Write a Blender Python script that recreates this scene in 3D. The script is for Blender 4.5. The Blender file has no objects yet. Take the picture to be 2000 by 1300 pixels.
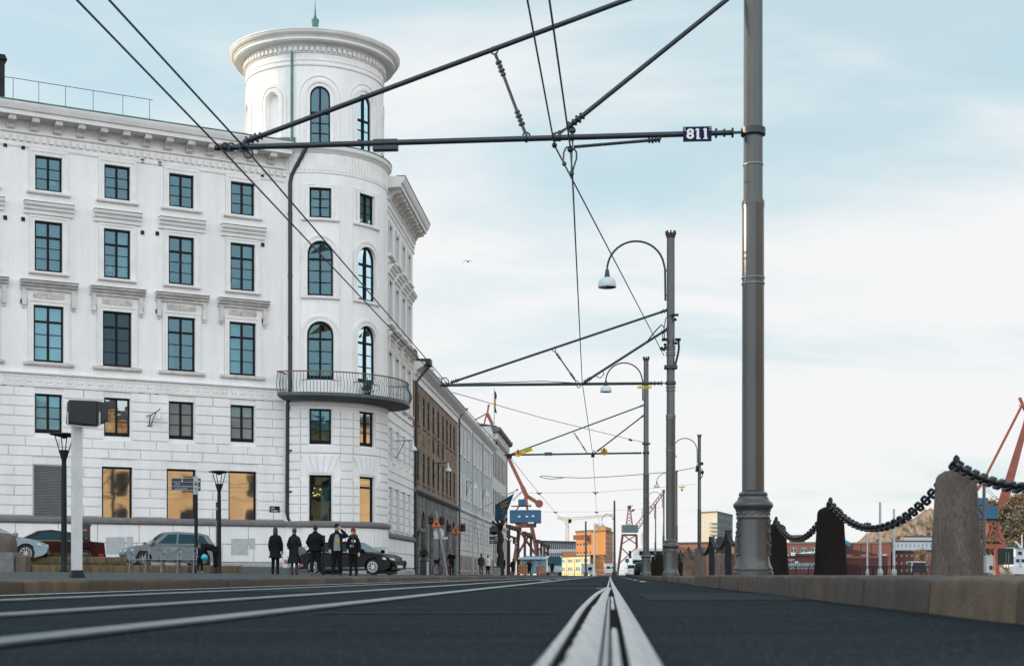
import bpy, bmesh, math, random
from mathutils import Vector, Matrix, noise
R = math.radians
PI = math.pi
rng = random.Random(7)
SC = bpy.context.scene
COL = SC.collection

# ------------------------------------------------------------------ camera
F, CX, HY, CZ = 2800.0, 1000.0, 1122.0, 0.17
cam = bpy.data.cameras.new("camera")
cam.sensor_width = 36.0
cam.lens = F / 2000.0 * 36.0
cam.shift_y = (HY - 650.0) / 2000.0
cam.clip_start = 0.05
cam.clip_end = 6000.0
cam.dof.use_dof = True
cam.dof.focus_distance = 45.0
cam.dof.aperture_fstop = 4.5
cam_o = bpy.data.objects.new("camera", cam)
cam_o.location = (0, 0, CZ)
cam_o.rotation_euler = (R(90), 0, 0)
COL.objects.link(cam_o)
SC.camera = cam_o

# ------------------------------------------------------------------ light
SUN_AZ = Vector((-0.96, 0.25, 0)).normalized()
SUN_EL = R(12.6)
sun = bpy.data.lights.new("sun", 'SUN')
sun.energy = 5.0
sun.angle = R(0.5)
sun.color = (1.0, 0.77, 0.53)
sun_o = bpy.data.objects.new("sun", sun)
sdir = SUN_AZ * math.cos(SUN_EL) + Vector((0, 0, math.sin(SUN_EL)))
sun_o.rotation_euler = sdir.to_track_quat('Z', 'Y').to_euler()
sun_o.location = sdir * 50
COL.objects.link(sun_o)

W = bpy.data.worlds.new("World")
SC.world = W
W.use_nodes = True
nt = W.node_tree
for n in list(nt.nodes):
    nt.nodes.remove(n)
def nd(t, **kw):
    n = nt.nodes.new(t)
    for k, v in kw.items():
        setattr(n, k, v)
    return n
def lk(a, b):
    nt.links.new(a, b)
out = nd('ShaderNodeOutputWorld')
bg = nd('ShaderNodeBackground')
bg.inputs['Strength'].default_value = 0.12
lk(bg.outputs[0], out.inputs[0])
sky = nd('ShaderNodeTexSky', sky_type='NISHITA')
sky.sun_disc = False
sky.sun_elevation = SUN_EL
sky.sun_rotation = math.atan2(SUN_AZ.x, SUN_AZ.y)
sky.air_density = 1.0
sky.dust_density = 0.6
sky.ozone_density = 1.5
tc = nd('ShaderNodeTexCoord')
sep = nd('ShaderNodeSeparateXYZ')
lk(tc.outputs['Generated'], sep.inputs[0])
def math_n(op, a, b=None, clamp=False):
    m = nd('ShaderNodeMath', operation=op)
    m.use_clamp = clamp
    for i, v in enumerate((a, b)):
        if v is None:
            continue
        if isinstance(v, (int, float)):
            m.inputs[i].default_value = v
        else:
            lk(v, m.inputs[i])
    return m.outputs[0]
zpos = math_n('MAXIMUM', sep.outputs['Z'], 0.0)
den = math_n('ADD', zpos, 0.16)
cx_ = math_n('DIVIDE', sep.outputs['X'], den)
cy_ = math_n('DIVIDE', sep.outputs['Y'], den)
cmb = nd('ShaderNodeCombineXYZ')
lk(cx_, cmb.inputs[0]); lk(cy_, cmb.inputs[1])
mp = nd('ShaderNodeMapping')
mp.inputs['Location'].default_value = (2.3, 0.7, 0)
mp.inputs['Rotation'].default_value = (0, 0, R(-28))
mp.inputs['Scale'].default_value = (0.9, 1.5, 1)
lk(cmb.outputs[0], mp.inputs[0])
nz = nd('ShaderNodeTexNoise')
nz.inputs['Scale'].default_value = 1.0
nz.inputs['Detail'].default_value = 7
nz.inputs['Roughness'].default_value = 0.56
nz.inputs['Distortion'].default_value = 0.35
lk(mp.outputs[0], nz.inputs['Vector'])
# cloud cover: thin streaks overhead, thickening to a bright veil near the horizon
low = nd('ShaderNodeMapRange', interpolation_type='SMOOTHSTEP')
low.inputs['From Min'].default_value = 0.46
low.inputs['From Max'].default_value = 0.05
low.inputs['To Min'].default_value = -0.04
low.inputs['To Max'].default_value = 0.235
lk(sep.outputs['Z'], low.inputs['Value'])
bk = nd('ShaderNodeMapRange', interpolation_type='SMOOTHSTEP')
bk.inputs['From Min'].default_value = 0.2
bk.inputs['From Max'].default_value = -0.6
bk.inputs['To Min'].default_value = 0.0
bk.inputs['To Max'].default_value = 0.16
lk(sep.outputs['Y'], bk.inputs['Value'])
cov = math_n('ADD', math_n('ADD', nz.outputs['Fac'], low.outputs[0]), bk.outputs[0])
ramp = nd('ShaderNodeMapRange', interpolation_type='SMOOTHSTEP')
ramp.inputs['From Min'].default_value = 0.43
ramp.inputs['From Max'].default_value = 0.72
lk(cov, ramp.inputs['Value'])
tint = nd('ShaderNodeMix', data_type='RGBA', blend_type='MULTIPLY')
tint.inputs['Factor'].default_value = 1.0
tint.inputs[7].default_value = (1.9, 2.05, 1.75, 1)
lk(sky.outputs[0], tint.inputs[6])
# unseen clouds behind the camera, made unnaturally bright to light the facade
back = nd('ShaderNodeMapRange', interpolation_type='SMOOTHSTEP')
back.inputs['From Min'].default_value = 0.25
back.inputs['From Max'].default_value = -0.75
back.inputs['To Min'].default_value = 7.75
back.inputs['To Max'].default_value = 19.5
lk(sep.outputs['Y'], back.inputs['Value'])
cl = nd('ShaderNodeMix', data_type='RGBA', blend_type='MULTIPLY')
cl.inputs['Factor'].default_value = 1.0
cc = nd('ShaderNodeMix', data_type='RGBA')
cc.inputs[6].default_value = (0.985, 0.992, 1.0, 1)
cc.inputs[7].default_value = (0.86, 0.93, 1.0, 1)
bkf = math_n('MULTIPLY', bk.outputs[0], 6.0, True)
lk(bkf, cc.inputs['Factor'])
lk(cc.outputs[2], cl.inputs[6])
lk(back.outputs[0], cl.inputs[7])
veil = nd('ShaderNodeMix', data_type='RGBA')
veil.inputs['Factor'].default_value = 0.78
veil.inputs[7].default_value = (5.15, 6.55, 7.15, 1)
lk(tint.outputs[2], veil.inputs[6])
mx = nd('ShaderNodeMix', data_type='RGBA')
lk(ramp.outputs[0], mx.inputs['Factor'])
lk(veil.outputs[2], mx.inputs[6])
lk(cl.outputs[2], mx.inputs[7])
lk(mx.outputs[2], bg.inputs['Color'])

SC.view_settings.view_transform = 'Standard'
SC.view_settings.look = 'None'
SC.view_settings.gamma = 1.0
SC.view_settings.exposure = 0.0
SC.cycles.max_bounces = 5
SC.cycles.use_denoising = True

# ------------------------------------------------------------------ helpers
def at(px, py, Y):
    """point of the place seen from the tripod at photo pixel (px, py), Y metres ahead"""
    return Vector(((px - CX) * Y / F, Y, CZ + (HY - py) * Y / F))
KX = 192.0 / 2800.0
def lane(l, Y, z=0.0):
    """l metres right of the tram rail, Y metres ahead"""
    return Vector((l + KX * Y, Y, z))
RD = Vector((KX, 1, 0)).normalized()
RN = Vector((RD.y, -RD.x, 0))

def tag(o, label=None, cat=None, group=None, kind=None):
    if label: o["label"] = label
    if cat: o["category"] = cat
    if group: o["group"] = group
    if kind: o["kind"] = kind
    return o
def thing(name, label, cat, loc=(0, 0, 0), group=None, rz=0.0):
    o = bpy.data.objects.new(name, None)
    o.empty_display_size = 0.3
    o.location = loc
    o.rotation_euler = (0, 0, rz)
    COL.objects.link(o)
    return tag(o, label, cat, group)
def place(o, loc, rz=0.0):
    o.location = loc
    o.rotation_euler = (0, 0, rz)
    return o
def copy_tree(o, parent=None):
    c = o.copy()
    COL.objects.link(c)
    if parent is not None:
        c.parent = parent
        c.matrix_parent_inverse = o.matrix_parent_inverse.copy()
    for ch in list(o.children):
        copy_tree(ch, c)
    return c
def dup(o, loc, rz=0.0, label=None, group=None):
    c = copy_tree(o)
    place(c, loc, rz)
    if label: c["label"] = label
    if group: c["group"] = group
    return c

class MB:
    def __init__(s):
        s.v = []; s.f = []; s.m = []
    def add(s, vs, fs, mi=0):
        b = len(s.v)
        s.v.extend([tuple(p) for p in vs])
        for f in fs:
            s.f.append([b + i for i in f]); s.m.append(mi)
        return s
    def box(s, c, d, rz=0.0, mi=0, taper=1.0, M=None):
        x, y, z = d[0] / 2, d[1] / 2, d[2] / 2
        ca, sa = math.cos(rz), math.sin(rz)
        vs = []
        for (sx, sy, sz) in ((-1,-1,-1),(1,-1,-1),(1,1,-1),(-1,1,-1),(-1,-1,1),(1,-1,1),(1,1,1),(-1,1,1)):
            t = taper if sz > 0 else 1.0
            a, b, e = sx * x * t, sy * y * t, sz * z
            p = Vector((a * ca - b * sa, a * sa + b * ca, e)) + Vector(c)
            vs.append(M @ p if M else p)
        return s.add(vs, [(0,3,2,1),(4,5,6,7),(0,1,5,4),(1,2,6,5),(2,3,7,6),(3,0,4,7)], mi)
    def quad(s, a, b, c, d, mi=0):
        return s.add([a, b, c, d], [(0, 1, 2, 3)], mi)
    def rings(s, rings, cap=True, closed=True, mi=0):
        n = len(rings[0]); vs = []; fs = []
        for r in rings: vs.extend(r)
        for i in range(len(rings) - 1):
            for j in range(n if closed else n - 1):
                k = (j + 1) % n
                fs.append((i*n+j, i*n+k, (i+1)*n+k, (i+1)*n+j))
        if cap:
            fs.append(tuple(range(n))[::-1])
            fs.append(tuple((len(rings)-1)*n + j for j in range(n)))
        return s.add(vs, fs, mi)
    def tube(s, pts, r, n=8, cap=True, mi=0, flat=1.0):
        pts = [Vector(p) for p in pts]
        rs = r if isinstance(r, (list, tuple)) else [r] * len(pts)
        rg = []; up = None
        for i, p in enumerate(pts):
            a = pts[max(0, i-1)]; b = pts[min(len(pts)-1, i+1)]
            t = (b - a)
            if t.length < 1e-9: t = Vector((0, 0, 1))
            t.normalize()
            if up is None:
                up = Vector((0, 0, 1)) if abs(t.z) < 0.9 else Vector((0, 1, 0))
            u = (up - t * up.dot(t))
            if u.length < 1e-6: u = t.orthogonal()
            u.normalize(); up = u
            w = t.cross(u)
            rg.append([p + (u * math.cos(2*PI*k/n) + w * math.sin(2*PI*k/n) * flat) * rs[i] for k in range(n)])
        return s.rings(rg, cap, True, mi)
    def bar(s, a, b, w, h=None, mi=0):
        h = h or w
        a = Vector(a); b = Vector(b); t = (b - a).normalized()
        up = Vector((0, 0, 1)) if abs(t.z) < 0.95 else Vector((0, 1, 0))
        x = t.cross(up).normalized() * (w / 2); y = x.normalized().cross(t) * (h / 2)
        r = [[p - x - y, p + x - y, p + x + y, p - x + y] for p in (a, b)]
        return s.rings(r, True, True, mi)
    def lathe(s, prof, c=(0, 0, 0), n=24, mi=0, cap=True):
        c = Vector(c)
        rg = [[c + Vector((r * math.cos(2*PI*k/n), r * math.sin(2*PI*k/n), z)) for k in range(n)] for r, z in prof]
        return s.rings(rg, cap, True, mi)
    def ball(s, c, r, n=12, sz=1.0, mi=0):
        prof = [(max(1e-4, r * math.sin(PI*i/n)), -r * math.cos(PI*i/n) * sz) for i in range(n + 1)]
        return s.lathe(prof, c, n * 2, mi)
    def disc(s, c, nrm, r, th, n=20, mi=0):
        nrm = Vector(nrm).normalized(); c = Vector(c)
        return s.tube([c - nrm * th / 2, c + nrm * th / 2], r, n, True, mi)
    def prism(s, poly, d, mi=0):
        """polygon of 3-D points extruded by vector d"""
        d = Vector(d); n = len(poly)
        vs = [Vector(p) for p in poly] + [Vector(p) + d for p in poly]
        fs = [tuple(range(n))[::-1], tuple(range(n, 2*n))]
        for i in range(n):
            j = (i + 1) % n
            fs.append((i, j, n + j, n + i))
        return s.add(vs, fs, mi)
    def torus(s, M, R_, r, stretch=0.0, n=10, m=6, mi=0):
        """chain link: ring in local xy, stretched along x"""
        rg = []
        for i in range(n):
            a = 2*PI*i/n
            c = Vector((R_*math.cos(a) + math.copysign(stretch, math.cos(a)) * (1 if abs(math.cos(a)) > 1e-6 else 0), R_*math.sin(a), 0))
            u = Vector((math.cos(a), math.sin(a), 0))
            rg.append([M @ (c + u * (r*math.cos(2*PI*k/m)) + Vector((0, 0, r*math.sin(2*PI*k/m)))) for k in range(m)])
        rg.append(rg[0])
        return s.rings(rg, False, True, mi)
    def build(s, name, mat, parent=None, smooth=None, label=None, cat=None, group=None, kind=None, bevel=0.0, bseg=2):
        me = bpy.data.meshes.new(name)
        me.from_pydata(s.v, [], s.f)
        mats = mat if isinstance(mat, (list, tuple)) else [mat]
        for m in mats: me.materials.append(m)
        if len(mats) > 1:
            me.polygons.foreach_set('material_index', s.m)
        bm = bmesh.new(); bm.from_mesh(me)
        bmesh.ops.recalc_face_normals(bm, faces=bm.faces)
        bm.to_mesh(me); bm.free()
        if smooth is not None:
            me.polygons.foreach_set('use_smooth', [True] * len(me.polygons))
            me.set_sharp_from_angle(angle=R(smooth))
        me.update()
        o = bpy.data.objects.new(name, me)
        COL.objects.link(o)
        if parent is not None:
            o.parent = parent
            if parent.type == 'EMPTY':
                o.matrix_parent_inverse = (Matrix.Translation(parent.location) @ parent.rotation_euler.to_matrix().to_4x4()).inverted()
        if bevel:
            b = o.modifiers.new('bevel', 'BEVEL'); b.width = bevel; b.segments = bseg; b.limit_method = 'ANGLE'; b.angle_limit = R(40)
        return tag(o, label, cat, group, kind)

def text(body, origin, xdir, updir, size, mat, parent, depth=0.004, align='CENTER', sx=1.0, name='lettering', bold=0.0):
    cu = bpy.data.curves.new(name, 'FONT')
    cu.body = body; cu.size = size; cu.align_x = align; cu.align_y = 'CENTER'; cu.extrude = depth; cu.offset = bold
    cu.materials.append(mat)
    o = bpy.data.objects.new(name, cu)
    COL.objects.link(o)
    me = bpy.data.meshes.new_from_object(o.evaluated_get(bpy.context.evaluated_depsgraph_get()))
    bpy.data.objects.remove(o); o = bpy.data.objects.new(name, me); COL.objects.link(o)
    x = Vector(xdir).normalized(); y = Vector(updir).normalized(); z = x.cross(y)
    M = Matrix((x * sx, y, z)).transposed().to_4x4(); M.translation = Vector(origin)
    o.parent = parent
    if parent.type == 'EMPTY':
        M = (Matrix.Translation(parent.location) @ parent.rotation_euler.to_matrix().to_4x4()).inverted() @ M
    o.matrix_local = M
    return o

# ------------------------------------------------------------------ materials
def pm(name, col, rough=0.6, metal=0.0, var=0.12, scale=2.0, bump=0.0, bscale=30.0, spec=0.5, detail=4, coat=0.0, ior=None, stretch=None, var2=None, emit=0.0, grain=0.0, gs=None):
    m = bpy.data.materials.new(name); m.use_nodes = True
    t = m.node_tree; p = t.nodes['Principled BSDF']
    p.inputs['Roughness'].default_value = rough
    p.inputs['Metallic'].default_value = metal
    p.inputs['Specular IOR Level'].default_value = spec
    if ior: p.inputs['IOR'].default_value = ior
    if coat:
        p.inputs['Coat Weight'].default_value = coat; p.inputs['Coat Roughness'].default_value = 0.04
    if emit:
        p.inputs['Emission Color'].default_value = (*col, 1); p.inputs['Emission Strength'].default_value = emit
    tcn = t.nodes.new('ShaderNodeTexCoord')
    src = tcn.outputs['Object']
    if stretch:
        mpn = t.nodes.new('ShaderNodeMapping'); mpn.inputs['Scale'].default_value = stretch
        t.links.new(src, mpn.inputs[0]); src = mpn.outputs[0]
    if var:
        nz = t.nodes.new('ShaderNodeTexNoise')
        nz.inputs['Scale'].default_value = scale; nz.inputs['Detail'].default_value = detail; nz.inputs['Roughness'].default_value = 0.6
        t.links.new(src, nz.inputs['Vector'])
        cr = t.nodes.new('ShaderNodeMix'); cr.data_type = 'RGBA'
        mr = t.nodes.new('ShaderNodeMapRange'); mr.inputs['From Min'].default_value = 0.3; mr.inputs['From Max'].default_value = 0.7
        t.links.new(nz.outputs['Fac'], mr.inputs['Value']); t.links.new(mr.outputs[0], cr.inputs['Factor'])
        lo = var2 if var2 else tuple(c * (1 - var) for c in col)
        hi = col if var2 else tuple(min(1, c * (1 + var)) for c in col)
        cr.inputs[6].default_value = (*lo, 1); cr.inputs[7].default_value = (*hi, 1)
        bc = cr.outputs[2]
        if grain:
            n3 = t.nodes.new('ShaderNodeTexNoise'); n3.inputs['Scale'].default_value = 85; n3.inputs['Detail'].default_value = 4; n3.inputs['Roughness'].default_value = .8
            if gs:
                mg_ = t.nodes.new('ShaderNodeMapping'); mg_.inputs['Scale'].default_value = gs; t.links.new(tcn.outputs['Object'], mg_.inputs[0]); t.links.new(mg_.outputs[0], n3.inputs['Vector'])
            else: t.links.new(src, n3.inputs['Vector'])
            m3 = t.nodes.new('ShaderNodeMapRange'); m3.inputs['From Min'].default_value = .35; m3.inputs['From Max'].default_value = .65; m3.inputs['To Min'].default_value = 1 - grain; m3.inputs['To Max'].default_value = 1 + grain
            t.links.new(n3.outputs['Fac'], m3.inputs['Value'])
            mg = t.nodes.new('ShaderNodeMix'); mg.data_type = 'RGBA'; mg.blend_type = 'MULTIPLY'; mg.inputs['Factor'].default_value = 1
            t.links.new(bc, mg.inputs[6]); t.links.new(m3.outputs[0], mg.inputs[7]); bc = mg.outputs[2]
        t.links.new(bc, p.inputs['Base Color'])
        mrr = t.nodes.new('ShaderNodeMapRange'); mrr.inputs['To Min'].default_value = max(0.02, rough * 0.85); mrr.inputs['To Max'].default_value = min(1, rough * 1.15)
        t.links.new(nz.outputs['Fac'], mrr.inputs['Value']); t.links.new(mrr.outputs[0], p.inputs['Roughness'])
    else:
        p.inputs['Base Color'].default_value = (*col, 1)
    if bump:
        n2 = t.nodes.new('ShaderNodeTexNoise'); n2.inputs['Scale'].default_value = bscale; n2.inputs['Detail'].default_value = 3
        t.links.new(src, n2.inputs['Vector'])
        b = t.nodes.new('ShaderNodeBump'); b.inputs['Strength'].default_value = bump; b.inputs['Distance'].default_value = 0.02
        t.links.new(n2.outputs['Fac'], b.inputs['Height']); t.links.new(b.outputs[0], p.inputs['Normal'])
    return m
M = {}
M['stucco'] = pm('white_stucco', (0.79, 0.78, 0.765), 0.85, var=0.06, scale=0.35, bump=0.12, bscale=14, spec=0.2, detail=8, grain=.05, gs=(.016, .016, .0016))
M['trim'] = pm('white_trim', (0.765, 0.75, 0.725), 0.8, var=0.07, scale=1.3, bump=0.1, bscale=30, spec=0.2)
M['ornament'] = pm('weathered_ornament', (0.60, 0.575, 0.54), 0.85, var=0.22, scale=2.5, bump=0.2, bscale=30, spec=0.2)
M['granite_band'] = pm('grey_granite_band', (0.155, 0.15, 0.15), 0.8, var=0.2, scale=6, bump=0.2, bscale=60)
M['granite'] = pm('speckled_granite', (0.36, 0.36, 0.36), 0.85, var=0.35, scale=14, bump=0.3, bscale=60)
M['frame'] = pm('black_window_frame', (0.007, 0.0075, 0.008), 0.5, var=0.2, spec=.15)
M['copper'] = pm('green_copper', (0.10, 0.26, 0.22), 0.6, var=0.4, scale=1.2, var2=(0.045, 0.09, 0.085))
M['iron'] = pm('dark_iron', (0.011, 0.013, 0.015), 0.5, var=0.3, scale=4, spec=.2)
M['drain'] = pm('dark_downpipe', (0.022, 0.021, 0.021), 0.5, var=0.3, scale=2)
M['polegrey'] = pm('grey_green_pole_paint', (0.056, 0.060, 0.057), 0.30, coat=.25, var=0.25, scale=1.6, bump=0.05, bscale=40, spec=0.5, stretch=(1, 1, 0.35))
M['polegrey'].node_tree.nodes['Principled BSDF'].inputs['Coat Roughness'].default_value = .22
M['armsteel'] = pm('dark_arm_steel', (0.020, 0.032, 0.040), 0.4, var=0.3, scale=3)
M['rust'] = pm('rusty_iron', (0.10, 0.050, 0.032), 0.8, var=0.4, scale=9, var2=(0.03, 0.025, 0.025))
M['wire'] = pm('wire_metal', (0.015, 0.022, 0.034), 0.5, var=0)
M['white_enamel'] = pm('white_enamel', (0.55, 0.62, 0.64), 0.3, var=0.06, scale=4)
M['navy'] = pm('navy_enamel', (0.006, 0.018, 0.055), 0.5, var=0.1, spec=.1)
M['whitepaint'] = pm('white_lettering', (0.8, 0.8, 0.8), 0.5, var=0)
M['blackpaint'] = pm('black_lettering', (0.01, 0.01, 0.01), 0.5, var=0)
M['yellow'] = pm('yellow_sign', (0.62, 0.50, 0.02), 0.5, var=0.12, scale=6)
M['amber'] = pm('amber_disc', (0.62, 0.30, 0.015), 0.5, var=0.15, scale=5)
M['wood_rail'] = pm('brown_handrail', (0.16, 0.055, 0.022), 0.5, var=0.3, scale=5)
M['balcony'] = pm('blue_grey_iron', (0.055, 0.085, 0.10), 0.5, var=0.3, scale=4)
M['balcony_under'] = pm('grey_balcony_underside', (0.10, 0.10, 0.105), 0.8, var=0.15)
def glass(name, col, ior=2.6, rough=0.03, wav=0.05, ws=1.3, tint=(.35, .82, 1.0)):
    m = pm(name, col, rough, var=0.25, scale=0.35, ior=ior, spec=0.5)
    t = m.node_tree; p = t.nodes['Principled BSDF']
    p.inputs['Specular Tint'].default_value = (*tint, 1)
    for l in list(p.inputs['Roughness'].links): t.links.remove(l)
    p.inputs['Roughness'].default_value = rough
    if wav:
        tcn = t.nodes.new('ShaderNodeTexCoord')
        n2 = t.nodes.new('ShaderNodeTexNoise'); n2.inputs['Scale'].default_value = ws; n2.inputs['Detail'].default_value = 1.5
        t.links.new(tcn.outputs['Object'], n2.inputs['Vector'])
        b = t.nodes.new('ShaderNodeBump'); b.inputs['Strength'].default_value = wav; b.inputs['Distance'].default_value = 0.25
        t.links.new(n2.outputs['Fac'], b.inputs['Height']); t.links.new(b.outputs[0], p.inputs['Normal'])
    return m
M['glass'] = glass('teal_window_glass', (0.004, 0.030, 0.040), 2.0, wav=0.02)
M['glass_curtain'] = glass('curtained_window_glass', (0.16, 0.27, 0.30), 1.8, wav=0.02)
M['glass_dark'] = glass('dark_window_glass', (0.006, 0.008, 0.010), 1.5, wav=0.02)
M['glass_gold'] = glass('reflective_shop_glass', (0.02, 0.02, 0.02), 5.0, wav=0.011, ws=0.9, tint=(1, 1, 1))
M['carglass'] = glass('car_glass', (0.006, 0.016, 0.020), 1.45, wav=0)
M['louvre'] = pm('grey_louvre', (0.20, 0.205, 0.21), 0.6, var=0.1)
M['asphalt'] = pm('asphalt', (0.0108, 0.0196, 0.0250), 0.88, var=0.62, scale=1.3, bump=0.9, bscale=140, spec=0.12, detail=9, grain=.75, gs=(1.0, .13, 1), stretch=(.5, 1.6, 1))
M['groove'] = pm('rail_groove_rubber', (0.005, 0.006, 0.007), 0.9, var=0.2, scale=20, spec=0.03)
M['rail'] = pm('polished_rail_steel', (0.40, 0.405, 0.415), 0.30, metal=1.0, var=0.38, scale=2, stretch=(45, .5, 1))
M['rail_dull'] = pm('dull_rail_steel', (0.25, 0.285, 0.30), 0.36, metal=1.0, var=0.25, scale=2, stretch=(4, .6, 1))
M['roadpaint'] = pm('worn_road_paint', (0.50, 0.52, 0.52), 0.7, var=0.35, scale=9)
M['kerb'] = [pm('kerb_granite_grey', (0.062, 0.051, 0.043), 0.8, var=0.35, scale=5, bump=0.5, bscale=70),
             pm('kerb_granite_brown', (0.080, 0.055, 0.036), 0.8, var=0.4, scale=4, bump=0.5, bscale=70),
             pm('kerb_granite_tan', (0.125, 0.087, 0.055), 0.8, var=0.4, scale=4, bump=0.5, bscale=70)]
M['bollard'] = pm('granite_bollard_grey', (0.165, 0.135, 0.115), 0.85, var=0.45, scale=5.5, bump=0.5, bscale=45, detail=8, stretch=(1, 1, 0.3), spec=.15, var2=(0.080, 0.064, 0.054), grain=.35)
M['bollard_dark'] = pm('granite_bollard_dark', (0.020, 0.016, 0.013), 0.85, var=0.5, scale=3, bump=0.5, bscale=45, detail=8, var2=(0.010, 0.008, 0.007), stretch=(1, 1, 0.5), spec=.12)
M['bollard_tan'] = pm('granite_bollard_tan', (0.15, 0.098, 0.058), 0.85, var=0.4, scale=3, bump=0.5, bscale=45, detail=8)
M['chain'] = pm('black_chain', (0.006, 0.008, 0.010), 0.38, var=0.4, scale=14, spec=.3)
M['rubber'] = pm('tyre_rubber', (0.010, 0.010, 0.011), 0.8, var=0.15)
M['alloy'] = pm('alloy_rim', (0.60, 0.61, 0.62), 0.3, metal=1.0, var=0.05)
M['chrome'] = pm('chrome_trim', (0.75, 0.77, 0.78), 0.15, metal=1.0, var=0)
M['blackplastic'] = pm('black_plastic', (0.012, 0.012, 0.013), 0.55, var=0.2)
M['headlamp'] = pm('headlight_lens', (0.60, 0.64, 0.66), 0.1, var=0.2, scale=12, coat=1.0)
M['taillamp'] = pm('red_lens', (0.30, 0.010, 0.012), 0.15, var=0.2, scale=10, coat=1.0)
def seethrough(name, tintc, refl, rcol):
    m = bpy.data.materials.new(name); m.use_nodes = True; t = m.node_tree
    for n in list(t.nodes): t.nodes.remove(n)
    o = t.nodes.new('ShaderNodeOutputMaterial'); mx = t.nodes.new('ShaderNodeMixShader'); tr = t.nodes.new('ShaderNodeBsdfTransparent'); gl = t.nodes.new('ShaderNodeBsdfGlossy')
    fr = t.nodes.new('ShaderNodeFresnel'); fr.inputs['IOR'].default_value = refl
    tr.inputs['Color'].default_value = (*tintc, 1); gl.inputs['Color'].default_value = (*rcol, 1); gl.inputs['Roughness'].default_value = .015
    tcn = t.nodes.new('ShaderNodeTexCoord'); n2 = t.nodes.new('ShaderNodeTexNoise'); n2.inputs['Scale'].default_value = 1.1; n2.inputs['Detail'].default_value = 1.5
    b = t.nodes.new('ShaderNodeBump'); b.inputs['Strength'].default_value = .018; b.inputs['Distance'].default_value = .25
    t.links.new(tcn.outputs['Object'], n2.inputs['Vector']); t.links.new(n2.outputs['Fac'], b.inputs['Height']); t.links.new(b.outputs[0], gl.inputs['Normal'])
    t.links.new(fr.outputs[0], mx.inputs[0]); t.links.new(tr.outputs[0], mx.inputs[1]); t.links.new(gl.outputs[0], mx.inputs[2]); t.links.new(mx.outputs[0], o.inputs[0])
    return m
M['clear'] = seethrough('clear_window_glass', (.30, .50, .55), 2.1, (.46, .79, .90))
M['clear_soft'] = seethrough('clear_tower_glass', (.30, .50, .55), 1.7, (.62, .84, .92))
M['glass_pale'] = glass('painted_cloud_reflection_glass', (.24, .235, .23), 1.5, wav=.02)  # even grey base stands in for pale clouds mirrored in the panes
M['clear_gold'] = seethrough('bright_reflecting_glass', (.5, .5, .5), 3.2, (1, 1, 1))
M['curtain'] = pm('white_curtain', (.66, .66, .64), .9, var=.1, scale=3, stretch=(6, 6, .3))
M['interior'] = pm('dim_room', (.06, .055, .05), .9, var=.3, scale=.7)
def carpaint(name, col, metal=0.0, coat=.3):
    return pm(name, col, 0.4, metal=metal, var=0.05, scale=3, coat=coat, spec=0.08)
M['car_black'] = carpaint('dark_brown_black_car_paint', (0.003, 0.0025, 0.0025), coat=.14)
M['car_silver'] = carpaint('silver_car_paint', (0.125, 0.155, 0.168), 0.35)
M['car_red'] = carpaint('dark_red_car_paint', (0.026, 0.0035, 0.004))
M['car_pale'] = carpaint('pale_silver_blue_car_paint', (0.23, 0.30, 0.335), 0.3)
M['car_white'] = carpaint('white_car_paint', (0.62, 0.68, 0.70))
M['galv'] = pm('galvanised_steel', (0.19, 0.21, 0.22), 0.45, metal=0.6, var=0.2, scale=5)
M['greypaint'] = pm('light_grey_paint', (0.42, 0.45, 0.46), 0.5, var=0.12, scale=3)
M['concrete'] = pm('grey_concrete', (0.26, 0.26, 0.25), 0.85, var=0.25, scale=3, bump=0.2)
# ================================================================== the ground
def prof_z(l):
    pts = [(-100, .26), (-15, .25), (-12, .185), (-8.5, .125), (-5.2, .12)]
    for (a, za), (b, zb) in zip(pts, pts[1:]):
        if a <= l <= b:
            return za + (zb - za) * (l - a) / (b - a)
    return .12
ST0, ST1 = Vector((-17.4, 50.5, 0)), Vector((-10.55, 54.6, 0))      # line of the lower terrace step
STD = (ST1 - ST0).normalized(); STN = Vector((-STD.y, STD.x, 0))
def sm(a, b, x):
    t = max(0, min(1, (x - a) / (b - a))); return t * t * (3 - 2 * t)
def ground_z(x, y):
    l = x - KX * y
    z = prof_z(l)
    dv = Vector((x, y, 0)) - ST0
    behind = dv.dot(STN)
    k = sm(0.2, 3.0, behind) * sm(-11.8, -16.5, l)
    k *= sm(40, 46, y + 0.0) if y < 46 else 1
    return z + (0.56 - z) * k
g = MB()
g.quad((-3000, -600, 0), (3000, -600, 0), (3000, 4000, 0), (-3000, 4000, 0))
g.build('road', M['asphalt'], kind='structure')

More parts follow.
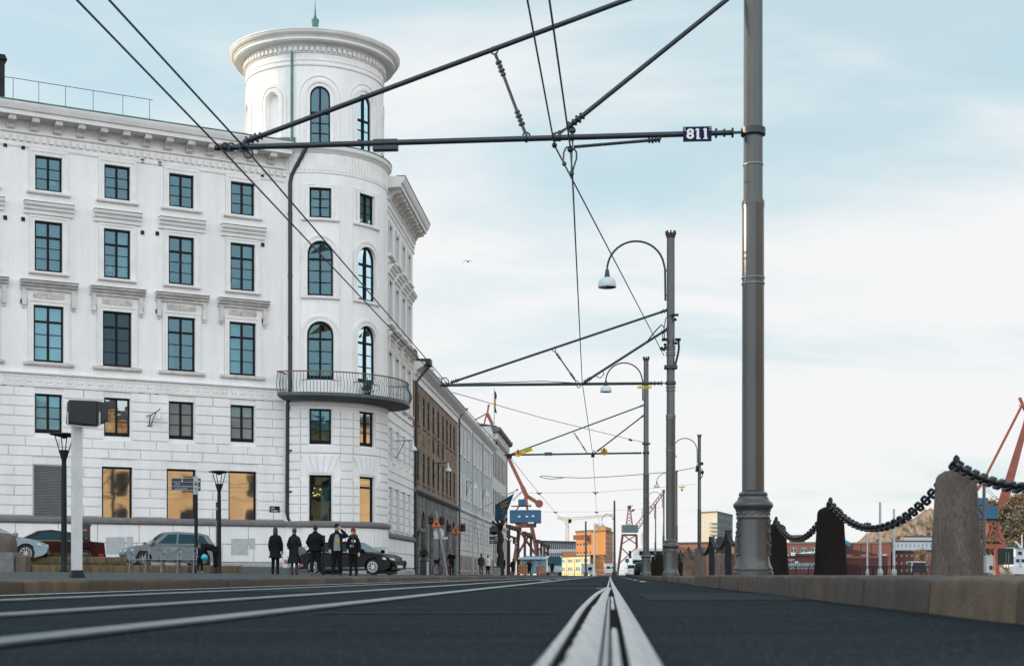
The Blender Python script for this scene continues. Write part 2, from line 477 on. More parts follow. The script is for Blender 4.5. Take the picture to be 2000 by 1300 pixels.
# square and pavement on the left: one height field
ls = [-5.45 - 0.35 * i for i in range(30)] + [-16 - 1.0 * i for i in range(15)] + [-31 - 6 * i for i in range(12)]
ys = [1 + 2.5 * i for i in range(16)] + [41 + 1.0 * i for i in range(40)] + [82 + 6 * i for i in range(16)]
pv = MB(); vs = []; fs = []
for y in ys:
    for l in ls:
        p = lane(l, y); vs.append((p.x, p.y, ground_z(p.x, p.y)))
nl = len(ls)
for i in range(len(ys) - 1):
    for j in range(nl - 1):
        fs.append((i*nl+j, i*nl+j+1, (i+1)*nl+j+1, (i+1)*nl+j))
pv.add(vs, fs)
def brick_mat(name, c1, c2, mortar, scale, rough=0.85, bw=0.5, bh=0.25, msize=0.02, rot=None, coord='Object', bump=0.4):
    m = bpy.data.materials.new(name); m.use_nodes = True
    t = m.node_tree; p = t.nodes['Principled BSDF']; p.inputs['Roughness'].default_value = rough
    p.inputs['Specular IOR Level'].default_value = 0.25
    tcn = t.nodes.new('ShaderNodeTexCoord'); mpn = t.nodes.new('ShaderNodeMapping')
    if rot: mpn.inputs['Rotation'].default_value = rot
    t.links.new(tcn.outputs[coord], mpn.inputs[0])
    b = t.nodes.new('ShaderNodeTexBrick')
    b.inputs['Color1'].default_value = (*c1, 1); b.inputs['Color2'].default_value = (*c2, 1); b.inputs['Mortar'].default_value = (*mortar, 1)
    b.inputs['Scale'].default_value = scale; b.inputs['Brick Width'].default_value = bw; b.inputs['Row Height'].default_value = bh; b.inputs['Mortar Size'].default_value = msize
    t.links.new(mpn.outputs[0], b.inputs['Vector'])
    n = t.nodes.new('ShaderNodeTexNoise'); n.inputs['Scale'].default_value = 1.3; n.inputs['Detail'].default_value = 7
    t.links.new(tcn.outputs['Object'], n.inputs['Vector'])
    mr = t.nodes.new('ShaderNodeMapRange'); mr.inputs['From Min'].default_value = .3; mr.inputs['From Max'].default_value = .7; mr.inputs['To Min'].default_value = .7; mr.inputs['To Max'].default_value = 1.25
    t.links.new(n.outputs['Fac'], mr.inputs['Value'])
    mx = t.nodes.new('ShaderNodeMix'); mx.data_type = 'RGBA'; mx.blend_type = 'MULTIPLY'; mx.inputs['Factor'].default_value = 1
    t.links.new(b.outputs['Color'], mx.inputs[6]); t.links.new(mr.outputs[0], mx.inputs[7])
    t.links.new(mx.outputs[2], p.inputs['Base Color'])
    bp = t.nodes.new('ShaderNodeBump'); bp.inputs['Strength'].default_value = bump; bp.inputs['Distance'].default_value = 0.01; bp.invert = True
    t.links.new(b.outputs['Fac'], bp.inputs['Height']); t.links.new(bp.outputs[0], p.inputs['Normal'])
    return m
M['setts'] = brick_mat('stone_setts', (0.060, 0.068, 0.072), (0.085, 0.092, 0.095), (0.03, 0.034, 0.036), 3.0)
pv.build('square_pavement', M['setts'], kind='structure', smooth=30)

def kerb_line(name, l0, l1, y0, y1, h, step, seed, side=1):
    """granite kerb stones laid end to end, face towards the road at l0, top to l1; rounded arris"""
    r_ = random.Random(seed); mb = MB(); y = y0
    sgn = 1 if l1 > l0 else -1
    while y < y1:
        L = step * r_.uniform(.8, 1.25)
        e = min(y1, y + L); mi = r_.choice([0, 0, 1, 1, 2]); dz = r_.uniform(-.004, .004) * (1 if h < .15 else .6); dl = r_.uniform(-.006, .006)
        pr = [(0, -.05), (0.008, h * .55), (.012, h - .022), (.017, h - .010), (.027, h - .003), (.045, h)]
        ring = []
        ny = 5
        for k in range(ny + 1):
            yy = y + .008 + (e - y - .016) * k / ny
            tk = 0.010 if k in (0, ny) else 0.0
            ring.append([lane(l0 + sgn * (o + dl + tk + r_.uniform(-.002, .002)), yy, z + dz - (tk if z > .05 else 0) + (r_.uniform(-.002, .001) if z > .05 else 0)) for o, z in pr]
                        + [lane(l1, yy, h + dz - tk), lane(l1, yy, -.05)])
        mb.rings(ring, True, True, mi)
        y = e
    return mb.build(name, M['kerb'], kind='structure', smooth=35)
kerb_line('square_kerb', -5.17, -5.5, 1.0, 175, .122, 1.6, 3)
kerb_line('quay_kerb', 1.40, 1.78, 1.2, 24.8, .165, 1.35, 5)
kerb_line('quay_kerb', 1.55, 1.85, 24.9, 130, .135, 1.8, 6)

# quay paving, rough setts near the lens
q = MB()
r_ = random.Random(2)
nx, ny = 40, 200
hz = [[.152 + r_.uniform(0, .016) for _ in range(nx)] for _ in range(ny)]
for j in range(ny):
    for i in range(nx):
        a, b = 1.76 + i * .14, 1.76 + (i + 1) * .14 - .012
        c, d = 1.2 + j * .118, 1.2 + (j + 1) * .118 - .010
        z = hz[j][i]
        q.add([lane(a, c, .14), lane(b, c, .14), lane(b, d, .14), lane(a, d, .14), lane(a+.012, c+.01, z), lane(b-.012, c+.01, z), lane(b-.012, d-.01, z), lane(a+.012, d-.01, z)],
              [(4,5,6,7),(0,1,5,4),(1,2,6,5),(2,3,7,6),(3,0,4,7)])
q.quad(lane(1.7, 1, .142), lane(60, 1, .142), lane(60, 24.8, .142), lane(1.7, 24.8, .142))
q.quad(lane(1.8, 24.8, .132), lane(60, 24.8, .132), lane(60, 180, .132), lane(1.8, 180, .132))
M['quay'] = pm('quay_setts', (0.105, 0.105, 0.105), 0.85, var=0.4, scale=5, bump=0.4, bscale=60)
q.build('quay_pavement', M['quay'], kind='structure')
wt = MB(); wt.quad(lane(60, 1, .01), lane(1500, 1, .01), lane(1500, 2400, .01), lane(60, 2400, .01))
M['water'] = pm('harbour_water', (0.02, 0.035, 0.04), 0.12, var=0.2, scale=0.2, bump=0.3, bscale=2)
wt.build('harbour_water', M['water'], kind='structure')

# ------------------------------------------------------------------ tram rails
def strip(mb, path, w, z0, z1, crown=0.002):
    """flat bar along [(l, Y)] with half widths"""
    ring = []
    for (l, Y), hw in zip(path, w):
        ring.append([lane(l - hw, Y, z0), lane(l - hw, Y, z1 - crown * 2), lane(l - hw * .7, Y, z1 - crown * .4), lane(l, Y, z1), lane(l + hw * .7, Y, z1 - crown * .4), lane(l + hw, Y, z1 - crown * 2), lane(l + hw, Y, z0)])
    mb.rings(ring, True, True)
def rail_thing(label, parts, bed):
    t = thing('tram_rail', label, 'tram rail', lane(bed[0][0], 6), 'tram rails set in the asphalt')
    b = MB()
    b.rings([[lane(l - w, Y, -.01), lane(l - w, Y, .004), lane(l + w, Y, .004), lane(l + w, Y, -.01)] for l, Y, w in bed], True, True)
    b.build('groove_bed', M['groove'], t)
    for nm, path, w in parts:
        m = MB(); strip(m, path, w, .0, .016); m.build(nm, M['rail_dull'], t, smooth=50)
    return t
def edge_strip(mb, rows, z0, z1):
    """bar given by left and right edges: rows of (Y, left, right)"""
    ring = []
    for Y, a, b in rows:
        c = (a + b) / 2; h = (b - a) / 2
        ring.append([lane(a, Y, z0), lane(a, Y, z1 - .005), lane(c - h * .75, Y, z1 - .001), lane(c, Y, z1), lane(c + h * .75, Y, z1 - .001), lane(b, Y, z1 - .005), lane(b, Y, z0)])
    mb.rings(ring, True, True)
t = thing('tram_rail', 'grooved tram rail running straight away from the lens, with a second rail joining it', 'tram rail', lane(0, 6), 'tram rails set in the asphalt')
m = MB(); m.rings([[lane(l - w, Y, -.01), lane(l - w, Y, .004), lane(l + w, Y, .004), lane(l + w, Y, -.01)] for l, Y, w in ((-.022, 1.2, .118), (-.026, 5, .122), (-.03, 8, .124), (-.024, 12.5, .112), (.005, 17.8, .078), (.010, 24, .062), (.0, 160, .06))], True, True); m.build('groove_bed', M['groove'], t)
m = MB(); edge_strip(m, [(1.2, .034, .090), (4.5, .0355, .091), (7.8, .031, .088), (12.1, .030, .082), (17.3, .018, .072), (24, .010, .064), (40, .0, .05), (160, .0, .05)], 0, .018); m.build('rail_head', M['rail'], t, smooth=50)
m = MB(); edge_strip(m, [(1.2, -.134, -.109), (2.7, -.133, -.108), (4.5, -.137, -.114), (6.2, -.147, -.121), (7.8, -.1465, -.120), (10, -.142, -.110), (12.1, -.133, -.098), (15, -.098, -.060), (17.3, -.065, -.030), (18.6, -.046, -.020), (24, -.044, -.018), (160, -.05, -.02)], 0, .018); m.build('joining_rail', M['rail'], t, smooth=50)
jr = random.Random(9); rows = [(1.2, -.088, -.020)]
yy = 1.8
while yy < 7.2: rows += [(yy, -.089, -.021), (yy + .26, -.088, -.021), (yy + .28, -.084, -.021), (yy + .33 + jr.uniform(0, .05), -.084, -.021)]; yy += .42 + jr.uniform(0, .2)
rows += [(7.9, -.078, -.022), (10, -.074, -.017), (12.1, -.070, -.013), (15, -.052, -.002), (16.6, -.040, .010), (17.2, -.030, .012), (17.6, -.012, .010)]
m = MB(); edge_strip(m, rows, 0, .018); m.build('frog_rail', M['rail'], t, smooth=50)
m = MB(); edge_strip(m, [(1.2, -.0165, -.003), (4.5, -.0155, -.0025), (7.8, -.0165, -.004), (10.5, -.012, -.003)], 0, .013); m.build('check_rail', M['rail_dull'], t, smooth=50)
for y0, y1 in ((1.2, 4.25), (6.85, 8.1), (8.3, 10.4)): m = MB(); edge_strip(m, [(y0, .003, .022), (y1 - .1, .002, .020), (y1, .005, .017)], 0, .014); m.build('groove_insert', M['rail'], t, smooth=50)
for l, lab in ((-1.44, 'left rail of the nearer track, a pale double line across the asphalt'),
               (-2.42, 'right rail of the farther track, near the middle of the street'),
               (-3.82, 'left rail of the farther track, next to the square kerb')):
    rail_thing(lab, [('rail_head', [(l + .0, 1.2), (l, 170)], [.024, .026]), ('check_rail', [(l - .080, 1.2), (l - .080, 170)], [.011, .013])],
               [(l - .04, 1.2, .085), (l - .04, 170, .085)])
# painted markings
pt = MB()
def paint(l0, l1, y0, y1):
    pt.quad(lane(l0, y0, .006), lane(l1, y0, .006), lane(l1, y1, .006), lane(l0, y1, .006))
paint(-4.95, -4.82, 3, 60)
for i in range(9): paint(-4.35, -4.22, 62 + 11 * i, 66 + 11 * i)
for i in range(8): paint(.75, .87, 34 + 11 * i, 38.5 + 11 * i)
for i in range(6): paint(-.17 + i * .022, -.157 + i * .022, 17.4, 18.2)
paint(-1.36, -.19, 17.65, 17.72)
for i in range(10): paint(-2.0, -1.88, 40 + 12 * i, 46 + 12 * i)
pt.build('road_markings', M['roadpaint'], kind='structure')

ap = MB()
def patch(l0, l1, y0, y1): ap.quad(lane(l0, y0, .003), lane(l1, y0, .003), lane(l1, y1, .003), lane(l0, y1, .003))
patch(.25, 1.36, 9.5, 13.2); patch(-1.33, -.2, 24, 29); patch(-3.7, -2.55, 14, 21); patch(.2, 1.3, 31, 33); patch(-1.30, -.25, 6.2, 6.45)
M['asphalt_patch'] = pm('patched_asphalt', (.0145, .0215, .026), .9, var=.35, scale=1.6, spec=.1, grain=.6, stretch=(.5, 1.6, 1)); ap.build('asphalt_repairs', M['asphalt_patch'], kind='structure')
gr = MB(); k = random.Random(12)
for _ in range(9000):
    Y = 2.2 + 14 * k.random() ** 1.7; l = k.uniform(-.42, .46) * Y - KX * Y
    if l > 1.36 or l < -5.1 or -.16 < l < .11: continue
    p = lane(l, Y, .001); s_ = k.uniform(.0012, .0036) * (1 + Y * .06); a = k.uniform(0, 6.3); mi = 0 if k.random() < .6 else 1
    gr.add([p + Vector((math.cos(a + j * 2.1) * s_ * k.uniform(.7, 1.3), math.sin(a + j * 2.1) * s_ * k.uniform(.7, 1.3), -.001)) for j in range(3)] + [p + Vector((0, 0, s_ * k.uniform(.5, .9)))], [(0, 1, 3), (1, 2, 3), (2, 0, 3)], mi)
gr.build('grit', [pm('dark_grit', (.018, .027, .033), .8, var=.3, scale=30), pm('pale_grit', (.032, .042, .048), .8, var=.3, scale=30)], kind='stuff', label='loose stone grit scattered on the asphalt', cat='grit')
# ------------------------------------------------------------------ terrace steps left
M['stepstone'] = pm('mossy_step_granite', (0.19, 0.125, 0.068), 0.85, var=0.4, scale=3.0, bump=0.6, bscale=40, var2=(0.035, 0.030, 0.014), stretch=(3.2, 3.2, 0.4), detail=8, grain=.3)
def step_wall(label, a, b, z0, z1, th):
    t = MB(); a = Vector(a); b = Vector(b); d = (b - a); L = d.length; d.normalize(); n = Vector((-d.y, d.x, 0)); s = 0; k = random.Random(int(L * 10))
    while s < L:
        e = min(L, s + k.uniform(1.3, 2.2))
        p0, p1 = a + d * (s + .01), a + d * (e - .01)
        pr = [(0, z0), (.0, z1 - .06), (.02, z1 - .02), (.06, z1), (th, z1), (th, z0)]
        t.rings([[p + n * o + Vector((0, 0, z + k.uniform(-.006, .006))) for o, z in pr] for p in (p0, p1)], True, True)
        s = e
    return t.build('terrace_step', M['stepstone'], smooth=35, label=label, cat='stone step', group='granite terrace steps in the square')
step_wall('long low mossy granite step behind the lamp posts and benches', ST0 - STD * 12, ST1 + STD * .3, .1, .52, .45)
u0 = ST0 + STN * 2.6
step_wall('upper mossy granite step in front of the parked red car', u0 - STD * 12, u0 + STD * 4.6, .4, .86, .45)
# the clipped grass on the terrace
def grass(name, a, b, w0, w1, z, n, seed, label):
    mb = MB(); k = random.Random(seed); a = Vector(a); b = Vector(b); d = b - a; L = d.length; d.normalize(); nn = Vector((-d.y, d.x, 0))
    for _ in range(n):
        p = a + d * k.uniform(0, L) + nn * k.uniform(w0, w1); p.z = z
        h = k.uniform(.08, .24); w = k.uniform(.010, .024); an = k.uniform(0, PI)
        x = Vector((math.cos(an), math.sin(an), 0)) * w; tp = Vector((k.uniform(-.06, .06), k.uniform(-.06, .06), h))
        mb.add([p - x, p + x, p + tp], [(0, 1, 2)])
    M.setdefault('grass', pm('grass_blades', (0.045, 0.060, 0.018), 0.7, var=0.5, scale=2, var2=(0.075, 0.060, 0.020)))
    mb.build(name, M['grass'], kind='stuff', label=label, cat='grass')
grass('grass', ST0 - STD * 6, ST0 + STD * 4.5, 1.9, 2.6, .50, 2600, 4, 'grass growing at the foot of the upper granite step')
grass('grass', u0 - STD * 6, u0 + STD * 3.4, .4, 1.3, .84, 3000, 5, 'grass strip along the upper step in front of the cars')
sl = MB()
sl.prism([ST0 - STD * 12 + STN * .4 + Vector((0,0,.505)), ST0 + STD * 5 + STN * .4 + Vector((0,0,.505)), ST0 + STD * 5 + STN * 2.7 + Vector((0,0,.505)), ST0 - STD * 12 + STN * 2.7 + Vector((0,0,.505))], (0, 0, -.3))
sl.prism([u0 - STD * 12 + STN * .4 + Vector((0,0,.845)), u0 + STD * 4.2 + STN * .4 + Vector((0,0,.845)), u0 + STD * 3.4 + STN * 1.4 + Vector((0,0,.80)), u0 - STD * 12 + STN * 1.4 + Vector((0,0,.80))], (0, 0, -.4))
M['soil'] = pm('dark_turf_soil', (0.028, 0.028, 0.016), 0.95, var=0.4, scale=4)
sl.build('terrace_ground', M['soil'], kind='structure')
# stone pier at the left end of the steps
pb = thing('stone_pier', 'weathered granite pier at the left end of the terrace steps', 'stone pier', at(15, 1117, 45))
m = MB(); c = at(5, 1117, 45.2)
m.box((c.x, c.y, .5), (1.0, .9, .75)); m.build('base', M['granite_band'], pb, bevel=.03)
m = MB(); m.lathe([(.46, .875), (.47, 1.1), (.46, 1.2), (.40, 1.35), (.25, 1.46), (.02, 1.5)], (c.x, c.y, 0), 8); m.build('cap', M['bollard'], pb, smooth=40)
m = MB(); m.box((c.x + .68, c.y - .1, .45), (.34, .5, .62)); m.build('side_block', M['bollard'], pb, bevel=.03)
# ================================================================== facade tools
class Flat:
    def __init__(s, O, a):
        s.O = Vector((O[0], O[1], 0)); s.a = Vector((a[0], a[1], 0)).normalized(); s.n = Vector((s.a.y, -s.a.x, 0)); s.step = 1e9
    def P(s, u, z, o=0.0):
        p = s.O + s.a * u + s.n * o; return Vector((p.x, p.y, z))
    def u(s, px):
        k = (px - CX) / F; return (k * s.O.y - s.O.x) / (s.a.x - k * s.a.y)
    def z(s, px, py):
        return CZ + (HY - py) * (s.O.y + s.a.y * s.u(px)) / F
class Cyl:
    def __init__(s, C, r):
        s.C = Vector((C[0], C[1], 0)); s.r = r; s.step = 0.34
    def P(s, u, z, o=0.0):
        t = u / s.r; r = s.r + o
        return Vector((s.C.x + r * math.sin(t), s.C.y - r * math.cos(t), z))
    def u(s, px):
        best = min((abs(1000 + 2800 * (s.C.x + s.r * math.sin(t)) / (s.C.y - s.r * math.cos(t)) - px), t) for t in [R(-95 + .1 * i) for i in range(1900)])
        return best[1] * s.r
    def z(s, px, py):
        return CZ + (HY - py) * (s.C.y - s.r * math.cos(s.u(px) / s.r)) / F
def usplit(S, u0, u1):
    n = max(1, int(math.ceil((u1 - u0) / S.step))); return [u0 + (u1 - u0) * i / n for i in range(n + 1)]
def fsweep(mb, S, prof, u0, u1, mi=0, closed=True):
    mb.rings([[S.P(u, z, o) for o, z in prof] for u in usplit(S, u0, u1)], closed, closed, mi)
def fbox(mb, S, u0, u1, z0, z1, o0, o1, mi=0):
    fsweep(mb, S, [(o0, z0), (o1, z0), (o1, z1), (o0, z1)], u0, u1, mi)
def outline(uc, w, z0, z1, inset=0.0, arch=False, n=14, bottom=None):
    b = inset if bottom is None else bottom
    a, c = uc - w / 2 + inset, uc + w / 2 - inset
    if not arch:
        return [(a, z0 + b), (a, z1 - inset), (c, z1 - inset), (c, z0 + b)]
    r = w / 2 - inset; sp = z1 - w / 2
    return [(a, z0 + b)] + [(uc - r * math.cos(PI * i / n), sp + r * math.sin(PI * i / n)) for i in range(n + 1)] + [(c, z0 + b)]
def fring(mb, S, outer, inner, o0, o1, mi=0):
    rg = [[S.P(*a, o0), S.P(*a, o1), S.P(*b, o1), S.P(*b, o0)] for a, b in zip(outer, inner)]
    rg.append(rg[0]); mb.rings(rg, False, True, mi)
def fwall(mb, S, u0, u1, z0, z1, ops, depth=0.25, mi=0, floor=None):
    us = {u0, u1}; zs = {z0, z1}
    for (uc, w, a, b, arch) in ops:
        us |= {uc - w / 2, uc + w / 2}; zs |= {a, b}
    us = sorted(x for x in us if u0 - 1e-6 <= x <= u1 + 1e-6); zs = sorted(x for x in zs if z0 - 1e-6 <= x <= z1 + 1e-6)
    for a, b in zip(us, us[1:]):
        if b - a < 1e-5: continue
        for c, d in zip(zs, zs[1:]):
            if d - c < 1e-5: continue
            um, zm = (a + b) / 2, (c + d) / 2
            if any(abs(um - o[0]) < o[1] / 2 and o[2] < zm < o[3] for o in ops): continue
            ss = usplit(S, a, b)
            for e, f in zip(ss, ss[1:]):
                mb.quad(S.P(e, c), S.P(f, c), S.P(f, d), S.P(e, d), mi)
    for (uc, w, a, b, arch) in ops:
        ol = outline(uc, w, a, b, 0, arch)
        for p, q in zip(ol, ol[1:] + ol[:1]):
            mb.quad(S.P(*p, 0), S.P(*q, 0), S.P(*q, -depth), S.P(*p, -depth), mi)
        if arch:
            for p, q in zip(ol[1:], ol[2:-1]):
                mb.quad(S.P(*p), S.P(*q), S.P(q[0], b), S.P(p[0], b), mi)
def rusticate(mb, S, u0, u1, z0, z1, rows, ops, proud=0.065, gap=0.062, vgap=0.045, length=1.5, seed=1, vous=False, bigtop=None):
    hz = (z1 - z0) / rows
    for i in range(rows):
        a, b = z0 + i * hz + gap / 2, z0 + (i + 1) * hz - gap / 2
        iv = [(u0, u1)]
        for (uc, w, oa, ob, arch) in ops:
            if oa < b - .02 and ob > a + .02:
                nv = []
                for p, q in iv:
                    if uc + w / 2 <= p or uc - w / 2 >= q: nv.append((p, q)); continue
                    if uc - w / 2 > p: nv.append((p, uc - w / 2 - .02))
                    if uc + w / 2 < q: nv.append((uc + w / 2 + .02, q))
                iv = nv
        for p, q in iv:
            L = q - p
            if L < .12: continue
            if L < 2.9:
                cuts = [p, q] if i % 2 or L < .9 else [p, (p + q) / 2, q]
            else:
                cuts = [p]; c = p + length * (.5 if i % 2 else 1.0)
                while c < q - .4: cuts.append(c); c += length
                cuts.append(q)
            for c, d in zip(cuts, cuts[1:]):
                fbox(mb, S, c + vgap / 2, d - vgap / 2, a, b, -.01, proud)

def window(S, root, uc, w, z0, z1, gl, arch=False, rows=3, transom=None, rec=0.16, surround=None, sill=None, hood=None, frieze=False, mull=True, ft=0.085, name='window', smooth=None, framemat=None, trim=None, bars=True, base=None, cur=(), lamp=None):
    trim = trim or M['trim']
    fm = framemat or M['frame']
    f = MB()
    fring(f, S, outline(uc, w, z0, z1, 0.003, arch), outline(uc, w, z0, z1, ft, arch, bottom=base or ft * 1.3), -rec - .05, -rec + .03)
    iz0, iz1 = z0 + (base or ft * 1.3), z1 - ft
    if mull: fbox(f, S, uc - .05, uc + .05, iz0, iz1 - .01, -rec - .045, -rec + .026)
    if transom:
        zt = iz0 + (iz1 - iz0) * transom
        fbox(f, S, uc - w / 2 + ft, uc + w / 2 - ft, zt - .05, zt + .05, -rec - .045, -rec + .022)
    else: zt = iz1
    if bars:
        for i in range(1, rows):
            zz = iz0 + (zt - iz0) * i / rows
            fbox(f, S, uc - w / 2 + ft, uc + w / 2 - ft, zz - .016, zz + .016, -rec - .03, -rec + .012)
    wo = f.build(name, fm, root)
    p = MB(); hw_ = w / 2 - ft + .01
    if mull and not arch and S.step > 1e3:
        for s_ in (-1, 1):      # each casement hangs at its own slight angle
            ta, tb = rng.uniform(-.018, .018), rng.uniform(-.008, .008); f_ = lambda u, z: S.P(u, z, -rec - .02 + ta * (u - uc - s_ * hw_ / 2) + tb * (z - (iz0 + iz1) / 2))
            p.quad(f_(uc + min(0, s_) * hw_, iz0 - .01), f_(uc + max(0, s_) * hw_, iz0 - .01), f_(uc + max(0, s_) * hw_, iz1 + .01), f_(uc + min(0, s_) * hw_, iz1 + .01))
    else:
        p.add([S.P(u, z, -rec - .02) for u, z in outline(uc, w - 2 * ft + .02, iz0 - .01, iz1 + .01, 0, arch)], [tuple(range(len(outline(0, 1, 0, 3, 0, arch))))])
    p.build('pane', gl, wo)
    for ca, cb, cz in cur:
        q = MB(); a_, b_ = uc - w / 2 + ca * w, uc - w / 2 + cb * w; n = max(4, int((b_ - a_) / .05)); rg = []
        for k_ in range(n + 1):
            u_ = a_ + (b_ - a_) * k_ / n; o_ = -rec - .22 + .025 * math.sin(k_ * 1.7)
            rg.append([S.P(u_, z0 + .02, o_), S.P(u_, z0 + .02, o_ - .01), S.P(u_, z0 + (z1 - z0) * cz, o_ - .01), S.P(u_, z0 + (z1 - z0) * cz, o_)])
        q.rings(rg, True, True); q.build('curtain', M['curtain'], wo)
    if gl in (M['clear'], M['clear_soft'], M['clear_gold']):
        q = MB(); q.quad(S.P(uc - w * .8, z0 - .4, -rec - 1.0), S.P(uc + w * .8, z0 - .4, -rec - 1.0), S.P(uc + w * .8, z1 + .4, -rec - 1.0), S.P(uc - w * .8, z1 + .4, -rec - 1.0)); q.build('room', M['interior'], wo)
    if lamp is not None:
        q = MB(); c_ = S.P(uc - w / 2 + lamp * w, z0 + .02, -rec - .3); q.lathe([(.10, 0), (.02, .04), (.02, .36), (.19, .36), (.12, .60)], c_, 12); q.build('table_lamp', M['curtain'], wo)
    if surround:
        s = MB()
        t1, pr = surround
        fring(s, S, outline(uc, w + 2 * t1, z0 - .0, z1 + t1, 0, arch, bottom=0), outline(uc, w, z0, z1, -.004, arch, bottom=0), -.01, pr * .55)
        fring(s, S, outline(uc, w + 2 * t1, z0 - .0, z1 + t1, 0, arch, bottom=0), outline(uc, w + 2 * t1, z0, z1 + t1, t1 * .38, arch, bottom=0), -.01, pr)
        s.build('surround', trim, wo)
    if sill:
        s = MB(); ww, hh, pr = sill
        fsweep(s, S, [(-.14, z0 - hh), (pr * .8, z0 - hh), (pr, z0 - hh * .7), (pr, z0 - .02), (-.14, z0 + .01)], uc - ww / 2, uc + ww / 2)
        s.build('sill', trim if not frieze else M['ornament'], wo)
    if hood:
        s = MB(); ww, za, zb, pr = hood
        h = zb - za
        fsweep(s, S, [(-.01, za), (pr * .25, za), (pr * .3, za + h * .3), (pr * .55, za + h * .42), (pr * .62, za + h * .62), (pr * .9, za + h * .75), (pr, za + h * .95), (pr, zb), (-.01, zb + .05)], uc - ww / 2, uc + ww / 2)
        s.build('hood', M['ornament'] if frieze else trim, wo)
        s = MB(); fbox(s, S, uc - ww / 2 - .01, uc + ww / 2 + .01, zb + .004, zb + .035, -.01, pr + .015); s.build('lead_flashing', M['drain'], wo)
        if frieze:
            s = MB(); fa, fb = z1 + .17, za - .02
            fw = w * 1.02
            fbox(s, S, uc - fw / 2, uc + fw / 2, fa, fb, -.01, .05)
            zc = (fa + fb) / 2; rr = (fb - fa) * .30
            for sg in (-1, 1):                      # acanthus scrolls on either side of a shell
                for k, (dx, r0) in enumerate(((.22, rr), (.36, rr * .85), (.46, rr * .6))):
                    pts = [S.P(uc + sg * (fw * dx + r0 * (1 - i / 16) * math.cos(i * .75 + k)), zc + (1 if k % 2 else -1) * r0 * (1 - i / 16) * math.sin(i * .75 + k), .06) for i in range(14)]
                    s.tube(pts, .022, 5)
                fbox(s, S, uc + sg * (ww / 2 - .17) - .09, uc + sg * (ww / 2 - .17) + .09, fa - .22, fb + .02, -.01, .15)
                fbox(s, S, uc + sg * (ww / 2 - .17) - .06, uc + sg * (ww / 2 - .17) + .06, fa - .34, fa - .2, -.01, .09)
            for k in range(7):
                an = R(18 + 24 * k)
                s.tube([S.P(uc, zc - rr, .06), S.P(uc + math.cos(an) * rr * 1.1, zc - rr + math.sin(an) * rr * 2.0, .075)], [.015, .032], 5)
            s.build('frieze', M['ornament'], wo)
    return wo

# ================================================================== the white corner building
H = 21.4
d0, d1 = F * H / 921.0, F * H / 838.0
A0 = Vector((-1000 * d0 / F, d0)); A1 = Vector((-440 * d1 / F, d1))
SA = Flat(A0, A1 - A0)
TC = Vector((-10.3, 75.0)); TR = 3.75
ST = Cyl(TC, TR); SD = Cyl(TC, 3.56)
SB = Flat(lane(-11.98, 76.3), RD)
uE = SA.u(566)
U0 = -92.0
B = thing('corner_building', 'white stucco palace on the square corner with a round tower, balcony and arched tower windows', 'building', (TC.x, TC.y, .2))
# columns of windows on the square front
cols = [SA.u(95), SA.u(229), SA.u(354.5), SA.u(474)]
pitch = (cols[3] - cols[0]) / 3
allc = [cols[0] - pitch * k for k in (4, 3, 2, 1)] + cols
zA = lambda y: SA.z(95, y)
RW = {  # row: (z0, z1, width)
    5: (zA(374), zA(306), 1.20), 4: (zA(531), zA(433), 1.24), 3: (zA(707), zA(597), 1.34), 2: (zA(846), zA(769), 1.22),
    1: (SA.z(225, 1019), SA.z(225, 911), 1.42)}
opsA = [(c, w, a, b, False) for c in allc for (a, b, w) in RW.values()]
zgb = SA.z(225, 1020)                       # granite band under the ground floor
zkey0, zkey1 = SA.z(225, 762), SA.z(225, 742)
wall = MB()
fwall(wall, SA, U0, uE + .4, -.1, 20.9, opsA)
wall.quad(SA.P(U0, -.1), SA.P(U0, -.1, -14), SA.P(U0, 20.9, -14), SA.P(U0, 20.9))
wall.quad(SA.P(U0, -.1, -14), SA.P(uE - 4, -.1, -14), SA.P(uE - 4, 20.9, -14), SA.P(U0, 20.9, -14))
uB0, uB1 = -2.0, SB.u(806)
# street front
bc = [SB.u(x) for x in (762.5, 775.8, 788.2, 799.2)]
dz = -.3
opsB = [(c, w * .93, a + dz, b + dz, False) for c in bc for (a, b, w) in RW.values()]
fwall(wall, SB, uB0, uB1, -.1, 20.7, opsB)
wall.quad(SB.P(uB1, -.1), SB.P(uB1, -.1, -14), SB.P(uB1, 20.7, -14), SB.P(uB1, 20.7))
# tower, lower shaft
u12, u53 = ST.u(626), ST.u(718)
step_ = u53 - u12
zT = lambda y: ST.z(626, y)
TW = {5: (zT(425), zT(366), 1.10, False), 4: (zT(577), zT(470), 1.30, True), 3: (zT(741), zT(627), 1.34, True), 2: (zT(867), zT(798), 1.10, False), 1: (zT(1023), zT(927), 1.12, False)}
tc_ = [u12, u53]
opsT = [(c, w, a, b, ar) for c in tc_ for (a, b, w, ar) in TW.values()]
fwall(wall, ST, R(-60) * TR, R(120) * TR, -.1, 20.3, opsT)
wall.build('wall', M['stucco'], B)
tw = MB()
du = [SD.r * t / TR for t in (u12, u53)]
zD = lambda y: SD.z(624, y)
dz0, dz1 = zD(283) - .5, zD(168)
opsD = [(t, 1.02, dz0, dz1, True) for t in du]
nich = [du[0] - (du[1] - du[0]), du[0] - 2 * (du[1] - du[0]), du[1] + (du[1] - du[0])]
opsN = [(t, .74, dz0 + .9, dz1 - .25, True) for t in nich]
fwall(tw, SD, R(-180) * SD.r, R(180) * SD.r, 20.2, 26.9, opsD + opsN)
for (uc, w, a, b, ar) in opsN:
    ol = outline(uc, w, a, b, 0, True)
    tw.add([SD.P(u, z, -.25) for u, z in ol], [tuple(range(len(ol)))])
tw.build('tower_drum', M['stucco'], B)
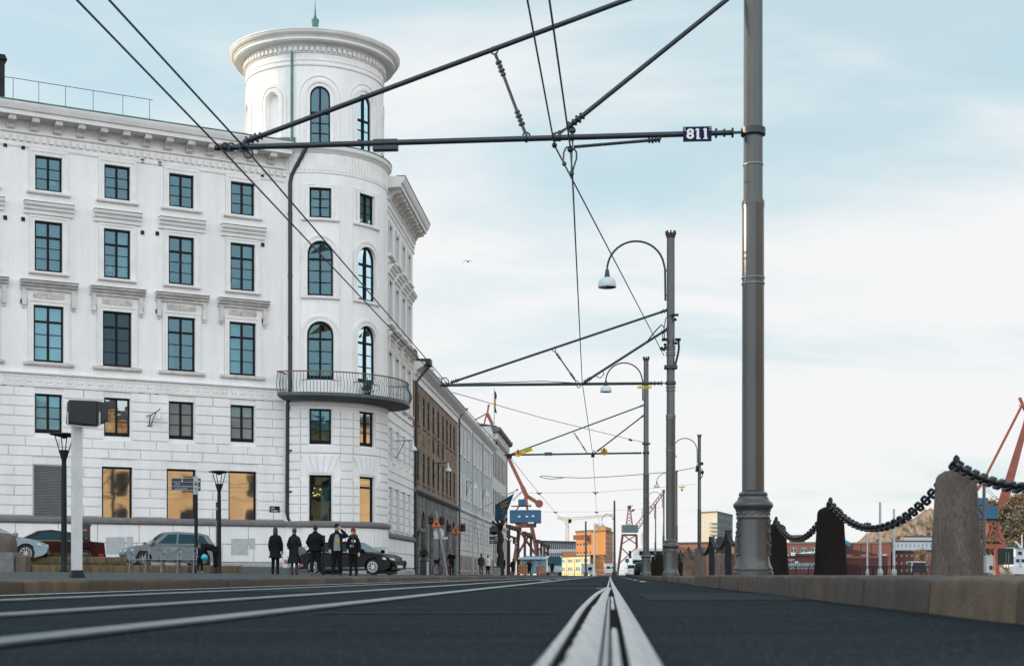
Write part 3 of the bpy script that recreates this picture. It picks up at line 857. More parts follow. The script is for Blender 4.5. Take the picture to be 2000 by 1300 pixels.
for k, t in enumerate(nich):
    s = MB()
    for (ex, pr) in ((.22, .05), (.46, .04)):
        fring(s, SD, outline(t, .74 + 2 * ex, dz0 + .9, dz1 - .25 + ex, 0, True, bottom=0), outline(t, .74 + 2 * ex, dz0 + .9, dz1 - .25 + ex, .16, True, bottom=0), -.01, pr)
    s.build('blind_niche', M['trim'], B)
for t in du:
    w_ = window(SD, B, t, 1.02, dz0, dz1, M['clear'] if t == du[0] else M['clear_soft'], arch=True, rows=4, transom=.62, ft=.07, rec=.12)
    s = MB()
    fring(s, SD, outline(t, 1.02 + .62, dz0, dz1 + .31, 0, True, bottom=0), outline(t, 1.02 + .62, dz0, dz1 + .31, .14, True, bottom=0), -.01, .05)
    fring(s, SD, outline(t, 1.02 + 1.05, dz0, dz1 + .54, 0, True, bottom=0), outline(t, 1.02 + 1.05, dz0, dz1 + .54, .05, True, bottom=0), -.01, .035)
    s.build('surround', M['trim'], w_)
# drum cornice
c = MB(); n = 96
rim = 4.42
prof = [(SD.r - .1, 25.55), (SD.r + .05, 25.55), (SD.r + .06, 25.62), (SD.r + .02, 25.66), (SD.r + .02, 25.78), (SD.r + .05, 25.8), (SD.r + .05, 25.86), (SD.r, 25.9), (SD.r, 26.16),
        (SD.r + .06, 26.18), (SD.r + .06, 26.22), (SD.r + .03, 26.24), (SD.r + .03, 26.46), (SD.r + .10, 26.50), (SD.r + .14, 26.58), (rim - .34, 26.62), (rim - .34, 26.66), (rim - .28, 26.66), (rim - .28, 26.80), (rim - .23, 26.82), (rim - .22, 26.86), (rim - .14, 26.89), (rim - .06, 26.96), (rim - .03, 27.03), (rim - .03, 27.06), (rim, 27.06), (rim, 27.13), (rim - .15, 27.14), (.4, 27.5)]
c.lathe(prof, (TC.x, TC.y, 0), n, cap=False)
tcn = c.build('tower_cornice', M['trim'], B, smooth=18)
dn = MB(); fbox(dn, Cyl(TC, SD.r), 0, 2 * PI * SD.r, 26.22, 26.47, .01, .035)
nd_ = 84
for i in range(nd_):
    t = 2 * PI * i / nd_
    fbox(dn, Cyl(TC, SD.r), t * SD.r, t * SD.r + .145, 26.24, 26.45, .02, .15)
dn.build('dentil_moulding', M['trim'], tcn)
rf = MB(); rf.lathe([(rim - .14, 27.145), (rim - .3, 27.2), (.5, 28.1), (.02, 28.2)], (TC.x, TC.y, 0), 64, cap=False); rfo = rf.build('tower_roof', M['copper'], B, smooth=40)
fi = MB(); zf = 28.55
fi.lathe([(.02, zf - .5), (.30, zf - .5), (.20, zf - .1), (.17, zf + .22), (.17, zf + .30), (.21, zf + .62), (.16, zf + .64), (.09, zf + .72), (.05, zf + .9), (.025, zf + 1.25), (.006, zf + 1.65)], (TC.x, TC.y, 0), 8)
fi.build('finial', M['copper'], rfo, smooth=30)
# lower tower cornice band with flutes
lc = MB()
z_a, z_b = zT(336), zT(300)
lb = ST
fsweep(lc, lb, [(-.02, z_a - .05), (.03, z_a - .05), (.04, z_a), (.02, z_a + .03), (.02, z_b), (.06, z_b + .03), (.10, z_b + .12), (.22, z_b + .2), (.26, z_b + .34), (.24, z_b + .38), (-.5, z_b + .5)], R(-16) * TR, R(100) * TR)
lco = lc.build('tower_ledge', M['trim'], B, smooth=35)
fl = MB()
t = R(-15) * TR
while t < R(99) * TR:
    fbox(fl, ST, t, t + .10, z_a + .08, z_b - .05, .0, .055); t += .19
fl.build('fluting', M['trim'], lco)
ct = MB(); fbox(ct, ST, R(-18) * TR, R(99) * TR, z_b + .395, z_b + .44, -.3, .27); ct.build('ledge_flashing', M['copper'], lco)
# copper flashing where roof meets drum
cf = MB(); fbox(cf, SD, R(-100) * SD.r, R(-8) * SD.r, 21.0, 21.95, -.02, .10); cf.build('roof_flashing', M['copper'], B)

# tower windows and trim
tg = {(1, 2): 'glass_gold', (0, 1): 'clear', (1, 1): 'glass_gold', (1, 3): 'clear_soft', (1, 4): 'clear_soft', (1, 5): 'clear_soft'}
tcur = {(0, 1): [(.55, 1, .8)], (1, 3): [(0, .45, 1), (.55, 1, 1)], (1, 4): [(0, .3, 1)], (0, 2): [(.5, 1, 1)], (0, 5): [(0, .5, .62)], (1, 5): [(.5, 1, 1)]}
for i, cc in enumerate(tc_):
    for r_i, (a, b, w, ar) in TW.items():
        g_ = M[tg.get((i, r_i), 'clear')]; cu_ = tcur.get((i, r_i), ())
        if r_i == 5: window(ST, B, cc, w, a, b, g_, cur=cu_, rows=3, surround=(.19, .06), sill=(w + .75, .16, .12))
        elif r_i == 4: window(ST, B, cc, w, a, b, g_, cur=cu_, arch=True, rows=3, transom=.68, surround=(.30, .06), sill=(w + .6, .16, .12))
        elif r_i == 3: window(ST, B, cc, w, a, b, g_, cur=cu_, arch=True, rows=3, transom=.70, surround=(.30, .06), base=.22)
        elif r_i == 2: window(ST, B, cc, w, a, b, g_, cur=cu_, rows=3, base=.2)
        else: window(ST, B, cc, w, a, b, g_, cur=cu_, rows=1, transom=.80, mull=False, surround=(.10, .05), ft=.10)
    if i == 0:
        s = MB(); kk = random.Random(4)
        for _ in range(9): s.ball(ST.P(cc + kk.uniform(-.42, .1), kk.uniform(TW[1][0] + 1.4, TW[1][1] - .6), -.45), .035, 4)
        s.build('fairy_light', pm('warm_bulbs', (1, .55, .2), var=0, emit=3.0), B)
    s = MB()                                                # raised panel frames of the shaft
    fring(s, ST, [(cc - 1.02, TW[3][0] - .2), (cc - 1.02, z_a - .55), (cc + 1.02, z_a - .55), (cc + 1.02, TW[3][0] - .2)], [(cc - .97, TW[3][0] - .2), (cc - .97, z_a - .60), (cc + .97, z_a - .60), (cc + .97, TW[3][0] - .2)], -.01, .03)
    s.build('wall_panel', M['trim'], B)

# front windows
gA = {(5, 3): 'glass_brown', (5, 2): 'clear_gold', (6, 1): 'glass_gold', (7, 1): 'glass_gold', (5, 1): 'glass_gold', (6, 2): 'glass_pale', (7, 2): 'glass_pale', (4, 2): 'glass_curtain', (4, 3): 'glass_curtain'}
M['glass_brown'] = glass('painted_brown_reflection_glass', (.030, .014, .010), 1.5, wav=.02)  # brown base colour stands in for a dark building mirrored there
full = [(.0, .49, 1), (.51, 1, 1)]
cA = {(4, 4): full, (4, 3): full, (5, 4): [(.55, .95, 1)], (6, 4): [(.55, .98, 1)], (7, 4): [(.55, .9, 1)], (6, 3): [(0, .3, .5)], (7, 3): [(.02, .48, 1), (.52, .98, .75)], (3, 4): full, (2, 3): full}
lA = {(4, 2): .72, (5, 4): .3, (6, 4): .3, (7, 4): .3, (5, 2): .25, (4, 5): .7, (6, 5): .25}
for i, cc in enumerate(allc):
    for r_i, (a, b, w) in RW.items():
        g_ = M[gA.get((i, r_i), 'clear')]; cu_ = cA.get((i, r_i), ()); la_ = lA.get((i, r_i))
        if r_i == 5: window(SA, B, cc, w, a, b, g_, cur=cu_, lamp=la_, rows=3, surround=(.27, .06), sill=(w + .75, .17, .16))
        elif r_i == 4: window(SA, B, cc, w, a, b, g_, cur=cu_, lamp=la_, rows=3, transom=.70, surround=(.24, .06), sill=(w + .55, .15, .16), hood=(2.22, zA(421), zA(400), .34))
        elif r_i == 3: window(SA, B, cc, w, a, b, g_, cur=cu_, lamp=la_, rows=3, transom=.73, surround=(.26, .07), sill=(w + .9, .18, .16), hood=(2.55, zA(568), zA(553), .42), frieze=True)
        elif r_i == 2: window(SA, B, cc, w, a, b, g_, cur=cu_, lamp=la_, rows=3, rec=.2, base=.2)
        elif i == 4:
            f = MB(); fring(f, SA, outline(cc, w, a, b, 0), outline(cc, w, a, b, .07), -.15, -.05); lo = f.build('louvre_window', M['greypaint'], B)
            s = MB()
            for k in range(34):
                zz = a + .1 + (b - a - .2) * k / 34
                fsweep(s, SA, [(-.13, zz + .045), (-.07, zz), (-.065, zz + .01), (-.125, zz + .055)], cc - w / 2 + .07, cc + w / 2 - .07)
            s.quad(SA.P(cc - w/2, a, -.16), SA.P(cc + w/2, a, -.16), SA.P(cc + w/2, b, -.16), SA.P(cc - w/2, b, -.16))
            s.build('slats', M['louvre'], lo)
        else: window(SA, B, cc, w, a, b, g_, cur=cu_, rows=1, mull=False, bars=False, ft=.09, rec=.18)
for cc in bc:
    for r_i, (a, b, w) in RW.items():
        w *= .93; a += dz; b += dz
        g_ = M['glass_dark'] if r_i != 1 else M['glass']
        if r_i == 5: window(SB, B, cc, w, a, b, g_, rows=3, surround=(.2, .06), sill=(w + .6, .17, .2))
        elif r_i == 4: window(SB, B, cc, w, a, b, g_, rows=3, transom=.7, surround=(.2, .06), sill=(w + .5, .15, .2), hood=(2.0, zA(421) + dz, zA(400) + dz, .36))
        elif r_i == 3: window(SB, B, cc, w, a, b, g_, rows=3, transom=.73, surround=(.2, .07), sill=(w + .6, .16, .2), hood=(2.1, zA(568) + dz, zA(553) + dz, .42), frieze=True)
        else: window(SB, B, cc, w, a, b, g_, rows=3, rec=.2, mull=r_i == 2)

# rusticated ground floors
z_top = zkey0 - .06
def rust(S, u0, u1, ops, seed, dzz=0.0, name='rusticated_stonework'):
    m = MB()
    rusticate(m, S, u0, u1, zgb + .26 + dzz, z_top + dzz, 13, ops, seed=seed)
    return m.build(name, M['stucco'], B)
rust(SA, allc[0] - 3, uE - .05, [o for o in opsA if o[3] < 9], 1)
zT_gb = ST.z(626, 1026)
m = MB()
ops_t = [o for o in opsT if o[3] < 9]
pil = [R(-12) * TR, u12 - .98, u12 + .98, u53 - .98, u53 + .98, R(92) * TR]
# shaft between flat pilaster strips; splayed joints over the ground-floor windows
zv0, zv1 = TW[1][1] + .10, TW[2][0] - .55
hz_ = (8.35 - (zT_gb + .2)) / 13
for i in range(13):
    a, b = zT_gb + .2 + i * hz_ + .03, zT_gb + .2 + (i + 1) * hz_ - .03
    for j in range(5):
        p, q = pil[j], pil[j + 1]
        inw = (j in (1, 3))
        if inw and zv0 - .15 < (a + b) / 2 < zv1: continue
        iv = [(p, q)]
        for (uc, w, oa, ob, ar) in ops_t:
            if oa < b - .02 and ob > a + .02 and p < uc < q:
                iv = [(p, uc - w / 2 - .02), (uc + w / 2 + .02, q)]
        for c_, d_ in iv:
            fbox(m, ST, c_ + .018, d_ - .018, a, b, -.01, .065)
for j, cc in ((1, u12), (3, u53)):
    for k in range(5):
        x0, x1 = -.98 + k * .392, -.98 + (k + 1) * .392
        t0, t1 = x0 * .52, x1 * .52
        prv = [(cc + t0 + .015, zv0), (cc + t1 - .015, zv0), (cc + x1 - .015, zv1), (cc + x0 + .015, zv1)]
        m.add([ST.P(u, z, .045) for u, z in prv] + [ST.P(u, z, -.01) for u, z in prv], [(0,1,2,3), (0,4,5,1), (1,5,6,2), (2,6,7,3), (3,7,4,0)])
m.build('rusticated_stonework', M['stucco'], B)
rust(SB, .9, uB1 - .03, [o for o in opsB if o[3] < 9], 3, dz)
# base course and bands
for S, a_, b_, dd, nm in ((SA, allc[0] - 4, uE - .02, 0, 1), (ST, R(-13) * TR, R(92) * TR, zT_gb - zgb, 2), (SB, .6, uB1, dz - .1, 3)):
    m = MB()
    zb = zgb + dd
    fsweep(m, S, [(-.01, zb - .06), (.16, zb - .06), (.20, zb), (.20, zb + .12), (.14, zb + .16), (.10, zb + .22), (-.01, zb + .25)], a_, b_)
    m.build('granite_band', M['granite_band'], B)
    m = MB()
    fsweep(m, S, [(-.01, -.1), (.14, -.1), (.14, .72 if nm == 1 else (.55 if nm == 2 else .42)), (-.01, .78 if nm == 1 else .6)], a_, b_)
    m.build('granite_plinth', M['granite'], B)
    m = MB(); k = random.Random(nm)
    zl = .80 if nm == 1 else .58
    hh = (zb - .08 - zl) / 2
    for i in range(2):
        u = a_ + k.uniform(0, 1)
        while u < b_ - .1:
            e = min(b_, u + k.uniform(1.6, 2.4)); fbox(m, S, u + .015, e - .015, zl + i * hh + .02, zl + (i + 1) * hh - .02, -.01, .085); u = e
    m.build('base_stonework', M['stucco'], B)
# Greek key band on the front
m = MB()
a_, b_ = allc[0] - 4, uE - .05
fbox(m, SA, a_, b_, zkey0, zkey1, -.01, .035)
fsweep(m, SA, [(-.01, zkey1), (.06, zkey1), (.14, zkey1 + .06), (.14, zkey1 + .12), (-.01, zkey1 + .16)], a_, b_)
fbox(m, SA, a_, b_, zkey0 - .05, zkey0, -.01, .09)
u = a_; h = zkey1 - zkey0; mod = .46
while u < b_ - mod:
    for (x0, x1, y0, y1) in ((0, .12, .12, .88), (0, .72, .78, .9), (.62, .74, .34, .9), (.3, .74, .32, .43), (.28, .4, .32, .62), (.0, 1.0, .08, .18)):
        fbox(m, SA, u + x0 * mod, u + x1 * mod, zkey0 + y0 * h, zkey0 + y1 * h, .03, .065)
    u += mod
m.build('key_pattern_band', M['trim'], B)
m = MB()
zk = ST.z(626, 786)
fsweep(m, ST, [(-.01, zk - .12), (.08, zk - .12), (.10, zk), (.06, zk + .03), (.06, zk + .18), (.16, zk + .26), (.16, zk + .34), (-.01, zk + .4)], R(-12) * TR, R(92) * TR)
u = R(-12) * TR
while u < R(90) * TR:
    fbox(m, ST, u, u + .06, zk + .04, zk + .16, .05, .10); u += .13
m.build('tower_band', M['trim'], B)
m = MB(); fsweep(m, SB, [(-.01, zkey0 - .3), (.06, zkey0 - .3), (.06, zkey1 - .3), (.14, zkey1 - .24), (-.01, zkey1 - .14)], .8, uB1); m.build('street_band', M['trim'], B)

# main cornices
def cornice(S, u0, u1, dzz, first, last, spacing, brackets=True):
    z0 = 19.9 + dzz
    m = MB()
    fsweep(m, S, [(-.02, z0 - .22), (.04, z0 - .22), (.06, z0 - .12), (.03, z0 - .1), (.03, z0 + .36), (.14, z0 + .42), (.14, z0 + .52), (.05, z0 + .55), (.05, z0 + .98), (.78, z0 + 1.02), (.80, z0 + 1.2), (.88, z0 + 1.24), (.97, z0 + 1.42), (1.0, z0 + 1.5), (1.0, z0 + 1.56), (-.4, z0 + 1.66)], u0, u1)
    co = m.build('cornice', M['trim'], B)
    dm = MB(); u = first; fbox(dm, S, first - .1, last + .1, z0 + .03, z0 + .33, .0, .035)
    while u < last:
        fbox(dm, S, u, u + .17, z0 + .06, z0 + .30, .02, .13); u += .33
    dm.build('dentil_moulding', M['trim'], co)
    u = first + .2
    while brackets and u < last:
        k = MB()
        k.prism([S.P(u, z0 + z, o) for o, z in ((.03, .56), (.16, .50), (.26, .58), (.30, .70), (.44, .76), (.62, .80), (.68, .88), (.70, 1.015), (.03, 1.015))], S.a * .30)
        k.tube([S.P(u - .02, z0 + .62, .18), S.P(u + .32, z0 + .62, .18)], .075, 8)
        k.tube([S.P(u - .02, z0 + .87, .60), S.P(u + .32, z0 + .87, .60)], .085, 8)
        k.build('bracket', M['ornament'], co)
        u += spacing
    rv = MB(); fbox(rv, S, u0, u1, z0 + 1.565, z0 + 1.62, .55, 1.03); rv.build('gutter_flashing', M['copper'], co)
cornice(SA, U0, uE - .15, .02, allc[1], uE - .3, pitch / 3)
cornice(SB, .35, uB1 + .5, -.02, .6, uB1 - .1, .88)
m = MB()
m.add([SA.P(U0, 21.5, -.3), SA.P(uE, 21.5, -.3), SA.P(uE - 4, 22.6, -7), SA.P(U0, 22.6, -7)], [(0, 1, 2, 3)])
m.add([SA.P(U0, 22.6, -7), SA.P(uE - 4, 22.6, -7), SA.P(uE - 4, 20.9, -14), SA.P(U0, 20.9, -14)], [(0, 1, 2, 3)])
m.add([SB.P(.6, 21.3, -.3), SB.P(uB1, 21.3, -.3), SB.P(uB1, 22.4, -7), SB.P(.6, 22.4, -7)], [(0, 1, 2, 3)])
m.build('roof', M['copper'], B)
# roof guard rail and chimney
m = MB(); rp = []
for px in (25, 75, 127, 181, 239, 291):
    u = SA.u(px); zt_ = SA.z(px, 158 + (px - 25) * .157) + .1
    m.tube([SA.P(u, 21.3, .1), SA.P(u, zt_, .1)], .014, 5); rp.append(SA.P(u, zt_, .1))
rp = [SA.P(SA.u(-140), SA.z(-140, 132), .1)] + rp + [SA.P(SA.u(297), SA.z(297, 201) + .1, .1)]
m.tube(rp, .016, 5); m.build('roof_railing', M['wire'], B)
m = MB(); u = SA.u(-6); m.box(SA.P(u, 22.6, -.6), (.75, .75, 2.3), rz=math.atan2(SA.a.y, SA.a.x)); m.box(SA.P(u, 23.75, -.6), (.95, .95, .25), rz=math.atan2(SA.a.y, SA.a.x), taper=.8)
m.build('chimney', M['iron'], B)
# vents
for px, py in ((10, 283), (45, 288), (278, 315), (312, 320), (512, 345), (10, 425), (45, 428), (278, 454), (307, 456), (513, 478), (8, 585), (43, 588), (277, 606), (307, 608), (514, 626), (7, 755), (42, 757), (275, 770), (306, 772), (512, 784)):
    m = MB(); u = SA.u(px); z = SA.z(px, py); fbox(m, SA, u - .08, u + .08, z - .09, z + .09, .0, .05); m.build('vent', M['iron'], B)
# cellar hatches in the base
for px, w in ((225, .9), (467, .85)):
    m = MB(); u = SA.u(px); fbox(m, SA, u - w / 2, u + w / 2, 1.15, 1.95, .08, .10); fbox(m, SA, u + w / 2 + .06, u + w / 2 + .36, 1.45, 1.98, .08, .10); m.build('cellar_hatch', M['greypaint'], B)
m = MB(); u = ST.u(738); fbox(m, ST, u - .4, u + .2, .85, 1.6, .08, .11); m.build('cellar_hatch', M['greypaint'], B)
# downpipe in the corner
ud = SA.u(563)
P = lambda py, o, px=563: SA.P(SA.u(px), SA.z(px, py), o)
m = MB()
m.tube([P(290, .9, 590), P(316, .66, 578), P(345, .30, 566), P(360, .28), P(760, .28), P(775, .3, 561), P(790, .22, 559), P(1000, .22, 558), P(1012, .2, 561), P(1022, .3, 570)], .105, 10)
for py in (420, 540, 660, 880, 960): m.tube([P(py - 1.5, .28), P(py + 1.5, .28)], .125, 8)
m.build('downpipe', M['drain'], B, smooth=50)
m = MB()
u = SD.u(571); m.tube([SD.P(u, 26.2, .12), SD.P(u, 26.0, .1), SD.P(u, 21.2, .1)], .07, 8); m.build('downpipe', M['copper'], B, smooth=50)
# balcony
bal = MB(); RB = 4.92
zs_ = 9.02
SBa = Cyl(TC, TR)
fsweep(bal, SBa, [(-.05, zs_ - .22), (.55, zs_ - .20), (.95, zs_ - .14), (1.14, zs_ - .08), (1.16, zs_), (-.05, zs_)], R(-14) * TR, R(104) * TR)
bo = bal.build('balcony', M['balcony_under'], B, smooth=30)
m = MB()
fbox(m, SBa, R(-14) * TR, R(104) * TR, zs_ - .06, zs_ + .10, 1.165, 1.20)
def balp(u, k):                       # belly of the baluster: k 0..1 up
    return SBa.P(u, zs_ + .08 + k * 1.02, 1.15 + .17 * math.sin(PI * min(1, k * 1.25)) ** 1.2 * (1 if k < .8 else 0) - .04 * k)
u = R(-14) * TR
while u <= R(104) * TR:
    m.tube([balp(u, k / 6) for k in range(7)], .013, 4, cap=False); u += .125
for e in (R(-14) * TR, R(104) * TR):
    for k in range(6):
        q_ = 1.15 - k * .19
        m.tube([SBa.P(e, zs_ + .08 + t_ * .17, q_ + .12 * math.sin(PI * t_ / 6 ) * (1 if k == 0 else 0)) for t_ in range(7)], .013, 4, cap=False)
m.build('railing', M['balcony'], bo)
m = MB(); fsweep(m, SBa, [(1.06, zs_ + 1.10), (1.15, zs_ + 1.10), (1.15, zs_ + 1.15), (1.06, zs_ + 1.15)], R(-14.5) * TR, R(104) * TR)
for e in (R(-14) * TR, R(104) * TR): m.bar(SBa.P(e, zs_ + 1.125, 1.1), SBa.P(e, zs_ + 1.125, .1), .08, .05)
m.build('handrail', M['wood_rail'], bo)
# chairs/plant on the balcony: a pot plant
pl = thing('potted_shrub', 'small potted shrub standing on the tower balcony by the right glass door', 'plant', ST.P(ST.u(707), zs_, .45))
m = MB(); c_ = ST.P(ST.u(707), zs_, .45); m.lathe([(.12, zs_), (.17, zs_ + .3), (.15, zs_ + .3)], (c_.x, c_.y, 0), 10); m.build('pot', M['iron'], pl)
m = MB(); k = random.Random(3)
for _ in range(260):
    d = Vector((k.gauss(0, .13), k.gauss(0, .13), k.gauss(.62, .16))); p = c_ + d; a = k.uniform(0, 6.28); x = Vector((math.cos(a), math.sin(a), k.uniform(-.5, .5))) * .05
    m.add([p - x, p + x * .2 + Vector((0, 0, .05)), p + x, p + x * .2 - Vector((0, 0, .05))], [(0, 1, 2, 3)])
M['leaf'] = pm('dark_green_leaf', (0.025, 0.045, 0.022), 0.6, var=.4, scale=5)
m.build('foliage', M['leaf'], pl)
# street-name plate
t = thing('street_name_plate', 'small blue street-name plate beside the downpipe on the white wall', 'street sign', SA.P(SA.u(535.5), SA.z(535, 994), .05))
m = MB(); u0_, u1_ = SA.u(525.5), SA.u(545.5); za, zb = SA.z(535, 1000), SA.z(535, 988); fbox(m, SA, u0_, u1_, za, zb, .05, .075); m.build('plate', M['navy'], t)
for s_, yy in (('Lilla', .68), ('Torget  1', .28)):
    text(s_, SA.P(u0_ + .05, za + (zb - za) * yy, .078), SA.a, (0, 0, 1), .135, M['whitepaint'], t, .001, 'LEFT')
# scissor lamp on the wall
def wall_lamp_small():
    t = thing('wall_lamp', 'crooked black wall lamp with pale shade between two mezzanine windows', 'wall lamp', SA.P(SA.u(292), SA.z(292, 830), .1))
    q_ = lambda px, py, o: SA.P(SA.u(px), SA.z(px, py), o)
    m = MB(); m.tube([q_(286, 812, .06), q_(291, 812, .3), q_(306, 802, .5), q_(307, 799, .5)], .022, 6); m.tube([q_(291, 832, .06), q_(291, 812, .25)], .022, 6); m.tube([q_(294, 830, .1), q_(300, 806, .45)], .018, 6); m.tube([q_(286, 832, .05), q_(297, 832, .05)], .03, 6)
    m.build('bracket', M['iron'], t)
    c_ = q_(305.5, 812, .5); m = MB(); m.lathe([(.03, .12), (.06, .1), (.09, -.02), (.15, -.1), (.16, -.2), (.13, -.2)], c_, 14); m.build('shade', M['white_enamel'], t, smooth=50)
wall_lamp_small()
# ================================================================== the rest of the street front
ROWL = -11.98
def street(px0, px1):
    y0 = 11.98 * F / (1192 - px0); y1 = 11.98 * F / (1192 - px1)
    return Flat(lane(ROWL, y0), RD), (y1 - y0) * math.sqrt(1 + KX * KX)
M['brick'] = brick_mat('brown_brick', (0.21, 0.135, 0.085), (0.27, 0.175, 0.115), (0.22, 0.19, 0.16), 1.0, bw=.36, bh=.11, msize=.018, rot=(R(90), 0, R(90)))
M['greystone'] = brick_mat('grey_stone_blocks', (0.15, 0.148, 0.145), (0.19, 0.187, 0.18), (0.08, 0.08, 0.08), 1.0, bw=1.3, bh=.62, msize=.025, rot=(R(90), 0, R(90)))
M['greywall'] = pm('pale_grey_render', (0.44, 0.46, 0.46), 0.85, var=.08, scale=.5, spec=.2)
M['offwhite'] = pm('off_white_render', (0.58, 0.56, 0.54), 0.85, var=.06, scale=.6, spec=.2)
M['pinkgranite'] = pm('pink_granite_base', (0.27, 0.22, 0.21), 0.8, var=.2, scale=5)
M['glass_street'] = glass('dull_street_window_glass', (.008, .010, .012), 1.25, rough=.25, wav=0)
M['roofdark'] = pm('dark_sheet_roof', (0.045, 0.05, 0.055), 0.6, var=.2, scale=2)
M['whiteframe'] = pm('white_window_frame', (0.62, 0.63, 0.63), 0.5, var=.06)
M['redframe'] = pm('brown_red_window_frame', (0.06, 0.03, 0.028), 0.6, var=.2)

def block(S, L, h, t, wallm, ops, z0=-.1, depth=12):
    m = MB(); fwall(m, S, 0, L, z0, h, ops)
    for u in (0, L): m.quad(S.P(u, z0), S.P(u, z0, -depth), S.P(u, h, -depth), S.P(u, h))
    m.quad(S.P(0, z0, -depth), S.P(L, z0, -depth), S.P(L, h, -depth), S.P(0, h, -depth))
    return m
def eave(S, L, h, t, mat, prof, name='cornice'):
    m = MB(); fsweep(m, S, prof, 0, L); return m.build(name, mat, t)
def roof(S, L, h, t, rise=3.2, depth=12, o=.4):
    m = MB()
    m.add([S.P(0, h, o), S.P(L, h, o), S.P(L, h + rise, -depth / 2), S.P(0, h + rise, -depth / 2), S.P(L, h, -depth), S.P(0, h, -depth)], [(0, 1, 2, 3), (3, 2, 4, 5), (0, 3, 5), (1, 4, 2), (0, 5, 4, 1)])
    return m.build('roof', M['roofdark'], t)
def pipe(S, u, z0, z1, t, mat, r=.07):
    m = MB(); m.tube([S.P(u, z1 + .35, .75), S.P(u, z1 + .25, .7), S.P(u, z1 - .35, .12), S.P(u, z0, .12)], r, 8); return m.build('downpipe', mat, t)

# --- brick house
S, L = street(806.5, 893)
t = thing('brick_building', 'brown brick building with a grey stone ground floor next to the white palace', 'building', S.P(L / 2, .15))
pxs = [816, 827.7, 837, 846.5, 856, 865, 873, 880, 887]
us = [S.u(x) for x in pxs]
ops = []
for u in us: ops += [(u, 1.05, 9.55, 11.6, False), (u, 1.05, 5.95, 8.05, False)]
ops2 = [(us[0] - .3, .8, 3.1, 4.2, False), (us[0] - .2, 1.2, .1, 2.75, False)]
for x in (827, 843, 860, 874, 886): ops2.append((S.u(x), 1.9, .1, 4.25, True))
m = block(S, L, 12.1, t, None, ops, z0=5.5); m.build('wall', M['brick'], t)
m = block(S, L, 5.25, t, None, ops2); m.build('stone_ground_floor', M['greystone'], t)
eave(S, L, 5.25, t, M['granite_band'], [(-.02, 5.2), (.12, 5.2), (.30, 5.34), (.30, 5.46), (-.02, 5.55)], 'stone_ledge')
eave(S, L, 13, t, M['trim'], [(-.02, 12.0), (.08, 12.0), (.08, 12.35), (.2, 12.45), (.2, 12.6), (.62, 12.85), (.75, 13.0), (.75, 13.1), (-.3, 13.2)])
roof(S, L, 13.15, t, rise=3)
for u in us:
    for (a, b) in ((9.55, 11.6), (5.95, 8.05)): window(S, t, u, 1.05, a, b, M['glass_street'], rows=3, transom=.7, rec=.035, ft=.12, sill=(1.25, .12, .1), trim=M['brick'])
for k, (u, w, a, b, ar) in enumerate(ops2): window(S, t, u, w, a, b, M['glass_dark'], rows=2, arch=ar, rec=.22, transom=.62, name='door' if k == 1 else 'window')
m = MB(); fbox(m, S, us[0] - 1.3, us[0] + .9, 2.85, 3.05, 0, .35); m.build('door_canopy', M['granite_band'], t)
for i, u in enumerate(us):      # little recessed panels between the two window rows
    m = MB(); fring(m, S, outline(u, 1.0, 8.45, 9.15), outline(u, .84, 8.53, 9.07), -.01, .03)
    if i in (3, 4, 5): fbox(m, S, u - .3, u + .3, 8.4, 9.3, .0, .07)
    m.build('wall_panel', M['brick'] if i not in (3, 4, 5) else M['iron'], t)
m = MB(); m.tube([S.P(.9, 13.0, .95), S.P(.5, 12.5, .6), S.P(.2, 11.9, .2), S.P(.2, 5, .14), S.P(.2, .2, .14)], .085, 8); m.build('downpipe', M['drain'], t)
m = MB(); m.box(S.P(.6, 13.1, .6), (1.0, .9, .4), rz=math.atan2(RD.y, RD.x)); m.build('gutter_box', M['drain'], t)
for k in range(5):
    m = MB(); u = 3 + k * 4.4; m.prism([S.P(u, 13.2, -.1), S.P(u + 1.1, 13.2, -.1), S.P(u + 1.1, 14.4, -.3), S.P(u, 14.4, -.3)], S.n * -1.6); m.build('dormer', M['roofdark'], t)

# --- pale grey house
S, L = street(893.4, 962)
t = thing('grey_building', 'long pale grey rendered building with white window frames and pink granite base', 'building', S.P(L / 2, .15))
pxs = [899, 907, 914.6, 926, 932, 938, 945, 950, 955.5]
us = [S.u(x) for x in pxs]
ops = []
for i, u in enumerate(us): ops += [(u, 1.1, 9.8, 11.75, False), (u, 1.1, 6.35, 8.2, False)]
ops1 = []
for i, u in enumerate(us): ops1 += [(u, 1.0, 2.6, 4.45, False)] if i != 4 else [(u, 1.3, 1.0, 4.3, True)]
for i, u in enumerate(us): ops1 += [(u, .8, .55, 1.4, False)] if i != 4 else []
m = block(S, L, 12.5, t, None, ops, z0=5.3); m.build('wall', M['greywall'], t)
m = block(S, L, 5.3, t, None, ops1); m.build('ground_floor_wall', M['greywall'], t)
m = MB(); rusticate(m, S, .1, L - .1, 1.7, 5.2, 8, ops1, length=1.7); m.build('rusticated_stonework', M['offwhite'], t)
for u0_ in (0.1, us[2] + 1.6, us[6] - 1.4, L - 1.3):
    m = MB(); rusticate(m, S, u0_, u0_ + 1.15, 5.6, 12.3, 14, []); m.build('quoins', M['offwhite'], t)
m = MB(); fbox(m, S, .02, L - .02, -.1, 1.65, -.01, .10) if False else rusticate(m, S, .02, L - .02, .1, 1.65, 2, ops1, proud=.08, gap=.02); m.build('granite_base', M['pinkgranite'], t)
eave(S, L, 5.3, t, M['trim'], [(-.02, 5.25), (.08, 5.25), (.22, 5.36), (.22, 5.46), (-.02, 5.55)], 'stone_ledge')
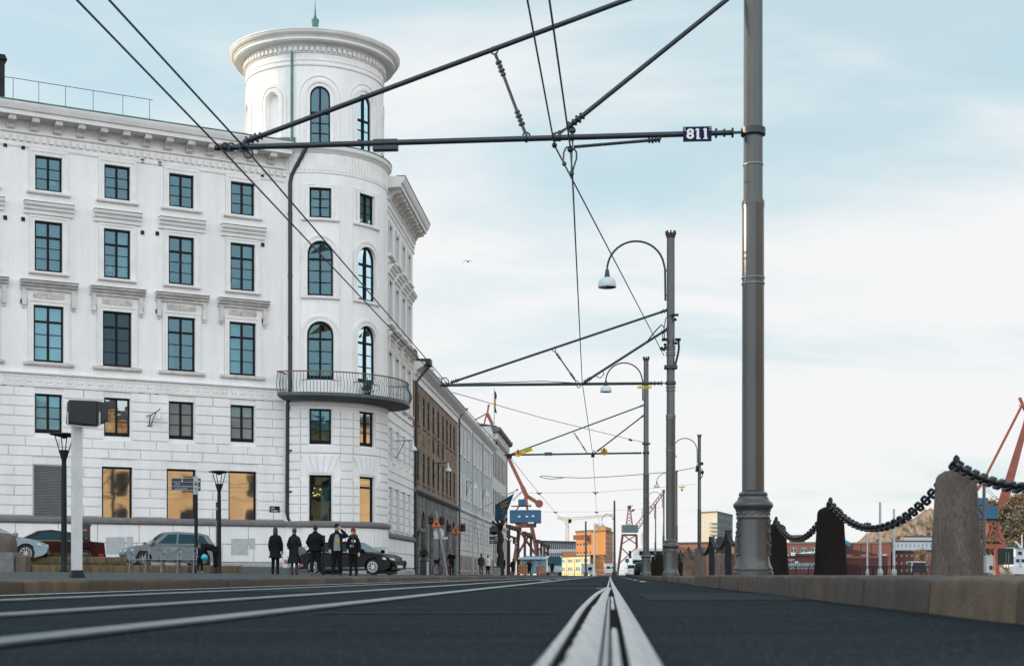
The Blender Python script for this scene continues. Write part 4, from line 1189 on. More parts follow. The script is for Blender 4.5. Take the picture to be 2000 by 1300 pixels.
eave(S, L, 13, t, M['trim'], [(-.02, 12.3), (.06, 12.3), (.1, 12.6), (.5, 12.85), (.62, 13.0), (.62, 13.1), (-.3, 13.2)])
roof(S, L, 13.15, t, rise=2.8)
for i, u in enumerate(us):
    for (a, b) in ((9.8, 11.75), (6.35, 8.2)): window(S, t, u, 1.1, a, b, M['glass_curtain'], rows=3, rec=.05, framemat=M['whiteframe'], surround=(.14, .05), sill=(1.4, .1, .1))
for (u, w, a, b, ar) in ops1: window(S, t, u, w, a, b, M['glass_dark'], rows=2, arch=ar, rec=.18, sill=(w + .2, .1, .1))
pipe(S, .3, .2, 12.9, t, M['drain'], .08)
pipe(S, S.u(921), .2, 12.9, t, M['greypaint']); pipe(S, S.u(942), .2, 12.9, t, M['greypaint'])
# --- last house with a heavy dark cornice
S, L = street(962.4, 988.3)
t = thing('end_building', 'off-white building with a heavy dark cornice at the far end of the row', 'building', S.P(L / 2, .15))
us = [L * (i + .6) / 9.2 for i in range(9)]
ops = []
for u in us: ops += [(u, 1.05, 10.2, 13.0, False), (u, 1.05, 6.2, 9.0, False), (u, 1.05, 1.4, 4.3, False)]
m = block(S, L, 15.3, t, None, ops); m.build('wall', M['offwhite'], t)
eave(S, L, 14, t, M['greystone'], [(-.02, 14.72), (.5, 14.78), (.72, 14.9), (.78, 15.1), (.78, 15.22), (-.3, 15.34)])
for k in range(16):
    m = MB(); u = .5 + k * (L - 1) / 16; fbox(m, S, u, u + .4, 14.05, 14.72, .0, .5); m.build('bracket', M['ornament'], t)
eave(S, L, 5, t, M['trim'], [(-.02, 5.2), (.15, 5.2), (.3, 5.4), (-.02, 5.6)], 'stone_ledge')
roof(S, L, 15.35, t, rise=1.0)
for u in us:
    for (a, b) in ((10.2, 13.0), (6.2, 9.0), (1.4, 4.3)): window(S, t, u, 1.05, a, b, M['glass_street'], rows=2, rec=.035, ft=.12, framemat=M['redframe'])
pipe(S, L - .3, .2, 15, t, M['drain'])
fp = MB(); P0 = at(965, 862, 150); P1 = at(965, 757, 150); fp.tube([P0 - Vector((0,0,1.5)), P1], [.09, .05], 8)
ft_ = thing('roof_flagpole', 'thin white flagpole on the roof of the far house in the row', 'flagpole', P0); fp.build('pole', M['greypaint'], ft_)
fm_ = MB(); fm_.box(P0 + Vector((0, 0, .5)), (.7, .7, 1.6)); fm_.build('base', M['roofdark'], ft_)
M['flagblue'] = pm('blue_flag_cloth', (0.012, 0.065, 0.125), 0.7, var=.2, scale=2)
M['flaggold'] = pm('gold_flag_cloth', (0.48, 0.25, 0.04), 0.7, var=.2, scale=2)
M['flagteal'] = pm('teal_flag_cloth', (0.03, 0.30, 0.40), 0.7, var=.1, scale=2)
def cloth(mb, pts_grid, th=.012):
    nr, nc = len(pts_grid), len(pts_grid[0]); vs = []; fs = []
    for s_ in (0, 1):
        for r_i in pts_grid:
            for p in r_i: vs.append(Vector(p) + Vector((0, th * s_, 0)))
    o = nr * nc
    for i in range(nr - 1):
        for j in range(nc - 1):
            a, b, c, d = i*nc+j, i*nc+j+1, (i+1)*nc+j+1, (i+1)*nc+j
            fs += [(a, b, c, d), (o+a, o+d, o+c, o+b)]
    mb.add(vs, fs)
hg = thing('hanging_flag', 'limp blue and gold flag hanging from the roof flagpole', 'flag', at(965, 762, 150))
m = MB(); cloth(m, [[at(965 + j * .9 * (1 + .5 * math.sin(i * .8)), 762 + i * 4.2 + j * .8, 150 + .1 * math.sin(j * 2 + i)) for j in range(5)] for i in range(11)]); m.build('cloth', M['flagblue'], hg, smooth=60)
m = MB(); cloth(m, [[at(965.2 + j * 1.2, 776 + i * 3.4 + j, 149.8) for j in range(4)] for i in range(6)]); m.build('gold_cross', M['flaggold'], hg)
# slanting pole with the big crown flag
gs = Flat(lane(ROWL, 100), RD)
a = at(932, 996, 128.2); b = at(1010, 956, 124)
t = thing('slanting_flagpole', 'white flagpole slanting out from the grey building over the pavement', 'flagpole', a)
m = MB(); m.tube([a, b], [.06, .04], 8); m.build('pole', M['whiteframe'], t); m = MB(); m.ball(b, .09, 6); m.build('knob', M['iron'], t)
t = thing('crown_flag', 'large dark blue flag with a golden crown hanging over the pavement', 'flag', at(985, 990, 124.4))
g_ = []
TL, TRr, BL, BR = (968, 985), (1004.5, 962), (966, 1016), (984, 1016)
for i in range(9):
    v = i / 8; row = []
    for j in range(9):
        h = j / 8
        px = (TL[0] * (1-h) + TRr[0] * h) * (1-v) + (BL[0] * (1-h) + BR[0] * h) * v
        py = (TL[1] * (1-h) + TRr[1] * h) * (1-v) + (BL[1] * (1-h) + BR[1] * h) * v
        row.append(at(px, py, 126.4 - 2.4 * h + .16 * math.sin(h * 9 + v * 3)))
    g_.append(row)
m = MB(); cloth(m, g_); m.build('cloth', M['flagblue'], t, smooth=60)
m = MB()
def em(px, py, r): m.ball(at(px, py, 124.75 + (986 - px) * .06), r * .62, 5)
for px, py in ((980, 984), (983, 983), (986, 981), (989, 980), (992, 979)): em(px, py, .10)
for k in range(10): em(979.5 + k * 1.35, 988.5 - k * .45, .085)
for k in range(8): em(980 + k * 1.5, 991 - k * .45, .075)
for k in range(9): em(981 + 3.2 * math.sin(k * .9) + k * .5, 994 + k * 1.35, .075)
m.build('crown_emblem', M['flaggold'], t)

# street lamps bracketed from the facades
def facade_lamp(px, py, side_px, base_py, d, label):
    s_ = at(px, py, d); w_ = lane(ROWL + .02, d + 1.0); w_ = Vector((w_.x, w_.y, s_.z + .55))
    t = thing('facade_lamp', label, 'wall lamp', w_, 'lamps bracketed from the facades')
    m = MB(); tip = Vector((s_.x, s_.y, s_.z + .50))
    m.tube([w_, tip], .022, 6); m.tube([w_ - Vector((0, 0, 1.0)), w_ * .45 + tip * .55], .018, 6); m.tube([w_ - Vector((0, 0, 1.2)), w_ + Vector((0, 0, .1))], .03, 6); m.build('bracket', M['iron'], t)
    m = MB(); m.lathe([(.03, .52), (.06, .48), (.08, .22), (.19, .1), (.25, -.06), (.22, -.06)], s_, 16); m.build('shade', M['white_enamel'], t, smooth=50)
facade_lamp(806, 877, 0, 0, 79, 'bell lamp on an iron bracket from the street side of the white palace')
facade_lamp(875, 918, 0, 0, 96, 'bell lamp on an iron bracket in front of the brick wall')
facade_lamp(927, 952, 0, 0, 118, 'bell lamp on a bracket from the grey building, the nearer of two')
facade_lamp(950, 966, 0, 0, 134, 'bell lamp on a bracket from the grey building, behind the nearer one')

# ================================================================== tram poles
def pole_body(t, H_=9.7, lamp=True, crown=True, wide=1.0):
    m = MB()
    m.lathe([(0.243*wide, -0.05), (0.243*wide, 0.055), (0.23*wide, 0.065), (0.236*wide, 0.085), (0.232*wide, 0.1), (0.216*wide, 0.125), (0.204*wide, 0.155), (0.198*wide, 0.19), (0.195*wide, 0.24), (0.194*wide, 0.69), (0.204*wide, 0.7), (0.206*wide, 0.72), (0.196*wide, 0.735), (0.196*wide, 0.79), (0.205*wide, 0.8), (0.224*wide, 0.822), (0.239*wide, 0.846), (0.243*wide, 0.864), (0.238*wide, 0.882), (0.218*wide, 0.903), (0.197*wide, 0.922), (0.187*wide, 0.942), (0.184*wide, 0.962), (0.17*wide, 0.968), (0.171*wide, 0.984), (0.178*wide, 0.995), (0.172*wide, 1.012), (0.15*wide, 1.026), (0.142*wide, 1.032)], (0, 0, 0), 48)
    bo = m.build('cast_base', M['polegrey'], t, smooth=40)
    m = MB(); k = random.Random(5)
    for an in (-16, -164, 40, 140):            # cast leaf garlands hanging down the base
        for i in range(80):
            zz = .68 - i * .0055; rr = .193 * wide + k.uniform(0, .010); aa = R(an + k.uniform(-19, 19) * (.35 + .65 * abs(math.sin(i * .13 + .6))))
            m.ball((rr * math.cos(aa), rr * math.sin(aa), zz), k.uniform(.008, .019), 5)
    for i in range(44):
        aa = 2 * PI * i / 44; m.ball((.206 * wide * math.cos(aa), .206 * wide * math.sin(aa), .796), .010, 4)
    for i in range(36):
        aa = 2 * PI * i / 36; m.ball((.198 * wide * math.cos(aa), .198 * wide * math.sin(aa), .762 + .012 * math.sin(i * 2.1)), .013, 4)
    m.build('garland', M['polegrey'], bo, smooth=60)
    m = MB()
    m.lathe([(.136*wide, 1.04), (.132*wide, 4.45), (.138*wide, 4.52), (.138*wide, 4.56), (.118*wide, 4.60), (.112*wide, H_ - .12), (.05, H_ - .1)], (0, 0, 0), 32); m.build('shaft', M['polegrey'], t, smooth=40)
    if crown:
        m = MB(); m.lathe([(.113, H_ - .14), (.125, H_ - .1), (.15, H_ - .03), (.15, H_), (.02, H_ + .0)], (0, 0, 0), 20)
        for i in range(8): m.box((.135 * math.cos(i * PI / 4), .135 * math.sin(i * PI / 4), H_ + .03), (.04, .04, .07), rz=i * PI / 4)
        m.build('crown_cap', M['rust'], t)
    if lamp:
        lamp_arm(t, H_)
    m = MB()
    for z in (3.55, 3.62, 5.0): m.lathe([(.137*wide if z < 4.5 else .121, z), (.142*wide if z < 4.5 else .124, z + .005), (.142*wide if z < 4.5 else .124, z + .02), (.137*wide if z < 4.5 else .121, z + .025)], (0, 0, 0), 28)
    m.build('steel_band', M['galv'], t, smooth=40)
def lamp_arm(t, H_, reach=1.62, x=-.12):
    m = MB()
    c = [(-.15, 0, H_ - 1.9), (-.16, 0, H_ - 1.0)] + [(x - .06 - reach / 2 + reach / 2 * math.cos(R(a)), 0, H_ - 1.0 + .80 * math.sin(R(a))) for a in range(10, 171, 10)] + [(x - .06 - reach, 0, H_ - .93)]
    m.tube(c, .030, 8)
    for z in (H_ - 1.75, H_ - 1.05): m.bar((-.16, 0, z), (0, 0, z), .05, .03)
    m.build('lamp_arm', M['armsteel'], t, smooth=60)
    p = Vector((x - .06 - reach, 0, H_ - 1.42))
    m = MB(); m.lathe([(.02, .52), (.03, .44), (.05, .42), (.07, .28), (.085, .20)], p, 16); m.build('lamp_cap', M['armsteel'], t, smooth=50)
    m = MB(); m.lathe([(.085, .20), (.16, .185), (.22, .13), (.25, .04), (.262, -.08), (.258, -.085), (.235, .0), (.1, .1), (.01, .1)], p, 22, cap=False); sh = m.build('lamp_shade', M['white_enamel'], t, smooth=50)
    m = MB(); m.lathe([(.01, -.06), (.25, -.07), (.25, -.06), (.01, -.05)], p, 22); m.build('lamp_glass', M['glass_dark'], sh, smooth=50)

def insul(m, a, b, L=.32, r=.03):
    """ribbed insulator at the b end of a bar running a -> b"""
    a = Vector(a); b = Vector(b); d = (b - a).normalized()
    for k in range(4): p = b - d * (L * k / 3); m.tube([p - d * .012, p + d * .012], r * 1.9 if k in (0, 2) else r * 1.6, 8)
    m.tube([b - d * L, b], r, 8)

def cant(t, base, zarm, tip, w_hook, stays, strut, r=.035, plates=True):
    """the arm, its stays and struts, in world positions"""
    m = MB(); root = Vector((base.x, base.y, zarm))
    d = (root - tip).normalized()
    m.tube([tip, root - d * .55], r, 10); insul(m, tip, root - d * .25, .30, r * .9)
    m.tube([root - d * .25, root - d * .1], .018, 6)
    m.lathe([(.125, zarm - .05), (.150, zarm - .04), (.150, zarm + .04), (.125, zarm + .05)], (base.x, base.y, 0), 24)
    m.build('arm', M['armsteel'], t, smooth=50)
    for a, b, rr in stays:
        m = MB(); a = Vector(a); b = Vector(b); d = (b - a).normalized()
        m.tube([a, b], rr, 8); insul(m, b, a + d * .05, .18, rr * 1.0); insul(m, a, b - d * .05, .22, rr * 1.0); m.tube([a - d * .12, a], .012, 6)
        M_ = Matrix.Translation(a - d * .17) @ Matrix.Rotation(R(90), 4, 'X'); m.torus(M_, .05, .012)
        m.build('stay_rod', M['armsteel'], t, smooth=50)
    for a, b in strut:
        m = MB(); a = Vector(a); b = Vector(b); d = (b - a).normalized()
        for s_, e_ in ((a, 1), (b, -1)):
            M_ = Matrix.Translation(s_) @ Matrix.Rotation(R(90), 4, 'X'); m.torus(M_, .045, .011)
            insul(m, s_ + d * e_ * .5, s_ + d * e_ * .16, .16, .022)
        m.tube([a + d * .05, b - d * .05], .020, 8)
        m.build('strut', M['armsteel'], t, smooth=50)

GP = 'catenary poles along the quay kerb'
# near pole
c1 = at(1471, 1122, 17.5); base1 = Vector((c1.x, c1.y, .155))
t = thing('tram_pole', 'thick grey-green cast-iron catenary pole nearest the lens, carrying the 811 plate', 'tram pole', (0, 0, 0), GP)
pole_body(t); 
place(t, base1, math.atan2(RN.y, RN.x))
P1T = t
za1 = CZ + (HY - 258) * 17.5 / F
Yt = lambda px, Y0, px0: Y0 + (px0 - px) * .0000 
tip1 = at(420, 289, 17.95)
ay = lambda px: 17.5 + .45 * (1471 - px) / 1051.0
top1 = Vector((c1.x, c1.y, CZ + (HY + 92) * 17.5 / F)); top1b = Vector((c1.x, c1.y, CZ + (HY + 42) * 17.5 / F))
cant(t, c1, za1, tip1, None, [(at(476, 278, 17.93), top1, .033), (at(1108, 250, ay(1108)), top1b, .030)],
     [(at(965, 99, ay(965)), at(1028, 266, ay(1028)))], r=.036)
m = MB()
m.tube([at(1120, 287, 17.62), at(1285, 273, 17.58)], .020, 8); insul(m, at(1130, 287, 17.62), at(1287, 273, 17.58), .12, .02); m.tube([at(1289, 273, 17.58), at(1292, 262, 17.58)], .014, 6)
m.build('steady_arm', M['armsteel'], t)
def lp(*pts): m = MB(); m.tube([at(x, y, 17.66) for x, y in pts], .011, 6); m.build('cable_loop', M['armsteel'], t, smooth=60)
lp((1116, 286), (1106, 288), (1101, 298), (1100, 316), (1102, 322)); lp((1120, 290), (1126, 297), (1126, 310), (1121, 325), (1118, 338)); lp((1112, 250), (1116, 262), (1119, 275), (1117, 290), (1116, 340)); lp((1090, 262), (1096, 256), (1106, 250))
for x, y, r_s in ((1118, 255, .045), (1102, 320, .03), (1116, 339, .035), (1083, 284, .035), (1114, 292, .04), (1084, 272, .035), (1093, 259, .03)): m = MB(); m.ball(at(x, y, 17.66), r_s, 5); m.build('wire_clamp', M['armsteel'], t)
for x in (476, 440, 483, 1028, 1083, 1093, 1117): m = MB(); m.tube([at(x - 2.5, 270 + (1028 - x) * .031 if x > 900 else 287, ay(x)), at(x + 2.5, 270 + (1028 - x) * .031 if x > 900 else 287, ay(x))], .055, 8); m.build('arm_collar', M['armsteel'], t, smooth=60)
for x, y in ((476, 287), (485, 300), (440, 288)): M_ = Matrix.Translation(at(x, y, 17.9)) @ Matrix.Rotation(R(90), 4, 'X'); m = MB(); m.torus(M_, .055, .013); m.build('ring', M['armsteel'], t, smooth=60)
m = MB(); ctr = (at(728, 273, 17.84) + at(778, 295, 17.84)) / 2; m.box(ctr, (.315, .10, .14), rz=math.atan2(RN.y, RN.x)); m.build('junction_box', M['armsteel'], t, bevel=.012)
pl_ = thing('number_plate', 'blue enamel plate reading 811 on the nearest tram arm', 'sign', at(1362, 262, 17.50))
m = MB(); ctr = at(1362, 262, 17.46); m.box(ctr, (.345, .014, .182), rz=math.atan2(RN.y, RN.x)); m.build('plate', M['navy'], pl_, bevel=.004)
text('811', ctr - Vector((-.005, .011, .004)), RN, (0, 0, 1), .165, M['whitepaint'], pl_, .001, sx=1.12, bold=.005)
m = MB()
for dx in (.012, .098): m.box(ctr + RN * dx + Vector((0, -.0095, -.058)), (.052, .004, .014), rz=math.atan2(RN.y, RN.x))

for dx in (-.016, .078): m.bar(ctr + RN * (dx - .008) + Vector((0, -.0095, .046)), ctr + RN * (dx + .018) + Vector((0, -.0095, .062)), .004, .015)
m.build('digit_serif', M['whitepaint'], pl_)
m = MB()
for sx in (-1, 1):
    for sz in (0, 1): m.ball(ctr + RN * sx * .15 + Vector((0, -.009, .045 + .025 * sz)), .007, 4)
m.build('rivet', M['whitepaint'], pl_)

# second pole
c2 = at(1310, 1122, 40.7)
t = thing('tram_pole', 'grey-green catenary pole with crook lamp, second from the lens, hung with cables', 'tram pole', (0, 0, 0), GP)
pole_body(t, 9.72); place(t, Vector((c2.x, c2.y, .13)), math.atan2(RN.y, RN.x))
za2 = CZ + (HY - 748) * 40.7 / F
cant(t, c2, za2, at(860, 752, 41.1), None, [(at(880, 747, 41.1), Vector((c2.x, c2.y, CZ + (HY - 603) * 40.7 / F)), .034), (at(1140, 747, 40.8), Vector((c2.x, c2.y, CZ + (HY - 638) * 40.7 / F)), .036)], [(at(1082, 683, 40.9), at(1127, 747, 40.8))], r=.042)
m = MB(); m.tube([at(x, y, 41.0) for x, y in ((866, 750), (862, 744), (864, 738), (871, 737), (876, 743), (875, 752))], .016, 6); m.build('cable', M['wire'], t, smooth=60)
m = MB(); m.tube([at(x, y, 40.75) for x, y in ((1165, 735), (1172, 738), (1180, 730), (1176, 722))], .014, 6); m.build('cable', M['wire'], t, smooth=60)
m = MB(); m.tube([at(x, y, 40.6) for x, y in ((1260, 672), (1272, 656), (1284, 642), (1292, 634), (1298, 640))], .018, 6); m.build('cable', M['wire'], t, smooth=60)
m = MB(); m.tube([at(x, y, 40.5) for x, y in ((1298, 660), (1297, 640), (1300, 622), (1308, 615), (1318, 614))], .014, 6); m.build('cable', M['wire'], t, smooth=60)
m = MB(); m.tube([at(x, y, 40.5) for x, y in ((1295, 645), (1294, 655), (1296, 662))], .014, 6); m.build('cable', M['wire'], t, smooth=60)
m = MB(); m.tube([at(x, y, 40.6) for x, y in ((1325, 664), (1326, 680), (1324, 692), (1319, 712))], .034, 6); m.build('cable', M['wire'], t, smooth=60)
m = MB(); m.tube([at(895, 749, 41.05), at(1000, 746, 41), at(1060, 744, 40.9), at(1130, 748, 40.8)], .012, 5); m.build('cable', M['wire'], t, smooth=60)
rzp = math.atan2(RN.y, RN.x)
for x, y in ((1298, 663), (1324, 663)): m = MB(); m.box(at(x, y, 40.55), (.16, .10, .07), rz=rzp); m.build('cable_bracket', M['iron'], t)
for x, y in ((1299, 673), (1320, 670), (1319, 624), (1299, 679)): m = MB(); m.ball(at(x, y, 40.55), .045, 5); m.build('insulator', M['iron'], t)
m = MB(); m.box(at(1319, 615, 40.5), (.18, .12, .05), rz=rzp); m.build('cable_bracket', M['iron'], t)
m = MB(); m.box(at(1310, 717, 40.7), (.37, .34, .085), rz=rzp); m.build('clamp', M['armsteel'], t)
m = MB()
for y in (677, 682, 688, 693, 756, 762, 811, 816): z = CZ + (HY - y) * 40.7 / F; m.lathe([(.134, z - .012), (.142, z - .012), (.142, z + .012), (.134, z + .012)], (c2.x, c2.y, 0), 24)
m.build('steel_band', M['galv'], t)
# third pole
c3 = at(1262, 1122, 64.3)
t = thing('tram_pole', 'grey-green catenary pole third from the lens, its arm carrying two amber discs', 'tram pole', (0, 0, 0), GP)
pole_body(t, 9.75); place(t, Vector((c3.x, c3.y, .13)), rzp)
za3 = CZ + (HY - 884) * 64.3 / F
cant(t, c3, za3, at(985, 888, 64.7), None, [(at(1000, 886, 64.7), Vector((c3.x, c3.y, CZ + (HY - 789) * 64.3 / F)), .030), (at(1166, 881, 64.4), Vector((c3.x, c3.y, CZ + (HY - 807) * 64.3 / F)), .030)], [(at(1122, 846, 64.5), at(1146, 883, 64.4))], r=.042)
m = MB(); m.box(at(1071, 886, 64.5), (.34, .12, .14), rz=rzp); m.build('junction_box', M['armsteel'], t)
m = MB(); m.box(at(995, 890, 64.6), (.22, .2, .2), rz=rzp); m.tube([at(1156, 892, 64.3), at(1157, 884, 64.3), at(1160, 879, 64.3), at(1164, 884, 64.3)], .02, 6); m.box(at(1158, 889, 64.3), (.16, .12, .16), rz=rzp); m.build('wire_clamp', M['iron'], t)
m = MB(); m.box(at(1262, 866, 64.3), (.36, .34, .06), rz=rzp); m.build('clamp', M['armsteel'], t)
for px, py, r_s, lab in ((1012, 885, .15, 'amber disc on the tram arm at its left end by the yellow tag'), (1180, 882, .155, 'amber disc on the tram arm, beside the overhead wire clamp')):
    d_ = thing('warning_disc', lab, 'warning disc', at(px, py, 64.3), 'amber discs on the tram arm')
    m = MB(); m.disc(at(px, py, 64.4), -RD, r_s, .03, 24); m.build('disc', M['amber'], d_, smooth=30)
    m = MB(); p_ = at(px, py, 64.37); m.box(p_ - Vector((0, 0, .0)), (r_s * 1.5, .01, .016)); m.box(p_ + Vector((0, 0, r_s * .7)), (.05, .06, .14)); m.build('bracket', M['iron'], d_)
t_ = thing('number_tag', 'tilted yellow tag with black characters beside the left amber disc', 'sign', at(1029, 880, 64.2))
m = MB(); x_ = (at(1040, 876.5, 64.3) - at(1018, 884, 64.3)).normalized(); y_ = Vector((-x_.z, 0, x_.x)); c_ = at(1029, 880, 64.25)
m.prism([c_ - x_ * .26 - y_ * .085, c_ + x_ * .26 - y_ * .085, c_ + x_ * .26 + y_ * .085, c_ - x_ * .26 + y_ * .085], (0, .012, 0)); m.build('plate', M['yellow'], t_)
text('F - 6902/6901', c_ - Vector((0, .008, 0)), x_, y_, .10, M['blackpaint'], t_, .001, sx=.72)
t_ = thing('number_tag', 'level yellow tag reading F - 6901 under the second tram arm', 'sign', at(1259, 756, 40.5))
m = MB(); c_ = at(1259, 756, 40.6); m.box(c_, (.40, .012, .072), rz=rzp); m.build('plate', M['yellow'], t_)
text('F - 6901', c_ - Vector((0, .009, 0)), RN, (0, 0, 1), .07, M['blackpaint'], t_, .001, sx=1.1)

t_ = thing('number_tag', 'small yellow tag with a ball under it hanging beside the free crook lamp pole', 'sign', at(1332, 951, 110))
m = MB(); c_ = at(1332, 951, 110); m.box(c_, (.46, .03, .12)); m.tube([c_ + Vector((0, 0, .06)), at(1332, 943, 110)], .012, 4); m.build('plate', M['yellow'], t_); m = MB(); m.ball(at(1332, 956, 110), .10, 6); m.build('ball', M['amber'], t_)
# plain lamp poles farther along: slimmer, one builder, copied
lp_ = thing('lamp_pole', '', 'lamp pole', (0, 0, 0), 'crook lamp poles along the quay')
pole_body(lp_, 9.7)
spots = [(99, 1366, 'crook lamp pole standing free between the second tram pole and the near one'), (133, 1321, 'crook lamp pole showing just beside the second tram pole'), (163, 1296, 'crook lamp pole between the second and third tram poles, the larger one there'), (196, 1280, 'thin far crook lamp pole just beside the third tram pole')]
for i, (Y, px, lab) in enumerate(spots):
    o = lp_ if i == 0 else copy_tree(lp_)
    o['label'] = lab
    p = at(px, 1122, Y); place(o, Vector((p.x, p.y, .1)), rzp)
p = at(1366, 1122, 99)
for x, y in ((1362, 912), (1371, 905), (1361, 918), (1372, 922)): m = MB(); m.box(at(x, y, 98.8), (.18, .14, .2)); m.build('cable_bracket', M['iron'], lp_)
m = MB()
m.tube([at(1362, 905, 98.8), at(1360, 912, 98.8)], .03, 5); m.tube([at(1371, 915, 98.8), at(1372, 928, 98.8), at(1368, 935, 98.8)], .035, 5)
m.build('cable', M['iron'], lp_)
# bare dark poles and the white flagpole down the street
def mast(px, top, Y, r0, r1, mat, label, name='street_pole', lamp=False, cat='pole', group='far thin masts'):
    p = at(px, 1122, Y); z1 = CZ + (HY - top) * Y / F
    t = thing(name, label, cat, Vector((p.x, p.y, .05)), group)
    m = MB(); m.tube([(p.x, p.y, 0), (p.x, p.y, z1)], [r0, r1], 10); m.build('shaft', mat, t, smooth=50)
    m = MB(); m.lathe([(r0 * 1.8, 0), (r0 * 1.8, .5), (r0 * 1.1, .7)], (p.x, p.y, 0), 10); m.build('foot', mat, t)
    if lamp:
        m = MB(); q = z1 - lamp; m.tube([(p.x, p.y, q - .6), (p.x - .1, p.y, q), (p.x - .5, p.y, q + .7), (p.x - 1.1, p.y, q + .8), (p.x - 1.6, p.y, q + .3), (p.x - 1.7, p.y, q - .1)], .05, 6); m.build('lamp_arm', M['armsteel'], t)
        m = MB(); m.lathe([(.04, .5), (.1, .3), (.28, .1), (.32, -.1), (.28, -.1)], (p.x - 1.7, p.y, q - .6), 12); m.build('lamp_shade', M['white_enamel'], t)
    return t
mast(1200, 977, 190, .19, .13, M['armsteel'], 'tall dark pole with a small crook lamp near the far end of the rails', lamp=2.6, name='lamp_post', cat='lamp post')
mast(1144, 1017, 250, .22, .16, M['armsteel'], 'bare dark pole in front of the left wing of the orange building')
mast(1161, 1027, 240, .16, .12, M['greypaint'], 'thin pale pole in front of the orange building gable')
mast(1719, 980, 120, .13, .09, M['greypaint'], 'tallest pale mast between the two near bollards')
mast(1746, 993, 126, .13, .09, M['greypaint'], 'second pale mast, right of the tallest one between the bollards')
t = mast(1694, 1036, 150, .10, .07, M['greypaint'], 'slim floodlight mast left of the tallest pale mast')
m = MB(); p = at(1694, 1034, 150)
for dx, dz_ in ((-.25, .2), (.25, .2), (-.2, .6), (.2, .6)): m.box(p + Vector((dx, 0, dz_)), (.35, .2, .25))
m.bar(p, p + Vector((0, 0, .9)), .06); m.build('floodlight', M['iron'], t)
mast(1922, 940, 95, .14, .10, M['polegrey'], 'grey post with a small crook lamp beside the near right bollard', lamp=2.2, name='lamp_post', cat='lamp post')

# ================================================================== overhead wires
def wire(label, pts, r=.011, sag=0.0, name='overhead_wire', cat='wire', grp='overhead tram wires', mat='wire'):
    m = MB(); P_ = []
    for a, b in zip(pts, pts[1:]):
        a = Vector(a); b = Vector(b); n = 10
        for i in range(n):
            k = i / n; p = a.lerp(b, k); p.z -= sag * 4 * k * (1 - k); P_.append(p)
    P_.append(Vector(pts[-1])); m.tube(P_, r, 6)
    return m.build(name, M[mat], label=label, cat=cat, group=grp)
def back(p, q, Y):
    k = (Y - p.y) / (q.y - p.y); return p.lerp(q, k)
wa0, wa1 = at(432, 291, 17.95), at(867, 752, 41.1)
pb_ = at(150, 0, 13.45)
wire('left contact wire over the square, running on far down the street', [back(pb_, wa0, -6), pb_, wa0, wa1, at(994, 890, 64.7), at(1053, 963, 92), at(1085, 1000, 122), at(1112, 1030, 165)], .012)
pb_ = at(213, 0, 13.5); w1_ = at(479, 290, 17.93)
wire('second wire just right of the left contact wire, over the square', [back(pb_, w1_, -6), pb_, w1_, at(874, 749, 41.0)], .012)
pc_, pc1 = at(1073, 0, 13.35), at(1114, 288, 17.66)
wire('wire over the near track, swinging down from the steady arm to the far street', [back(pc_, pc1, -6), pc_, pc1, at(1118, 342, 17.9), at(1137, 746, 40.75), at(1158, 890, 64.4), at(1163, 962, 92), at(1165, 1000, 122), at(1172, 1025, 165)], .0115)
pd_, pd1 = at(1030, 0, 13.35), at(1083, 284, 17.64)
wire('wire left of the near track wire that slants off to the second pole', [back(pd_, pd1, -6), pd_, pd1, at(1297, 694, 40.6)], .0105)
wire('thin slack wire from the second arm tip to the third pole', [at(884, 766, 41), at(1060, 816, 53), at(1232, 858, 62.6), at(1257, 863, 64.3)], .011)
wire('looped span cable hanging across the street to the free crook lamp pole', [at(1100, 933, 98), at(1075, 935, 98), at(1058, 932, 98), at(1054, 930, 98), at(1060, 928.5, 98), at(1085, 931, 98), at(1140, 933, 98), at(1200, 930, 98), at(1250, 926, 98.5), at(1320, 920, 99), at(1360, 912, 99)], .022)
wire('thin span wire across the far street between facade and lamp pole', [at(960, 962, 92), at(1053, 962, 92), at(1163, 961, 92), at(1260, 954, 94), at(1358, 945, 99)], .008)
wire('fine span wire farther down the street below the other span', [at(980, 999, 122), at(1085, 999, 122), at(1165, 999, 122), at(1300, 990, 125)], .007)
for i, (px, py, Y) in enumerate(((1053, 963, 92), (1163, 962, 92), (1085, 1000, 122), (1165, 1000, 122))):
    t = thing('wire_hanger', ['dark wire hanger over the far left track', 'dark wire hanger over the near track', 'smaller wire hanger over the far left track', 'smaller wire hanger over the near track'][i] + (', on the higher span' if i < 2 else ', on the lower span'), 'wire hanger', at(px, py, Y), 'wire hangers on the far spans')
    m = MB(); c_ = at(px, py, Y); m.tube([c_ + Vector((-.18, 0, .06)), c_ + Vector((-.05, 0, 0)), c_ + Vector((.05, 0, 0)), c_ + Vector((.18, 0, .06))], .035, 6); m.ball(c_ - Vector((0, 0, .06)), .05, 5); m.build('hanger_body', M['iron'], t)
for px, py, Y in ((1296, 694, 40.5), (1230, 858, 62.5)):
    t = thing('wire_insulator', 'dark insulator on the slanting wire near the second pole' if Y < 50 else 'dark insulator on the thin slack wire before the third pole', 'insulator', at(px, py, Y))
    m = MB(); c_ = at(px, py, Y) + (Vector((-.12, -.6, .1)) if Y < 50 else Vector((0, 0, 0))); m.ball(c_, .055, 6); m.ball(c_ + Vector((.07, .0, -.03)), .045, 6); m.build('insulator_body', M['iron'], t)

